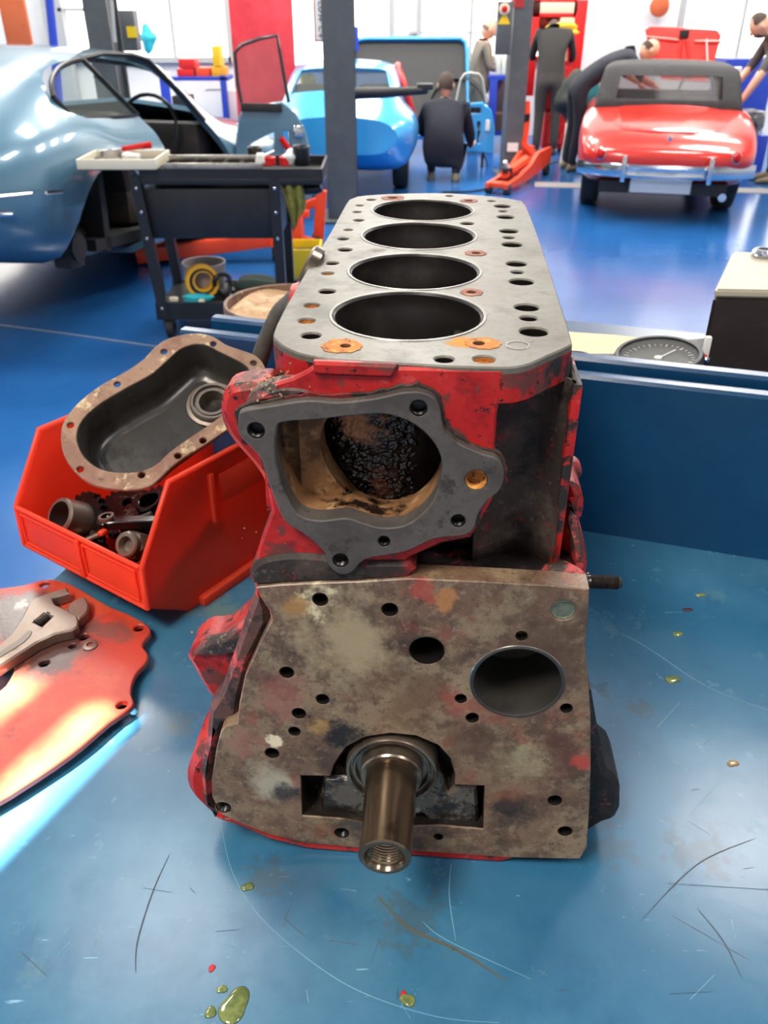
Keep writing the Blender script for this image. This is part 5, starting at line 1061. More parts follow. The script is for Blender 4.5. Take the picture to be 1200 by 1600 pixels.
# ---- red convertible seen from behind
RMx = Matrix.Translation((2.47, 7.76, 0)) @ Matrix.Rotation(R(90-13), 4, 'Z')
rst = [(-.085, [(0, .46), (.20, .46), (.34, .475), (.40, .50), (.39, .53), (.32, .55), (.20, .56), (0, .565)]), (-.06, [(0, .43), (.34, .43), (.50, .455), (.56, .50), (.55, .55), (.48, .58), (.32, .60), (0, .605)]),
       (0, [(0, .40), (.46, .40), (.62, .44), (.68, .50), (.67, .57), (.60, .61), (.40, .63), (0, .64)]),
       (.14, [(0, .30), (.54, .30), (.70, .38), (.745, .50), (.735, .62), (.66, .68), (.44, .71), (0, .72)]),
       (.5, [(0, .22), (.60, .22), (.74, .36), (.775, .52), (.77, .69), (.69, .765), (.46, .79), (0, .80)]),
       (.95, [(0, .18), (.62, .18), (.74, .34), (.77, .52), (.77, .72), (.70, .83), (.46, .85), (0, .86)]),
       (1.4, [(0, .16), (.62, .16), (.73, .32), (.76, .52), (.75, .70), (.68, .80), (.46, .83), (0, .84)]),
       (2.0, [(0, .16), (.62, .16), (.73, .32), (.76, .52), (.75, .72), (.68, .82), (.46, .86), (0, .88)]),
       (3.0, [(0, .2), (.6, .2), (.72, .36), (.75, .54), (.73, .70), (.62, .76), (.4, .80), (0, .82)]),
       (3.55, [(0, .36), (.4, .36), (.5, .42), (.54, .52), (.5, .60), (.4, .64), (.25, .67), (0, .68)])]
rcar = thing('red_convertible', 'bright red vintage convertible with black soft top and chrome bumper, bonnet up', 'car', RMx @ Vector((1.6, 0, 0)))
wc = []
for s_ in (-1, 1):
    for xw in (.72, 3.0):
        k_ = NB(); cyl(k_, (xw, s_*1.2, .32), (xw, s_*.50, .32), .36, n=36); wc.append(k_)
k_ = NB(); box(k_, (1.65, 0, .95), (1.15, 1.16, .8)); wc.append(k_); k_ = NB(); box(k_, (2.85, 0, .8), (.9, .8, .5)); wc.append(k_)
obj('body_shell', xform(bool_cut(loft_body(rst), wc), RMx), M_carred, rcar, 40)
for s_ in (-1, 1):
    for xw in (.72, 3.0): wheel(rcar, RMx, (xw, s_*.68, .32), .32, .15, s_)
    b = NB(); lathe(b, (-.055, s_*.565, .555), (-1, s_*.5, .2), [(-.04, .042), (0, .042), (.02, .03), (.028, .001)], 18); t_ = obj('tail_lamp', xform(b, RMx), M_redlens, rcar, 40)
    b = NB(); lathe(b, (-.055, s_*.565, .555), (-1, s_*.5, .2), [(-.01, .05), (.004, .05), (.006, .044), (.0, .042)], 18); obj('lamp_bezel', xform(b, RMx), M_chrome, t_, 40)
    b = NB(); box(b, (-.165, s_*.36, .455), (.05, .045, .22), None, .018); obj('overrider', xform(b, RMx), M_chrome, rcar, 40)
b = NB(); sec = [(-.012, -.045), (.0, -.055), (.014, -.03), (.008, 0), (.014, .03), (.0, .055), (-.012, .045)]
rs = []
for i in range(21):
    y = -.76+1.52*i/20; x = -.135 + .22*abs(y/.76)**3.0; rs.append([Vector((x-q[0], y, .43+q[1])) for q in sec])
rings(b, rs); bmesh.ops.recalc_face_normals(b, faces=b.faces); obj('bumper', xform(b, RMx), M_chrome, rcar, 40)
b = NB(); box(b, (-.02, .02, .30), (.02, .52, .12), None, .004); obj('licence_plate', xform(b, RMx), M_white, rcar)
b = NB(); box(b, (.10, 0, .27), (.10, 1.1, .10)); obj('rear_valance', xform(b, RMx), M_chassis, rcar)
b = NB(); cyl(b, (.0, -.52, .22), (.35, -.52, .22), .035, n=12); obj('exhaust', xform(b, RMx), M_chrome, rcar)
b = NB(); box(b, (.045, 0, .685), (.05, .04, .05), None, .01); obj('boot_handle', xform(b, RMx), M_chrome, rcar)
# boot lid seam as a raised lid
bl = [Vector(q) for q in [(.17, -.40), (.55, -.46), (.78, -.46), (.84, -.38), (.84, .38), (.78, .46), (.55, .46), (.17, .40)]]
b = NB(); rs = []
for k_, dz_ in ((1.0, -.02), (1.0, .006), (.97, .012)):
    rs.append([Vector((.5+(q.x-.5)*k_, q.y*k_, (.725+.09*((q.x-.14)/.36 if q.x < .5 else 1)+.06*max(0, (q.x-.5)/.45) - .06*(q.y/.46)**2*.35)+dz_)) for q in smooth_poly(bl, 3)])
rings(b, rs); bmesh.ops.recalc_face_normals(b, faces=b.faces); obj('boot_lid', xform(b, RMx), M_carred, rcar, 50)
# soft top: loft with a rear window cut out
sst = [(.86, [(0, .80), (.50, .80), (.66, .80), (.665, .82), (.66, .85), (.60, .87), (.4, .88), (0, .88)]),
       (1.05, [(0, .80), (.50, .80), (.655, .80), (.66, .92), (.635, 1.05), (.60, 1.12), (.44, 1.145), (0, 1.15)]),
       (1.25, [(0, .80), (.50, .80), (.65, .80), (.65, .94), (.62, 1.10), (.58, 1.165), (.44, 1.19), (0, 1.20)]),
       (1.7, [(0, .80), (.50, .80), (.64, .80), (.64, .94), (.61, 1.10), (.57, 1.165), (.44, 1.195), (0, 1.205)]),
       (2.15, [(0, .80), (.50, .80), (.62, .80), (.62, .92), (.56, 1.08), (.48, 1.15), (.36, 1.18), (0, 1.19)])]
cut_in = loft_body([(x+.0, [(max(0, y-.02) if y else 0, z+.0 if z < .81 else z-.02) for y, z in p]) for x, p in sst[1:]]); 
cw = NB(); c0 = [Vector((.80, -.48, .91)), Vector((.80, .48, .91)), Vector((.80, .46, 1.10)), Vector((.80, -.46, 1.10))]; rings(cw, [c0, [p+Vector((.45, 0, 0)) for p in c0]]); bmesh.ops.recalc_face_normals(cw, faces=cw.faces)
bx_ = NB(); box(bx_, (1.6, 0, .95), (1.0, 1.10, .42)); bx2 = NB(); box(bx2, (2.1, 0, .98), (.5, 1.0, .25)); sdw = prism_xz([(1.45, .84), (1.5, 1.08), (2.0, 1.06), (2.1, .84)], -1, 1)
obj('soft_top', xform(bool_cut(loft_body(sst), [bx_, bx2, cw, sdw]), RMx), M_softtop, rcar, 45)
b = NB(); b.faces.new([b.verts.new(p) for p in [Vector((.925, -.48, .905)), Vector((.925, .48, .905)), Vector((1.02, .46, 1.105)), Vector((1.02, -.46, 1.105))]]); obj('rear_window', xform(b, RMx), M_vinylwin, rcar, None)
b = NB(); tube(b, [Vector((.945, .03, 1.0)) + Vector((0, math.cos(a)*.1, math.sin(a)*.03)) for a in [2*math.pi*i/16 for i in range(17)]], .008, 5); b.free()
b = NB(); box(b, (2.12, -.02, 1.07), (.02, .16, .06), None, .01); obj('rear_view_mirror', xform(b, RMx), M_frame, rcar)
for s_ in (-.36, .36):
    b = NB(); box(b, (1.45, s_, .60), (.5, .46, .2), None, .04); box(b, (1.22, s_, .78), (.14, .46, .32), None, .05); obj('seat', xform(b, RMx), M_darkint, rcar)
b = NB(); pts_ = [Vector((1.95, -.34, .90)) + Vector((math.sin(a)*.05, math.cos(a)*.18, math.sin(a)*.16)) for a in [2*math.pi*i/24 for i in range(25)]]; tube(b, pts_, .012, 6, False); obj('steering_wheel', xform(b, RMx), M_blackplastic, rcar)
b = NB(); box(b, (2.2, 0, .84), (.15, 1.2, .12), None, .03); obj('dashboard', xform(b, RMx), M_darkint, rcar)
# raised bonnet
q = [ony(*p, 11.05) for p in [(1008, 47), (1016, 41), (1065, 39), (1122, 40), (1128, 48), (1113, 98), (1106, 125), (1030, 125)]]
qO = q[0].copy(); tl = Vector((0, .25, 1)).normalized(); rr1 = Vector((math.cos(R(-13)), math.sin(R(-13)), 0)); nb = rr1.cross(tl).normalized()
if nb.y > 0: nb = -nb
hd = lambda x, y: (lambda p: Vector(((p-qO).dot(rr1), (p-qO).dot(tl))))(onp(x, y, qO, nb))
bo = [hd(*p) for p in [(1008, 47), (1016, 41), (1065, 39), (1122, 40), (1128, 48), (1113, 98), (1106, 122), (1030, 122), (1022, 98)]]
b = plate(NB(), (qO, rr1, tl, nb), bo, [], .03, .008); bn_ = obj('bonnet', b, M_carred, rcar, 40)
b = NB()
for (x0, y0, x1, y1) in ((1010, 59, 1060, 61), (1085, 61, 1126, 59), (1064, 60, 1055, 120), (1072, 60, 1080, 120)):
    p0, p1 = hd(x0, y0), hd(x1, y1); tube(b, [qO+rr1*p0.x+tl*p0.y+nb*.01, qO+rr1*p1.x+tl*p1.y+nb*.01], .02, 6)
obj('stiffener', b, M_carred, bn_, 60)
b = NB(); p0, p1 = hd(1103, 57), hd(1101, 125); tube(b, [qO+rr1*p0.x+tl*p0.y+nb*.05, qO+rr1*p1.x+tl*p1.y+nb*.12], .012, 6); obj('bonnet_stay', b, M_frame, bn_)
b = NB(); p0 = hd(1069, 50); box(b, qO+rr1*p0.x+tl*p0.y+nb*.02, (.1, .05, .08), None, .01); obj('bonnet_latch', b, M_chassis, bn_)

# ================================================================ WORKSHOP FURNITURE
M_black = pmat('black_painted_steel', (24, 25, 28), .38, .1, layers=[dict(c=(36, 37, 41), s=4, lo=.45, hi=.7)])
M_orange = pmat('orange_lift_paint', (232, 72, 32), .4, layers=[dict(c=(200, 52, 24), s=8, lo=.5, hi=.7, a=.6)])
M_yellow = pmat('yellow_plastic', (236, 196, 24), .45)
M_yell2 = pmat('amber_webbing', (226, 164, 24), .6)
M_olive = pmat('olive_cloth', (132, 128, 58), .9, layers=[dict(c=(104, 100, 42), s=20, lo=.45, hi=.65)], bump=.4, bscale=90)
M_cream = pmat('cream_plastic', (226, 216, 190), .5)
M_navy = pmat('navy_jacket', (26, 28, 40), .85, layers=[dict(c=(36, 38, 50), s=12, lo=.5, hi=.7)], bump=.4, bscale=40)
M_blueframe = pmat('royal_blue_steel', (34, 62, 170), .4)
M_redcab = pmat('red_cabinet_paint', (214, 36, 34), .35)
M_redsheet = pmat('red_cloth_panel', (196, 36, 48), .6, layers=[dict(c=(214, 58, 66), s=2, lo=.4, hi=.7), dict(c=(170, 28, 40), s=4, lo=.5, hi=.7, a=.6)], bump=.3, bscale=8)
M_teal = pmat('teal_fabric', (40, 176, 190), .6)
M_wood = pmat('orange_brown_board', (196, 96, 52), .6, layers=[dict(c=(170, 78, 40), s=3, lo=.5, hi=.7)])
M_card = pmat('pale_cardboard', (222, 206, 176), .7)
M_khaki = pmat('khaki_sole', (120, 108, 84), .8)
def bpx(x0, y0, x1, y1, Y, d, bev=.01):
    """box whose front face spans the photo rectangle at distance Y, d deep"""
    a, c = ony(x0, y0, Y), ony(x1, y1, Y); b = NB(); box(b, ((a.x+c.x)/2, Y+d/2, (a.z+c.z)/2), (abs(c.x-a.x), d, abs(a.z-c.z)), None, bev); return b
# ---- tool cart
CY = 4.66
def cp(x, y, dy=0): return ony(x, y, CY+dy)
cart = thing('tool_cart', 'black two-tier tool cart cluttered with parts', 'tool cart', (-.95, CY+.2, 0))
xl, xr = cp(232, 420).x, cp(438, 420).x; zt = cp(300, 292).z; zt1 = cp(300, 268).z; zsh = .22
CD = .44
xl2 = cp(226, 290).x; xr2 = cp(500, 280).x
b = NB(); box(b, ((xl2+xr2)/2, CY+CD/2, (zt+zt1)/2-.01), (xr2-xl2+.02, CD+.04, .03), None, .004)
for y_ in (CY-.01, CY+CD+.01): box(b, ((xl2+xr2)/2, y_, zt1-.02), (xr2-xl2+.03, .012, .07))
for x_ in (xl2-.01, xr2+.01): box(b, (x_, CY+CD/2, zt1-.02), (.012, CD+.03, .07))
obj('top_tray', b, M_black, cart)
za = cp(300, 296).z; zb = cp(300, 374).z
b = NB(); box(b, ((xl+xr)/2+.02, CY+CD/2, (za+zb)/2), (xr-xl-.02, CD-.03, za-zb), None, .006); obj('drawer_box', b, M_black, cart)
for s_, x_ in ((-1, xl), (1, xr)):
    for y_ in (CY, CY+CD):
        b = NB(); top = Vector((x_-.0*s_, y_, zt1-.02)); bot = Vector((x_+.055*(1 if s_ < 0 else -.0), y_, .13)); box(b, (top+bot)/2, (.055, .045, (top-bot).length), Matrix.Rotation(-(top-bot).x/(top-bot).z*-1, 3, 'Y')); o_ = obj('corner_post', b, M_black, cart)
        if y_ == CY:
            for f_ in (.08, .24, .42, .93):
                b = NB(); p = top.lerp(bot, f_); lathe(b, p+Vector((0, -.023, 0)), (0, -1, 0), [(0, .009), (.004, .008), (.006, .004), (.006, 0)], 12); obj('bolt_head', b, M_chrome, o_)
b = NB(); zs = cp(300, 480).z; box(b, ((xl+xr)/2+.03, CY+CD/2, zs+.01), (xr-xl, CD, .02)); box(b, ((xl+xr)/2+.03, CY-.005, zs-.02), (xr-xl+.04, .014, .10)); box(b, ((xl+xr)/2+.03, CY+CD, zs-.02), (xr-xl+.04, .014, .10)); obj('lower_shelf', b, M_black, cart)
for x_ in (xl+.07, xr-.02):
    for y_ in (CY+.04, CY+CD-.04):
        b = NB(); lathe(b, (x_-.02, y_, .055), (1, 0, 0), [(0, .02), (0, .055), (.04, .055), (.04, .02)], 20); o_ = obj('caster_wheel', b, M_tyre, cart)
        b = NB(); tube(b, [(x_-.03, y_, .055), (x_-.03, y_, .12), (x_, y_, .16)], .010, 6); obj('caster_fork', b, M_black, o_)
b = NB(); a_ = cp(460, 298, .1); tube(b, [a_, cp(474, 296, .1), cp(494, 296, .1), cp(502, 292, .1)], .028, 10); obj('push_handle', b, M_black, cart, 60)
# things on the cart
ZC = zt1 + .012
def on_cart(x, y, dy=0.0): p = cp(x, y, dy); return Vector((p.x, CY+dy, ZC))
p0, p1 = on_cart(257, 270, .02), on_cart(412, 270, .02)
sr = thing('steel_frame_bar', 'long bare steel channel with bolt holes on the cart top', 'steel bar', (p0+p1)/2)
for dy_, h_ in ((.0, .0), (.16, .035)):
    b = NB(); box(b, (p0+p1)/2+Vector((0, dy_-.02, .012+h_*.5)), ((p1-p0).length, .016, .035), None, .003); obj('side_bar', b, M_bright, sr)
for i in range(6):
    b = NB(); box(b, p0.lerp(p1, (i+.5)/6)+Vector((0, .06, .008)), (.02, .14, .012)); obj('cross_bar', b, M_blackoil, sr)
def clutter(nm, label, cat, x, y, w, h, d, m, dy=.1, z0=0, bev=.008, rot=0):
    p = on_cart(x, y, dy); b = NB(); box(b, p+Vector((0, 0, h/2+z0)), (w, d, h), Matrix.Rotation(rot, 3, 'Z'), bev); return tag(obj(nm, b, m), label, cat)
pa_ = on_cart(140, 268, .12)
tray = thing('parts_tray', 'pale plastic tray overhanging the left end of the cart', 'tray', pa_)
p2 = on_cart(256, 270, .12); 
b = NB(); box(b, (pa_+p2)/2+Vector((0, 0, .006)), (p2.x-pa_.x, .34, .012), None, .004); obj('tray_base', b, M_chassis, tray)
for dy_ in (-.165, .165):
    b = NB(); box(b, (pa_+p2)/2+Vector((0, dy_, .03)), (p2.x-pa_.x, .012, .05), None, .004); obj('tray_rim', b, M_cream, tray)
for q in (pa_, p2):
    b = NB(); box(b, q+Vector((0, 0, .03)), (.012, .34, .05), None, .004); obj('tray_rim', b, M_cream, tray)
def lump(nm, label, cat, p, r, sc, m, seed):
    b = NB(); bmesh.ops.create_icosphere(b, subdivisions=3, radius=r); q = random.Random(seed); ph = [q.uniform(0, 6) for _ in range(4)]
    for v in b.verts:
        d = v.co.normalized(); k_ = 1+.18*math.sin(4*d.x+ph[0])+.15*math.sin(5*d.y+ph[1])+.12*math.sin(6*d.z+ph[2]); v.co = Vector((d.x*sc[0], d.y*sc[1], d.z*sc[2]))*r*k_ + Vector(p)
    return tag(obj(nm, b, m, None, 180), label, cat)
lump('crumpled_rag', 'grey brown crumpled rag in the pale tray', 'rag', on_cart(178, 262, .1)+UZ*.04, .07, (1.3, .9, .45), pmat('grey_rag', (120, 112, 104), .9), 4)
lump('crumpled_tissue', 'white crumpled tissue in the pale tray', 'tissue', on_cart(208, 262, .06)+UZ*.045, .045, (1, .8, .7), M_white, 5)
b = NB(); a_, c_ = on_cart(195, 260, .10)+UZ*.085, on_cart(240, 256, .10)+UZ*.105
sdv = thing('screwdriver', 'red handled screwdriver lying over the pale tray', 'screwdriver', a_)
cyl(b, a_, c_, .012, .018, 10); obj('handle', b, M_redlens, sdv); b = NB(); cyl(b, a_-(c_-a_)*.8, a_, .005, n=8); obj('shaft', b, M_chrome, sdv)
lump('crumpled_tissue', 'white paper scrap near the right end of the cart top', 'paper', on_cart(408, 263, .1)+UZ*.03, .03, (.8, .8, 1.2), M_white, 6)
lump('crumpled_tissue', 'white tissue beside the black can on the cart', 'tissue', on_cart(455, 263, .12)+UZ*.04, .04, (1.2, .8, .9), M_white, 8)
def pot(nm, label, cat, x, y, r, h, m, m2, dy=.12):
    p = on_cart(x, y, dy); t_ = thing(nm, label, cat, p); b = NB(); lathe(b, p, UZ, [(0, .001), (0, r*.9), (h*.1, r), (h, r), (h, r*.85), (h*.4, r*.8), (h*.4, .001)], 20); obj('pot_wall', b, m, t_, 30); b = NB(); lathe(b, p+UZ*h, UZ, [(-.006, r*1.02), (.004, r*1.05), (.008, r*.98), (.006, r*.84)], 20); obj('rim', b, m2, t_); return t_
pot('small_pot', 'small red dish of bolts left of the other red dish', 'dish', 420, 268, .04, .035, M_redcab, M_redcab)
pot('small_pot', 'small red dish beside the white tissue', 'dish', 448, 268, .035, .035, M_redcab, M_redcab)
pot('oil_can', 'black can at the right end of the cart top', 'can', 472, 262, .045, .09, M_black, M_trim)
pot('round_socket', 'dark round socket standing beyond the red dishes', 'socket', 400, 262, .04, .06, M_blackoil, M_trim, .3)
# rag hanging from the handle
b = NB(); rs = []; tp0, tp1 = cp(440, 288, .06), cp(472, 286, .06)
for i in range(9):
    f_ = i/8; a0, a1 = cp(440+f_*20, 288+f_*72, .04), cp(472+f_*(8 if f_ < .7 else -12*(f_-.7)/.3+8), 286+f_*(50 if f_ < .7 else 50), .04)
    rs.append([a0.lerp(a1, j/8)+Vector((0, .02*math.sin(j*1.6+f_*2)-.03, 0)) for j in range(9)])
rings(b, rs, False); o_ = obj('hanging_cloth', b, M_olive, None, 60); o_.modifiers.new('s', 'SOLIDIFY').thickness = .006; tag(o_, 'olive green cloth hanging off the cart handle', 'cloth')
# things on the lower shelf
zs2 = zs + .02
cc2 = cp(318, 440, .16); rc_ = .095
rl = thing('webbing_coil', 'amber and black coil of webbing on the lower cart shelf', 'strap coil', (cc2.x, CY+.16, zs2))
for k_, (r0, r1, m_) in enumerate(((rc_, rc_*.80, M_yell2), (rc_*.80, rc_*.66, M_black), (rc_*.66, rc_*.52, M_yell2))):
    b = NB(); lathe(b, Vector((cc2.x+.0, CY+.12+.01*k_, zs2+rc_)), Vector((.35, -1, .12)), [(-.04, r0), (.03, r0), (.03, r1), (-.04, r1)], 32); obj('webbing_band', b, m_, rl, 40)
pp = Vector((cp(346, 440, .1).x, CY+.12, zs2))
b = NB(); tube(b, [pp+Vector((.045*math.cos(a), .03*math.sin(a*2), .075+.06*math.sin(a))) for a in [2*math.pi*i/20 for i in range(21)]], .014, 8, False); tag(obj('cable_loop', b, M_black, None, 60), 'black cable loop beside the amber webbing', 'cable')
lump('teal_glove', 'teal rubber glove on the lower cart shelf', 'glove', Vector((cp(305, 462).x, CY+.06, zs2+.02)), .06, (1.5, .8, .35), M_teal, 11)
lump('dark_cloth', 'dark green cloth on the lower cart shelf', 'cloth', Vector((cp(400, 452).x, CY+.2, zs2+.04)), .12, (1.5, 1, .40), pmat('dark_green_cloth', (40, 56, 48), .9), 12)
b = NB(); box(b, (cp(268, 463).x, CY+.05, zs2+.012), (.05, .03, .024), None, .006); tag(obj('rubber_block', b, M_cream), 'cream rubber block at the left of the lower shelf', 'block')
b = NB(); box(b, (cp(313, 463).x, CY+.02, zs2+.010), (.035, .03, .02), None, .006); tag(obj('rubber_block', b, M_cream), 'small yellowish block in front of the teal glove', 'block')
b = NB(); lathe(b, Vector((cp(300, 410).x, CY+.3, zs2)), UZ, [(0, .001), (0, .11), (.16, .13), (.16, .12), (.02, .10)], 28); tag(obj('clear_tub', b, pmat('cloudy_plastic', (150, 140, 140), .4), None, 40), 'cloudy grey plastic tub behind the amber webbing', 'tub')
# ---- orange hoist parts on the floor behind the cart
hst = thing('hydraulic_press_frame', 'low orange hoist frame on the floor behind the tool cart', 'hoist', ony(380, 380, 6.5)*1)
hst.location.z = 0
def bar(par, nm, pts, w, m):
    b = NB()
    for a, c in zip(pts, pts[1:]):
        a, c = Vector(a), Vector(c); d = (c-a).normalized(); s = UZ.cross(d); s = s.normalized() if s.length > .1 else Vector((1, 0, 0)); n = d.cross(s)
        box(b, (a+c)/2, ((c-a).length+w, w, w), Matrix((d, s, n)).transposed(), .004)
    return obj(nm, b, m, par)
bar(hst, 'base_leg', [ony(225, 398, 6.3), ony(432, 372, 6.4)], .10, M_orange)
bar(hst, 'base_leg', [ony(432, 372, 6.4), ony(480, 385, 6.55)], .14, M_orange)
bar(hst, 'upright', [ony(498, 372, 6.75), ony(502, 306, 6.75)], .08, M_orange)
bar(hst, 'brace', [ony(468, 326, 6.75), ony(502, 312, 6.75)], .06, M_orange)
bar(hst, 'brace', [ony(452, 334, 6.6), ony(478, 334, 6.6)], .05, M_orange)
b = bpx(438, 338, 472, 388, 6.35, .25); obj('side_plate', b, M_orange, hst)
for (x, y, Y) in ((240, 400, 6.3), (432, 385, 6.4), (495, 385, 6.75)):
    p = ony(x, y, Y); b = NB(); cyl(b, (p.x-.03, Y, .06), (p.x+.03, Y, .06), .06, n=16); cyl(b, (p.x, Y, .06), (p.x, Y, ony(x, y-18, Y).z), .02, n=8); obj('caster_wheel', b, M_tyre, hst)
yb = thing('yellow_crate', 'yellow plastic crate on the floor beside the cart', 'crate', (ony(468, 430, 5.9).x, 6.0, 0))
a_, c_ = ony(449, 390, 5.9), ony(500, 445, 5.9)
for (x_, y_, sx, sy) in (((a_.x+c_.x)/2, 5.9, c_.x-a_.x, .012), ((a_.x+c_.x)/2, 6.2, c_.x-a_.x, .012), (a_.x, 6.05, .012, .3), (c_.x, 6.05, .012, .3)):
    b = NB(); box(b, (x_, y_, a_.z/2), (sx, sy, a_.z), None, .003); obj('crate_wall', b, M_yellow, yb)
b = NB(); box(b, ((a_.x+c_.x)/2, 6.05, .01), (c_.x-a_.x, .3, .02)); obj('crate_floor', b, M_yellow, yb)
b = NB(); box(b, ((a_.x+c_.x)/2, 6.05, a_.z*.4), (c_.x-a_.x-.04, .25, a_.z*.7), None, .02); obj('crate_contents', b, M_chassis, yb)
# ---- lift posts
def lift_post(label, xa, xb, ybase, Y, depth=.30):
    x0, x1 = ony(xa, ybase, Y).x, ony(xb, ybase, Y).x; t_ = thing('lift_post', label, 'lift post', ((x0+x1)/2, Y+depth/2, 0)); H = 3.6; w = x1-x0
    b = NB(); rings(b, [[Vector((x, y, z)) for x, y in [(x0, Y), (x1, Y), (x1, Y+.03), (x0+.03, Y+.03), (x0+.03, Y+depth-.03), (x1, Y+depth-.03), (x1, Y+depth), (x0, Y+depth)]] for z in (.02, H)]); bmesh.ops.recalc_face_normals(b, faces=b.faces); obj('column', b, M_steelgrey, t_)
    b = NB(); box(b, ((x0+x1)/2, Y+depth/2, .012), (w+.12, depth+.2, .024), None, .003); obj('base_plate', b, M_steelgrey, t_)
    b = NB(); box(b, (x1-.10, Y+depth/2, 1.4), (.14, depth-.08, 1.1), None, .01); obj('carriage', b, M_chassis, t_)
    return t_, x0, x1
lp1, X0, X1 = lift_post('grey lift post with the white notice beside the blue coupes', 513, 558, 345, 7.72, .34)
M_signw = pmat('notice_white', (246, 244, 238), .5)
M_signr = pmat('notice_orange_edge', (216, 108, 56), .5)
M_ink = pmat('notice_ink', (40, 34, 32), .6)
s0, s1 = ony(488, 0, 7.68), ony(524, 66, 7.68)
sg = thing('lift_notice', 'tall white notice with orange border fixed to the lift post', 'sign', ((s0.x+s1.x)/2, 7.72, s1.z))
zt_ = s0.z+.25
b = NB(); box(b, ((s0.x+s1.x)/2, 7.738, (zt_+s1.z)/2), (s1.x-s0.x, .012, zt_-s1.z)); obj('border', b, M_signr, sg)
b = NB(); box(b, ((s0.x+s1.x)/2, 7.730, (zt_+s1.z)/2), (s1.x-s0.x-.03, .006, zt_-s1.z-.03)); obj('face', b, M_signw, sg)
for i, ch_ in enumerate(('口', 'S', '个', 'A', '令')):
    cu = bpy.data.curves.new('glyph', 'FONT'); cu.body = ('n', 'S', '+', 'n', '+')[i]; cu.size = (.075, .09, .085, .08, .09)[i]; cu.extrude = .001; cu.align_x = 'CENTER'; cu.align_y = 'CENTER'
    to = bpy.data.objects.new('tmp', cu); COL.objects.link(to); me = bpy.data.meshes.new_from_object(to.evaluated_get(bpy.context.evaluated_depsgraph_get())); bpy.data.objects.remove(to)
    gp = ony(500+i*.3, (5, 19, 31, 44, 57)[i], 7.72); me.transform(Matrix.Translation((gp.x, 7.7265, gp.z)) @ Matrix.Rotation(math.pi/2, 4, 'X')); obj('glyph', me, M_ink, sg, None)
# arm of the lift across the blue car's window
b = NB(); tube(b, [Vector((X1-.08, 7.9, 1.02)), Vector((X1+.22, 8.0, 1.02)), Vector((X1+.62, 8.1, 1.03))], [.05, .045, .03], 8); obj('swing_arm', b, M_chassis, lp1, 50)
b = NB(); box(b, (X1+.6, 8.1, 1.06), (.14, .08, .05), None, .01); obj('arm_pad', b, M_trim, lp1)
# second post, with control box
lp2, X2, X3 = lift_post('slim grey lift post standing behind the orange trolley jack', 785, 812, 277, 9.95, .34)
b = bpx(779, 2, 797, 86, 9.90, .12); cb = obj('control_box', b, M_steelgrey, lp2)
p = ony(788, 14, 9.89); b = NB(); lathe(b, p, (0, -1, 0), [(0, .055), (.01, .055), (.012, .03)], 20); obj('switch_collar', b, M_cream, cb)
b = NB(); lathe(b, p, (0, -1, 0), [(.01, .03), (.04, .03), (.045, .02), (.045, 0)], 16); obj('stop_button', b, M_redlens, cb)
p = ony(788, 29, 9.895); b = NB(); b.faces.new([b.verts.new(q) for q in (p+Vector((-.065, 0, -.05)), p+Vector((.065, 0, -.05)), p+Vector((0, 0, .065)))]); obj('warning_triangle', b, M_yellow, cb, None)
p = ony(801, 230, 9.94); b = NB(); box(b, p, (.12, .006, .09)); obj('rating_plate', b, M_white, lp2)
for k_ in range(4):
    p = ony(802+k_*5, 3, 9.94); b = NB(); box(b, p, (.02, .006, .10)); obj('red_stripe', b, M_redlens, lp2)
# third post behind the coupe
lp3, X4, X5 = lift_post('grey lift post seen through the steel blue coupe', 176, 210, 300, 7.9, .34)
b = bpx(184, 16, 216, 80, 7.8, .15); cb = obj('control_box', b, M_steelgrey, lp3)
p = ony(206, 50, 7.79); b = NB(); box(b, p, (.08, .006, .08)); obj('yellow_label', b, M_yellow, cb)
b = NB(); tube(b, [ony(174, 0, 7.75), ony(180, 66, 7.75)], .015, 6); obj('conduit', b, M_frame, lp3)
# ---- orange trolley jack
jk = thing('trolley_jack', 'orange trolley jack at the foot of the slim lift post', 'trolley jack', ony(800, 290, 9.2))
jk.location.z = 0
ja, jb = onz(775, 300, .03), onz(843, 266, .03); jd = (jb-ja).normalized(); js = Vector((-jd.y, jd.x, 0))
for s_ in (-.10, .10):
    pl = [ja+js*s_+UZ*z_+jd*t_ for t_, z_ in ((0, .03), (.12, .02), (.7, .02), (1.05, .05), ((jb-ja).length, .10), ((jb-ja).length, .26), (1.0, .26), (.75, .16), (.4, .10), (0, .08))]
    b = NB(); rings(b, [[p-js*.02 for p in pl], [p+js*.02 for p in pl]]); bmesh.ops.recalc_face_normals(b, faces=b.faces); obj('side_frame', b, M_orange, jk)
b = NB(); box(b, ja+jd*.08+UZ*.06, (.12, .20, .05), Matrix((jd, js, UZ)).transposed(), .01); obj('front_bridge', b, M_orange, jk)
b = NB(); tube(b, [ja+jd*.9+UZ*.18, ja+jd*.45+UZ*.14, ja+jd*.25+UZ*.14], [.06, .05, .05], 8); obj('lift_arm', b, M_orange, jk)
b = NB(); c_ = ja+jd*.3+UZ*.14; cyl(b, c_, c_+UZ*.05, .06, n=16); obj('saddle', b, M_chassis, jk)
b = NB(); cyl(b, ja+jd*.35+UZ*.12-js*.02, ony(789, 252, 9.2), .022, n=10); obj('release_rod', b, M_white, jk)
hb = ja+jd*1.12+UZ*.22
b = NB(); tube(b, [hb, ony(818, 225, hb.y+.02), ony(822, 190, hb.y+.04), ony(822, 158, hb.y+.06)], .045, 10); obj('handle', b, M_orange, jk, 60)
b = NB(); q_ = ony(821, 184, hb.y+.04); cyl(b, q_-UZ*.04, q_+UZ*.04, .05, n=12); obj('handle_clamp', b, M_black, jk)
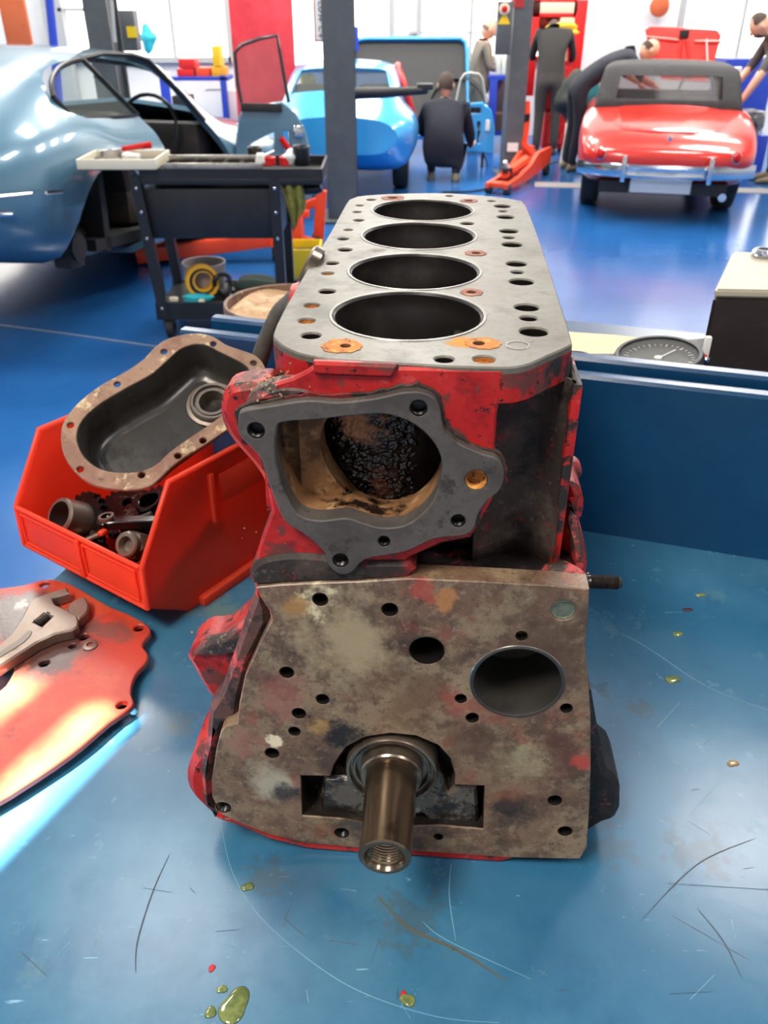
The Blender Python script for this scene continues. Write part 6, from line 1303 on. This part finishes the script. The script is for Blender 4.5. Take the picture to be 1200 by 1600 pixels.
for t_ in (.06, (jb-ja).length-.08):
    for s_ in (-.10, .10): b = NB(); c_ = ja+jd*t_+js*s_; c_.z = .05; cyl(b, c_-js*.03, c_+js*.03, .05, n=16); obj('wheel', b, M_trim, jk)
# ---- red tool cabinet with drawers, shelf unit above
def drawers(par, x0, x1, y0, y1, Y, n, m):
    for i in range(n):
        ya_, yb2 = y0+(y1-y0)*(i+.06)/n, y0+(y1-y0)*(i+.94)/n; b = bpx(x0+1, ya_, x1-1, yb2, Y-.02, .03, .003); o_ = obj('drawer', b, m, par)
        b = bpx(x0+4, ya_+1, x1-4, ya_+3, Y-.04, .02, .002); obj('drawer_pull', b, M_chrome, o_)
cabY = 11.9
tcab = thing('tool_cabinet', 'tall red tool cabinet with drawers beside the man in overalls', 'tool cabinet', ony(872, 235, cabY)); tcab.location.z = 0
b = bpx(855, 57, 888, 102, cabY, .4); obj('top_chest', b, M_redcab, tcab); drawers(tcab, 866, 887, 66, 96, cabY, 4, M_cream)
b = bpx(852, 104, 888, 172, cabY-.04, .45); obj('roller_cabinet', b, M_redcab, tcab); drawers(tcab, 856, 887, 106, 170, cabY-.05, 7, M_redcab)
b = bpx(852, 174, 880, 232, cabY-.02, .4); obj('lower_cabinet', b, M_redcab, tcab); drawers(tcab, 856, 879, 176, 226, cabY-.03, 3, M_redcab)
for x_ in (858, 876): b = NB(); p = ony(x_, 236, cabY); cyl(b, (p.x-.02, cabY+.1, .05), (p.x+.02, cabY+.1, .05), .05, n=12); cyl(b, (p.x, cabY+.1, .05), (p.x, cabY+.1, ony(x_, 230, cabY).z+.05), .02); obj('caster_wheel', b, M_tyre, tcab)
rk = thing('red_shelf_unit', 'red wall shelf unit with cream valance above the tool cabinet', 'shelf', ony(865, 40, 12.6)); 
for (x0, y0, x1, y1, m_) in ((828, -2, 902, 4, M_redcab), (828, 20, 900, 27, M_redcab), (828, 3, 902, 21, M_cream)): obj('shelf_board', bpx(x0, y0, x1, y1, 12.6, .3, .004), m_, rk)  # the valance is the plain cream board
for x_ in (828, 898): obj('side_upright', bpx(x_, 0, x_+5, 150, 12.6, .3, .004), M_redcab, rk)
obj('back_sheet', bpx(828, 24, 900, 60, 12.88, .03, .002), pmat('brown_goods', (150, 92, 76), .7, layers=[dict(c=(206, 160, 130), s=7, lo=.5, hi=.6), dict(c=(90, 50, 44), s=9, lo=.55, hi=.65)]), rk)
lump('yellow_hat', 'yellow cap lying on top of the red tool cabinet', 'cap', ony(876, 47, cabY+.2), .17, (1.5, .9, .45), M_yellow, 21)
tag(obj('cardboard_box', bpx(880, 28, 896, 50, cabY+.25, .2), M_card), 'pale carton standing on the red cabinet behind the yellow cap', 'box')
# ---- bench with blue frame behind the bald man
bb = thing('assembly_bench', 'blue framed bench with glassware beside the bald man', 'bench', ony(785, 240, 11.9)); bb.location.z = 0
obj('bench_top', bpx(764, 118, 800, 126, 11.9, .7), M_blueframe, bb)
for x_ in (766, 790): obj('leg', bpx(x_, 124, x_+5, 236, 11.9, .06, .004), M_blueframe, bb)
obj('back_board', bpx(768, 126, 794, 205, 12.5, .03), pmat('mauve_grey_board', (132, 120, 124), .7), bb)
obj('lower_shelf', bpx(766, 205, 792, 212, 12.0, .5), M_blueframe, bb)
tag(obj('cardboard_box', bpx(775, 178, 790, 204, 12.05, .3), pmat('brown_box', (110, 84, 70), .7)), 'brown box on the low shelf of the blue framed bench', 'box')
for x_, lab in ((778, 'left glass jar on the blue framed bench'), (787, 'middle glass jar on the blue framed bench'), (794, 'glass jar on the blue framed bench nearest the lift post')):
    p = ony(x_, 116, 12.0); t_ = thing('glass_jar', lab, 'jar', p); b = NB(); lathe(b, p, UZ, [(0, .001), (0, .035), (.14, .035), (.16, .022)], 16); obj('jar_wall', b, pmat('jar_glass_' + str(x_), (190, 196, 190), .1), t_, 40); b = NB(); lathe(b, p+UZ*.16, UZ, [(0, .026), (.03, .026), (.03, 0)], 12); obj('lid', b, M_white, t_)
tag(obj('paper_roll', bpx(772, 86, 796, 96, 12.1, .12), M_white), 'white paper roll above the glass jars', 'paper roll')
tag(obj('blue_bottle', bpx(766, 96, 771, 112, 12.0, .05), M_blueframe), 'small blue bottle at the bald man\'s hands', 'bottle')
# ---- sticks and teal board left of the red convertible
st_ = thing('stick_bundle', 'bundle of pale sticks standing in a dark holder beside the cabinet', 'sticks', ony(886, 232, 11.0)); st_.location.z = 0
for i in range(7):
    p = ony(878+i*2.2, 232, 11.0); b = NB(); tube(b, [Vector((p.x, 11+.03*i, 0)), Vector((p.x+.06+.012*i, 11.05, ony(886, 172, 11).z))], .012, 6); obj('stick', b, M_cream, st_)
o_ = lump('black_bag', 'dark bag hanging over the bundle of sticks', 'bag', ony(892, 155, 11.08), .2, (.75, .6, 1.25), pmat('dark_bag', (46, 50, 46), .7), 31)
tag(obj('teal_board', bpx(905, 120, 932, 170, 10.9, .04), M_teal), 'teal board standing behind the red convertible', 'board')
# ---- left background
tag(obj('red_screen', bpx(354, -30, 468, 240, 12.0, .05, .004), M_redsheet), 'tall red cloth screen behind the open coupe door', 'screen')
tag(obj('brown_board', bpx(-10, -30, 54, 90, 11.0, .06, .004), M_wood), 'orange-brown board leaning at the left of the hall', 'board')
b = NB(); tube(b, [ony(74, -30, 10.8), ony(84, 70, 10.8), ony(95, 190, 10.8)], .05, 8); tag(obj('blue_pipe', b, M_blueframe, None, 60), 'royal blue pipe standing next to the brown board', 'pipe')
obj_ = struct('trim_2', bpx(88, -30, 100, 200, 13.3, .2, .004), M_frame, 'grey door post of the back wall')
obj_ = struct('trim_3', bpx(88, 12, 165, 18, 13.3, .2, .004), M_frame, 'grey door rail of the back wall')
lump('teal_apron', 'teal apron hanging on the wall right of the lift post', 'apron', ony(231, 60, 13.54), .14, (.8, .4, 1.0), M_teal, 41)
rkk = thing('storage_rack', 'blue framed rack of boxes seen beyond the coupe windscreen', 'rack', ony(320, 200, 12.3)); rkk.location.z = 0
for x_ in (262, 352): obj('upright', bpx(x_, 118, x_+4, 260, 12.3, .05, .004), M_blueframe, rkk)
obj('shelf_board', bpx(262, 120, 356, 126, 12.3, .5, .004), M_blueframe, rkk); obj('shelf_board', bpx(262, 190, 356, 196, 12.3, .5, .004), M_blueframe, rkk)
for nm, lab, x0, y0, x1, y1, m_ in (('red_box', 'lower red box stacked on the rack', 276, 108, 303, 120, M_redcab), ('red_box', 'upper red box stacked on the rack', 278, 92, 305, 107, M_redcab), ('orange_case', 'orange case beside the red boxes', 306, 106, 328, 120, M_orange), ('yellow_folder', 'yellow folder standing on the rack', 330, 72, 345, 104, M_yellow), ('yellow_case', 'yellow case below the yellow folder', 330, 105, 352, 120, M_yell2), ('white_carton', 'large white carton low on the rack', 318, 142, 372, 188, M_white), ('grey_machine', 'dark machine on the lower rack shelf', 268, 150, 300, 188, M_chassis)):
    t_ = tag(obj(nm, bpx(x0, y0, x1, y1, 12.35, .3), m_), lab, 'box')
tag(obj('wall_clock', (lambda b: lathe(b, ony(1030, 10, 13.45), (0, -1, 0), [(0, .13), (.04, .13), (.05, .11), (.05, 0)], 28))(NB()), M_wood, None, 40), 'round brown sign high on the back wall', 'wall sign')
# shelf clutter behind the red car
tag(obj('blue_machine', bpx(1135, 92, 1180, 248, 11.2, .4), M_blueframe), 'blue machine with pale knobs behind the leaning man', 'machine')
tag(obj('white_cylinder', (lambda b: cyl(b, Vector((ony(1150, 145, 11.0).x, 11.0, 0)), ony(1150, 105, 11.0), .07, n=16))(NB()), M_white), 'white canister in front of the blue machine', 'canister')
tag(obj('engine_trolley', bpx(1160, 175, 1190, 214, 10.4, .4), pmat('grey_engine', (120, 118, 116), .4, .5, layers=[dict(c=(230, 226, 214), s=9, lo=.52, hi=.6), dict(c=(50, 48, 48), s=8, lo=.55, hi=.65)])), 'grey engine on a blue trolley right of the red convertible', 'engine')
tag(obj('wheel_trolley', bpx(1158, 212, 1190, 268, 10.38, .5), M_blueframe), 'blue trolley under the grey engine', 'trolley')
# floor channel and cable
b = NB(); p0, p1 = onz(835, 288, .003), onz(1250, 300, .003); box(b, (p0+p1)/2, ((p1-p0).length, .28, .006), Matrix.Rotation(math.atan2((p1-p0).y, (p1-p0).x), 3, 'Z')); struct('trim_4', b, pmat('dusty_channel', (150, 148, 146), .6), 'grey channel cover across the floor')
b = NB(); tube(b, smooth_poly([onz(*p, .012) for p in [(690, 300), (760, 295), (840, 262), (880, 248), (905, 236), (930, 220)]], 5, False), .010, 6); tag(obj('floor_cable', b, M_black, None, 60), 'black cable trailing across the blue floor', 'cable')
b = NB(); tube(b, smooth_poly([onz(*p, .006) for p in [(-20, 505), (80, 518), (180, 532), (270, 545)]], 4, False), .0025, 6); tag(obj('floor_string', b, M_frame, None, 60), 'thin pale line lying on the blue floor at left', 'string')
# wall rail and blue box seen past the lift post
struct('trim_5', bpx(640, 49, 800, 53, WY-.05, .04, .002), M_frame, 'grey rail along the back wall')
tag(obj('blue_bracket', bpx(547, 42, 560, 80, 10.5, .2), M_blueframe), 'blue steel bracket right behind the lift post', 'bracket')

# ================================================================ PEOPLE
M_skin = pmat('skin', (226, 170, 140), .5)
M_hairg = pmat('grey_hair', (112, 96, 84), .8); M_hairb = pmat('brown_hair', (66, 52, 44), .8)
def hand_mesh(bm, w, d, s, up):
    """palm and five fingers at wrist w pointing along d; s is the thumb side"""
    d = Vector(d).normalized(); s = (Vector(s)-d*Vector(s).dot(d)).normalized(); n = d.cross(s)
    tube(bm, [w-d*.01, w+d*.04, w+d*.085], [.026, .038, .034], 8)
    for k_, (o, L_) in enumerate(((-.028, .060), (-.010, .078), (.010, .082), (.028, .072))):
        b0 = w+d*.08+s*o; tube(bm, [b0, b0+d*L_*.45+n*.004, b0+d*L_*.75+n*.022, b0+d*L_*.85+n*.04], [.010, .0095, .009, .006], 6)
    b0 = w+d*.03+s*.03; tube(bm, [b0, b0+(d+s).normalized()*.03, b0+(d*1.5+s).normalized()*.06+n*.012], [.012, .011, .008], 6)
def person(label, base, rz, J, E_, cols, hair, look, headc, hands, shoes=True, hr=.108):
    """J: joints (x right, y forward, z up) with radius; E_: bones; cols: [(material, test(local point))]; last one is the default"""
    M = Matrix.Translation(base) @ Matrix.Rotation(rz, 4, 'Z')
    t_ = thing('person', label, 'person', base)
    names = list(J); me = bpy.data.meshes.new('sk'); me.from_pydata([J[n][:3] for n in names], [(names.index(a), names.index(c)) for a, c in E_], []); 
    o = bpy.data.objects.new('tmp', me); COL.objects.link(o); sk = o.modifiers.new('s', 'SKIN'); sk.use_smooth_shade = True
    for i, n in enumerate(names):
        r = J[n][3]; me.skin_vertices[0].data[i].radius = r if isinstance(r, tuple) else (r, r)
        me.skin_vertices[0].data[i].use_root = (n == 'pelvis')
    o.modifiers.new('d', 'SUBSURF').levels = 2
    m2 = bpy.data.meshes.new_from_object(o.evaluated_get(bpy.context.evaluated_depsgraph_get())); bpy.data.objects.remove(o)
    bm = NB(); bm.from_mesh(m2)
    # head: skull with chin, nose and ears
    hc = Vector(headc); lk = Vector(look).normalized(); up = (UZ - lk*lk.z); up = up.normalized() if up.length > .1 else Vector((0, 1, 0)); sd_ = lk.cross(up)
    hd = bmesh.ops.create_icosphere(bm, subdivisions=3, radius=1.0)['verts']
    for v in hd:
        p = v.co.copy(); z = p.z; k_ = 1 - .22*max(0, -z)*1.0
        fx, fy, fz = p.x*hr*.74*k_, p.y*hr*.92*(1-.12*max(0, -z)), z*hr*1.12
        if z < -.3 and p.y > 0: fy += .012*(1-abs(p.x))
        if abs(z-.05) < .2 and p.y > .8 and abs(abs(p.x)-.35) < .16: fy -= .010          # eye sockets
        v.co = hc + sd_*fx + lk*fy + up*fz
    def small(c, r, sc=(1, 1, 1)):
        for v in bmesh.ops.create_icosphere(bm, subdivisions=2, radius=r)['verts']: v.co = hc + sd_*(c[0]+v.co.x*sc[0]) + lk*(c[1]+v.co.y*sc[1]) + up*(c[2]+v.co.z*sc[2])
    small((0, hr*.95, -.012), .016, (.8, 1.1, 1.4)); small((hr*.76, -.005, -.01), .026, (.4, .8, 1.2)); small((-hr*.76, -.005, -.01), .026, (.4, .8, 1.2)); small((0, hr*.84, -.055), .018, (1.5, .5, .4))
    for w, d, s in hands: hand_mesh(bm, Vector(w), d, s, UZ)
    mats = []
    for c_, _ in cols: mats.append(c_)
    for f in bm.faces:
        p = f.calc_center_median()
        for i, (c_, test) in enumerate(cols):
            if test(p): f.material_index = i; break
    me = me_from(bm, 'person_body'); 
    for m_ in mats: me.materials.append(m_)
    me.transform(M); body = obj('body', me, None, t_, 180)
    if hair:
        b = NB(); hv = bmesh.ops.create_icosphere(b, subdivisions=3, radius=1.0)['verts']; kill = []
        for v in hv:
            p = v.co.copy()
            if hair[1](p): kill.append(v)
            v.co = hc + sd_*p.x*hr*.78 + lk*(p.y*hr*.96-.004) + up*(p.z*hr*1.16+.004)
        bmesh.ops.delete(b, geom=kill, context='VERTS'); hm = me_from(b, 'hair'); hm.transform(M); o_ = obj('hair', hm, hair[0], t_, 180)
    if shoes:
        for n in ('footL', 'footR'):
            if n in J:
                p = Vector(J[n][:3]); b = NB(); sl = []
                for (y_, w_, h_) in ((-.10, .028, .05), (-.07, .040, .085), (.0, .042, .095), (.07, .046, .07), (.14, .044, .05), (.18, .03, .03)):
                    sl.append([Vector((p.x+w_*math.cos(a), p.y+y_, max(0, .5*h_+.5*h_*math.sin(a)))) for a in [2*math.pi*i/12 for i in range(12)]])
                rings(b, sl); bmesh.ops.recalc_face_normals(b, faces=b.faces); m3 = me_from(b, 'shoe'); m3.transform(M); obj('shoe', m3, M_khaki if shoes is True else shoes, t_, 60)
    return t_
def stand(lean=0.0, hipz=.90, sh=1.40, arms=None, feet=.12):
    """upright skeleton leaning forward by 'lean' radians at the hips"""
    s, c = math.sin(lean), math.cos(lean); up_ = lambda h, x=0: (x, s*h, hipz+c*h)
    T_ = sh-hipz
    J = {'pelvis': (*up_(0)[:3], (.17, .12)), 'waist': (*up_(T_*.38), (.155, .115)), 'chest': (*up_(T_*.78), (.19, .125)), 'neckb': (*up_(T_*1.03), (.085, .075)), 'neck': (*up_(T_*1.16), (.058, .058)),
         'shL': (*up_(T_*.98, -.19), .068), 'shR': (*up_(T_*.98, .19), .068)}
    E_ = [('pelvis', 'waist'), ('waist', 'chest'), ('chest', 'neckb'), ('neckb', 'neck'), ('chest', 'shL'), ('chest', 'shR')]
    for sd_, x in (('L', -1), ('R', 1)):
        J['hip'+sd_] = (x*.10, 0, hipz-.08, (.098, .105)); J['knee'+sd_] = (x*feet*.95, .03, .49, .068); J['ank'+sd_] = (x*feet, -.02, .10, .052); J['foot'+sd_] = (x*feet, .03, .07, .045)
        E_ += [('pelvis', 'hip'+sd_), ('hip'+sd_, 'knee'+sd_), ('knee'+sd_, 'ank'+sd_), ('ank'+sd_, 'foot'+sd_)]
    for sd_ in 'LR':
        J['el'+sd_] = (*arms[sd_][0], .048); J['wr'+sd_] = (*arms[sd_][1], .034); E_ += [('sh'+sd_, 'el'+sd_), ('el'+sd_, 'wr'+sd_)]
    return J, E_
head_mid = lambda J, f=.12, u=.10: None
# 1: bald man in a grey coat, side on, looking at what he holds
M_coat = pmat('grey_coat', (124, 114, 100), .8, layers=[dict(c=(108, 98, 86), s=9, lo=.5, hi=.7)]); M_trous = pmat('dark_trousers', (52, 46, 46), .8)
J, E_ = stand(.14, .80, 1.24, {'L': ((-.24, .12, .98), (-.10, .36, 1.00)), 'R': ((.25, .10, .97), (.10, .36, .99))})
J['hem'] = (0, 0, .62, (.21, .16)); E_ += [('pelvis', 'hem')]
b_ = ony(750, 30, 12.2)
person('bald man in a grey coat standing and looking at his hands', (b_.x, 12.2, 0), R(-80), J, E_, [(M_skin, lambda p: p.z > 1.275 or (p.y > .36 and p.z > .85)), (M_trous, lambda p: p.z < .56), (M_coat, lambda p: True)],
       (M_hairg, lambda p: p.z > .15 or p.y > -.1 or p.z < -.5), (0, .8, -.5), (0, .13, 1.41), [((-.10, .36, 1.00), (.3, 1, .1), (0, 0, 1)), ((.10, .36, .99), (-.3, 1, .1), (0, 0, 1))], M_trous)
# 2: man in dark overalls, back to the camera, bent into the cabinet
M_over = pmat('charcoal_overalls', (56, 52, 50), .85, layers=[dict(c=(68, 62, 60), s=9, lo=.5, hi=.7)], bump=.3, bscale=30); M_polo = pmat('black_polo', (44, 43, 41), .85)
J, E_ = stand(.50, .92, 1.44, {'L': ((-.25, .40, 1.10), (-.16, .65, 1.06)), 'R': ((.27, .36, 1.10), (.22, .62, 1.02))}, .11)
b_ = onz(845, 240, 0)
person('man in charcoal overalls with his back turned at the red cabinet', (b_.x+.02, b_.y-.1, 0), R(-8), J, E_, [(M_skin, lambda p: (p.y > .60 and p.z < 1.16) or p.y > .42), (M_polo, lambda p: p.z > .97), (M_over, lambda p: True)],
       (M_hairb, lambda p: p.z < -.35 or p.y > .55), (0, .7, -.8), (0, .50, 1.40), [((-.16, .65, 1.06), (0, 1, -.1), (1, 0, 0)), ((.22, .62, 1.02), (0, 1, -.1), (-1, 0, 0))], pmat('black_shoe', (30, 28, 28), .6))
# 3: crouching mechanic in a navy jacket
J = {'pelvis': (0, -.02, .30, (.20, .17)), 'waist': (0, .06, .46, (.205, .17)), 'chest': (0, .15, .64, (.215, .16)), 'neckb': (0, .24, .76, (.10, .09)), 'neck': (0, .29, .80, (.06, .06)), 'shL': (-.20, .18, .70, .085), 'shR': (.20, .18, .70, .085),
     'elL': (-.27, .36, .46, .062), 'wrL': (-.12, .52, .40, .036), 'elR': (.29, .34, .42, .062), 'wrR': (.30, .50, .30, .036), 'hipL': (-.13, .02, .25, .12), 'kneeL': (-.17, .38, .40, .075), 'ankL': (-.13, .10, .11, .05), 'footL': (-.13, .14, .06, .045), 'hipR': (.13, .02, .25, .12), 'kneeR': (.18, .38, .30, .075), 'ankR': (.14, .0, .11, .05), 'footR': (.14, .05, .06, .045)}
E_ = [('pelvis', 'waist'), ('waist', 'chest'), ('chest', 'neckb'), ('neckb', 'neck'), ('chest', 'shL'), ('chest', 'shR'), ('shL', 'elL'), ('elL', 'wrL'), ('shR', 'elR'), ('elR', 'wrR'), ('pelvis', 'hipL'), ('pelvis', 'hipR'), ('hipL', 'kneeL'), ('hipR', 'kneeR'), ('kneeL', 'ankL'), ('kneeR', 'ankR'), ('ankL', 'footL'), ('ankR', 'footR')]
b_ = onz(692, 284, 0)
person('crouching mechanic in a navy jacket beside the sky blue coupe', (b_.x, b_.y+.05, 0), R(-4), J, E_, [(M_skin, lambda p: (p.z > .80 and p.y > .22) or (p.y > .50 and p.z < .46)), (M_navy, lambda p: True)],
       (M_hairb, lambda p: p.z < -.55 or p.y > .5), (.1, .9, -.25), (.0, .33, .93), [((-.12, .52, .40), (.5, 1, 0), (1, 0, 0)), ((.30, .50, .30), (.2, 1, 0), (-1, 0, 0))])
# 4: man leaning into the engine bay behind the red convertible
J, E_ = stand(1.12, .94, 1.52, {'L': ((-.28, .62, 1.0), (-.2, .80, .90)), 'R': ((.28, .62, .98), (.2, .82, .90))})
b_ = ony(1012, 85, 10.5)
person('bald man in navy leaning over the engine of the red convertible', (b_.x-.74, 10.5, 0), R(-84), J, E_, [(M_skin, lambda p: p.y > .63), (M_navy, lambda p: True)],
       (M_hairb, lambda p: p.z > .35 or p.y > -.05 or p.z < -.5), (0, .6, -.7), (0, .78, 1.24), [((-.2, .80, .90), (.1, .6, -.6), (1, 0, 0)), ((.2, .82, .90), (-.1, .6, -.6), (-1, 0, 0))])
# 5: man in a grey T-shirt leaning on the car door at the right edge
M_tee = pmat('grey_tshirt', (84, 80, 78), .85, layers=[dict(c=(70, 66, 64), s=8, lo=.5, hi=.7)]); M_work = pmat('black_work_trousers', (38, 36, 36), .8)
J, E_ = stand(.55, .88, 1.44, {'L': ((-.27, .44, 1.04), (-.22, .56, .80)), 'R': ((.28, .40, 1.08), (.24, .60, .84))}, .13)
b_ = onz(1196, 284, 0)
person('man in a grey T-shirt and black trousers leaning on the car side', (b_.x+.06, b_.y, 0), R(84), J, E_, [(M_skin, lambda p: (p.y > .40 and p.z < 1.10) or p.z > 1.41 or (abs(p.x) > .235 and p.z < 1.09)), (M_work, lambda p: p.z < .86), (M_tee, lambda p: True)],
       (M_hairb, lambda p: p.z < .05 or p.y > .55), (0, .75, -.65), (0, .46, 1.49), [((-.22, .56, .80), (0, .4, -1), (1, 0, 0)), ((.24, .60, .84), (0, .4, -1), (-1, 0, 0))])
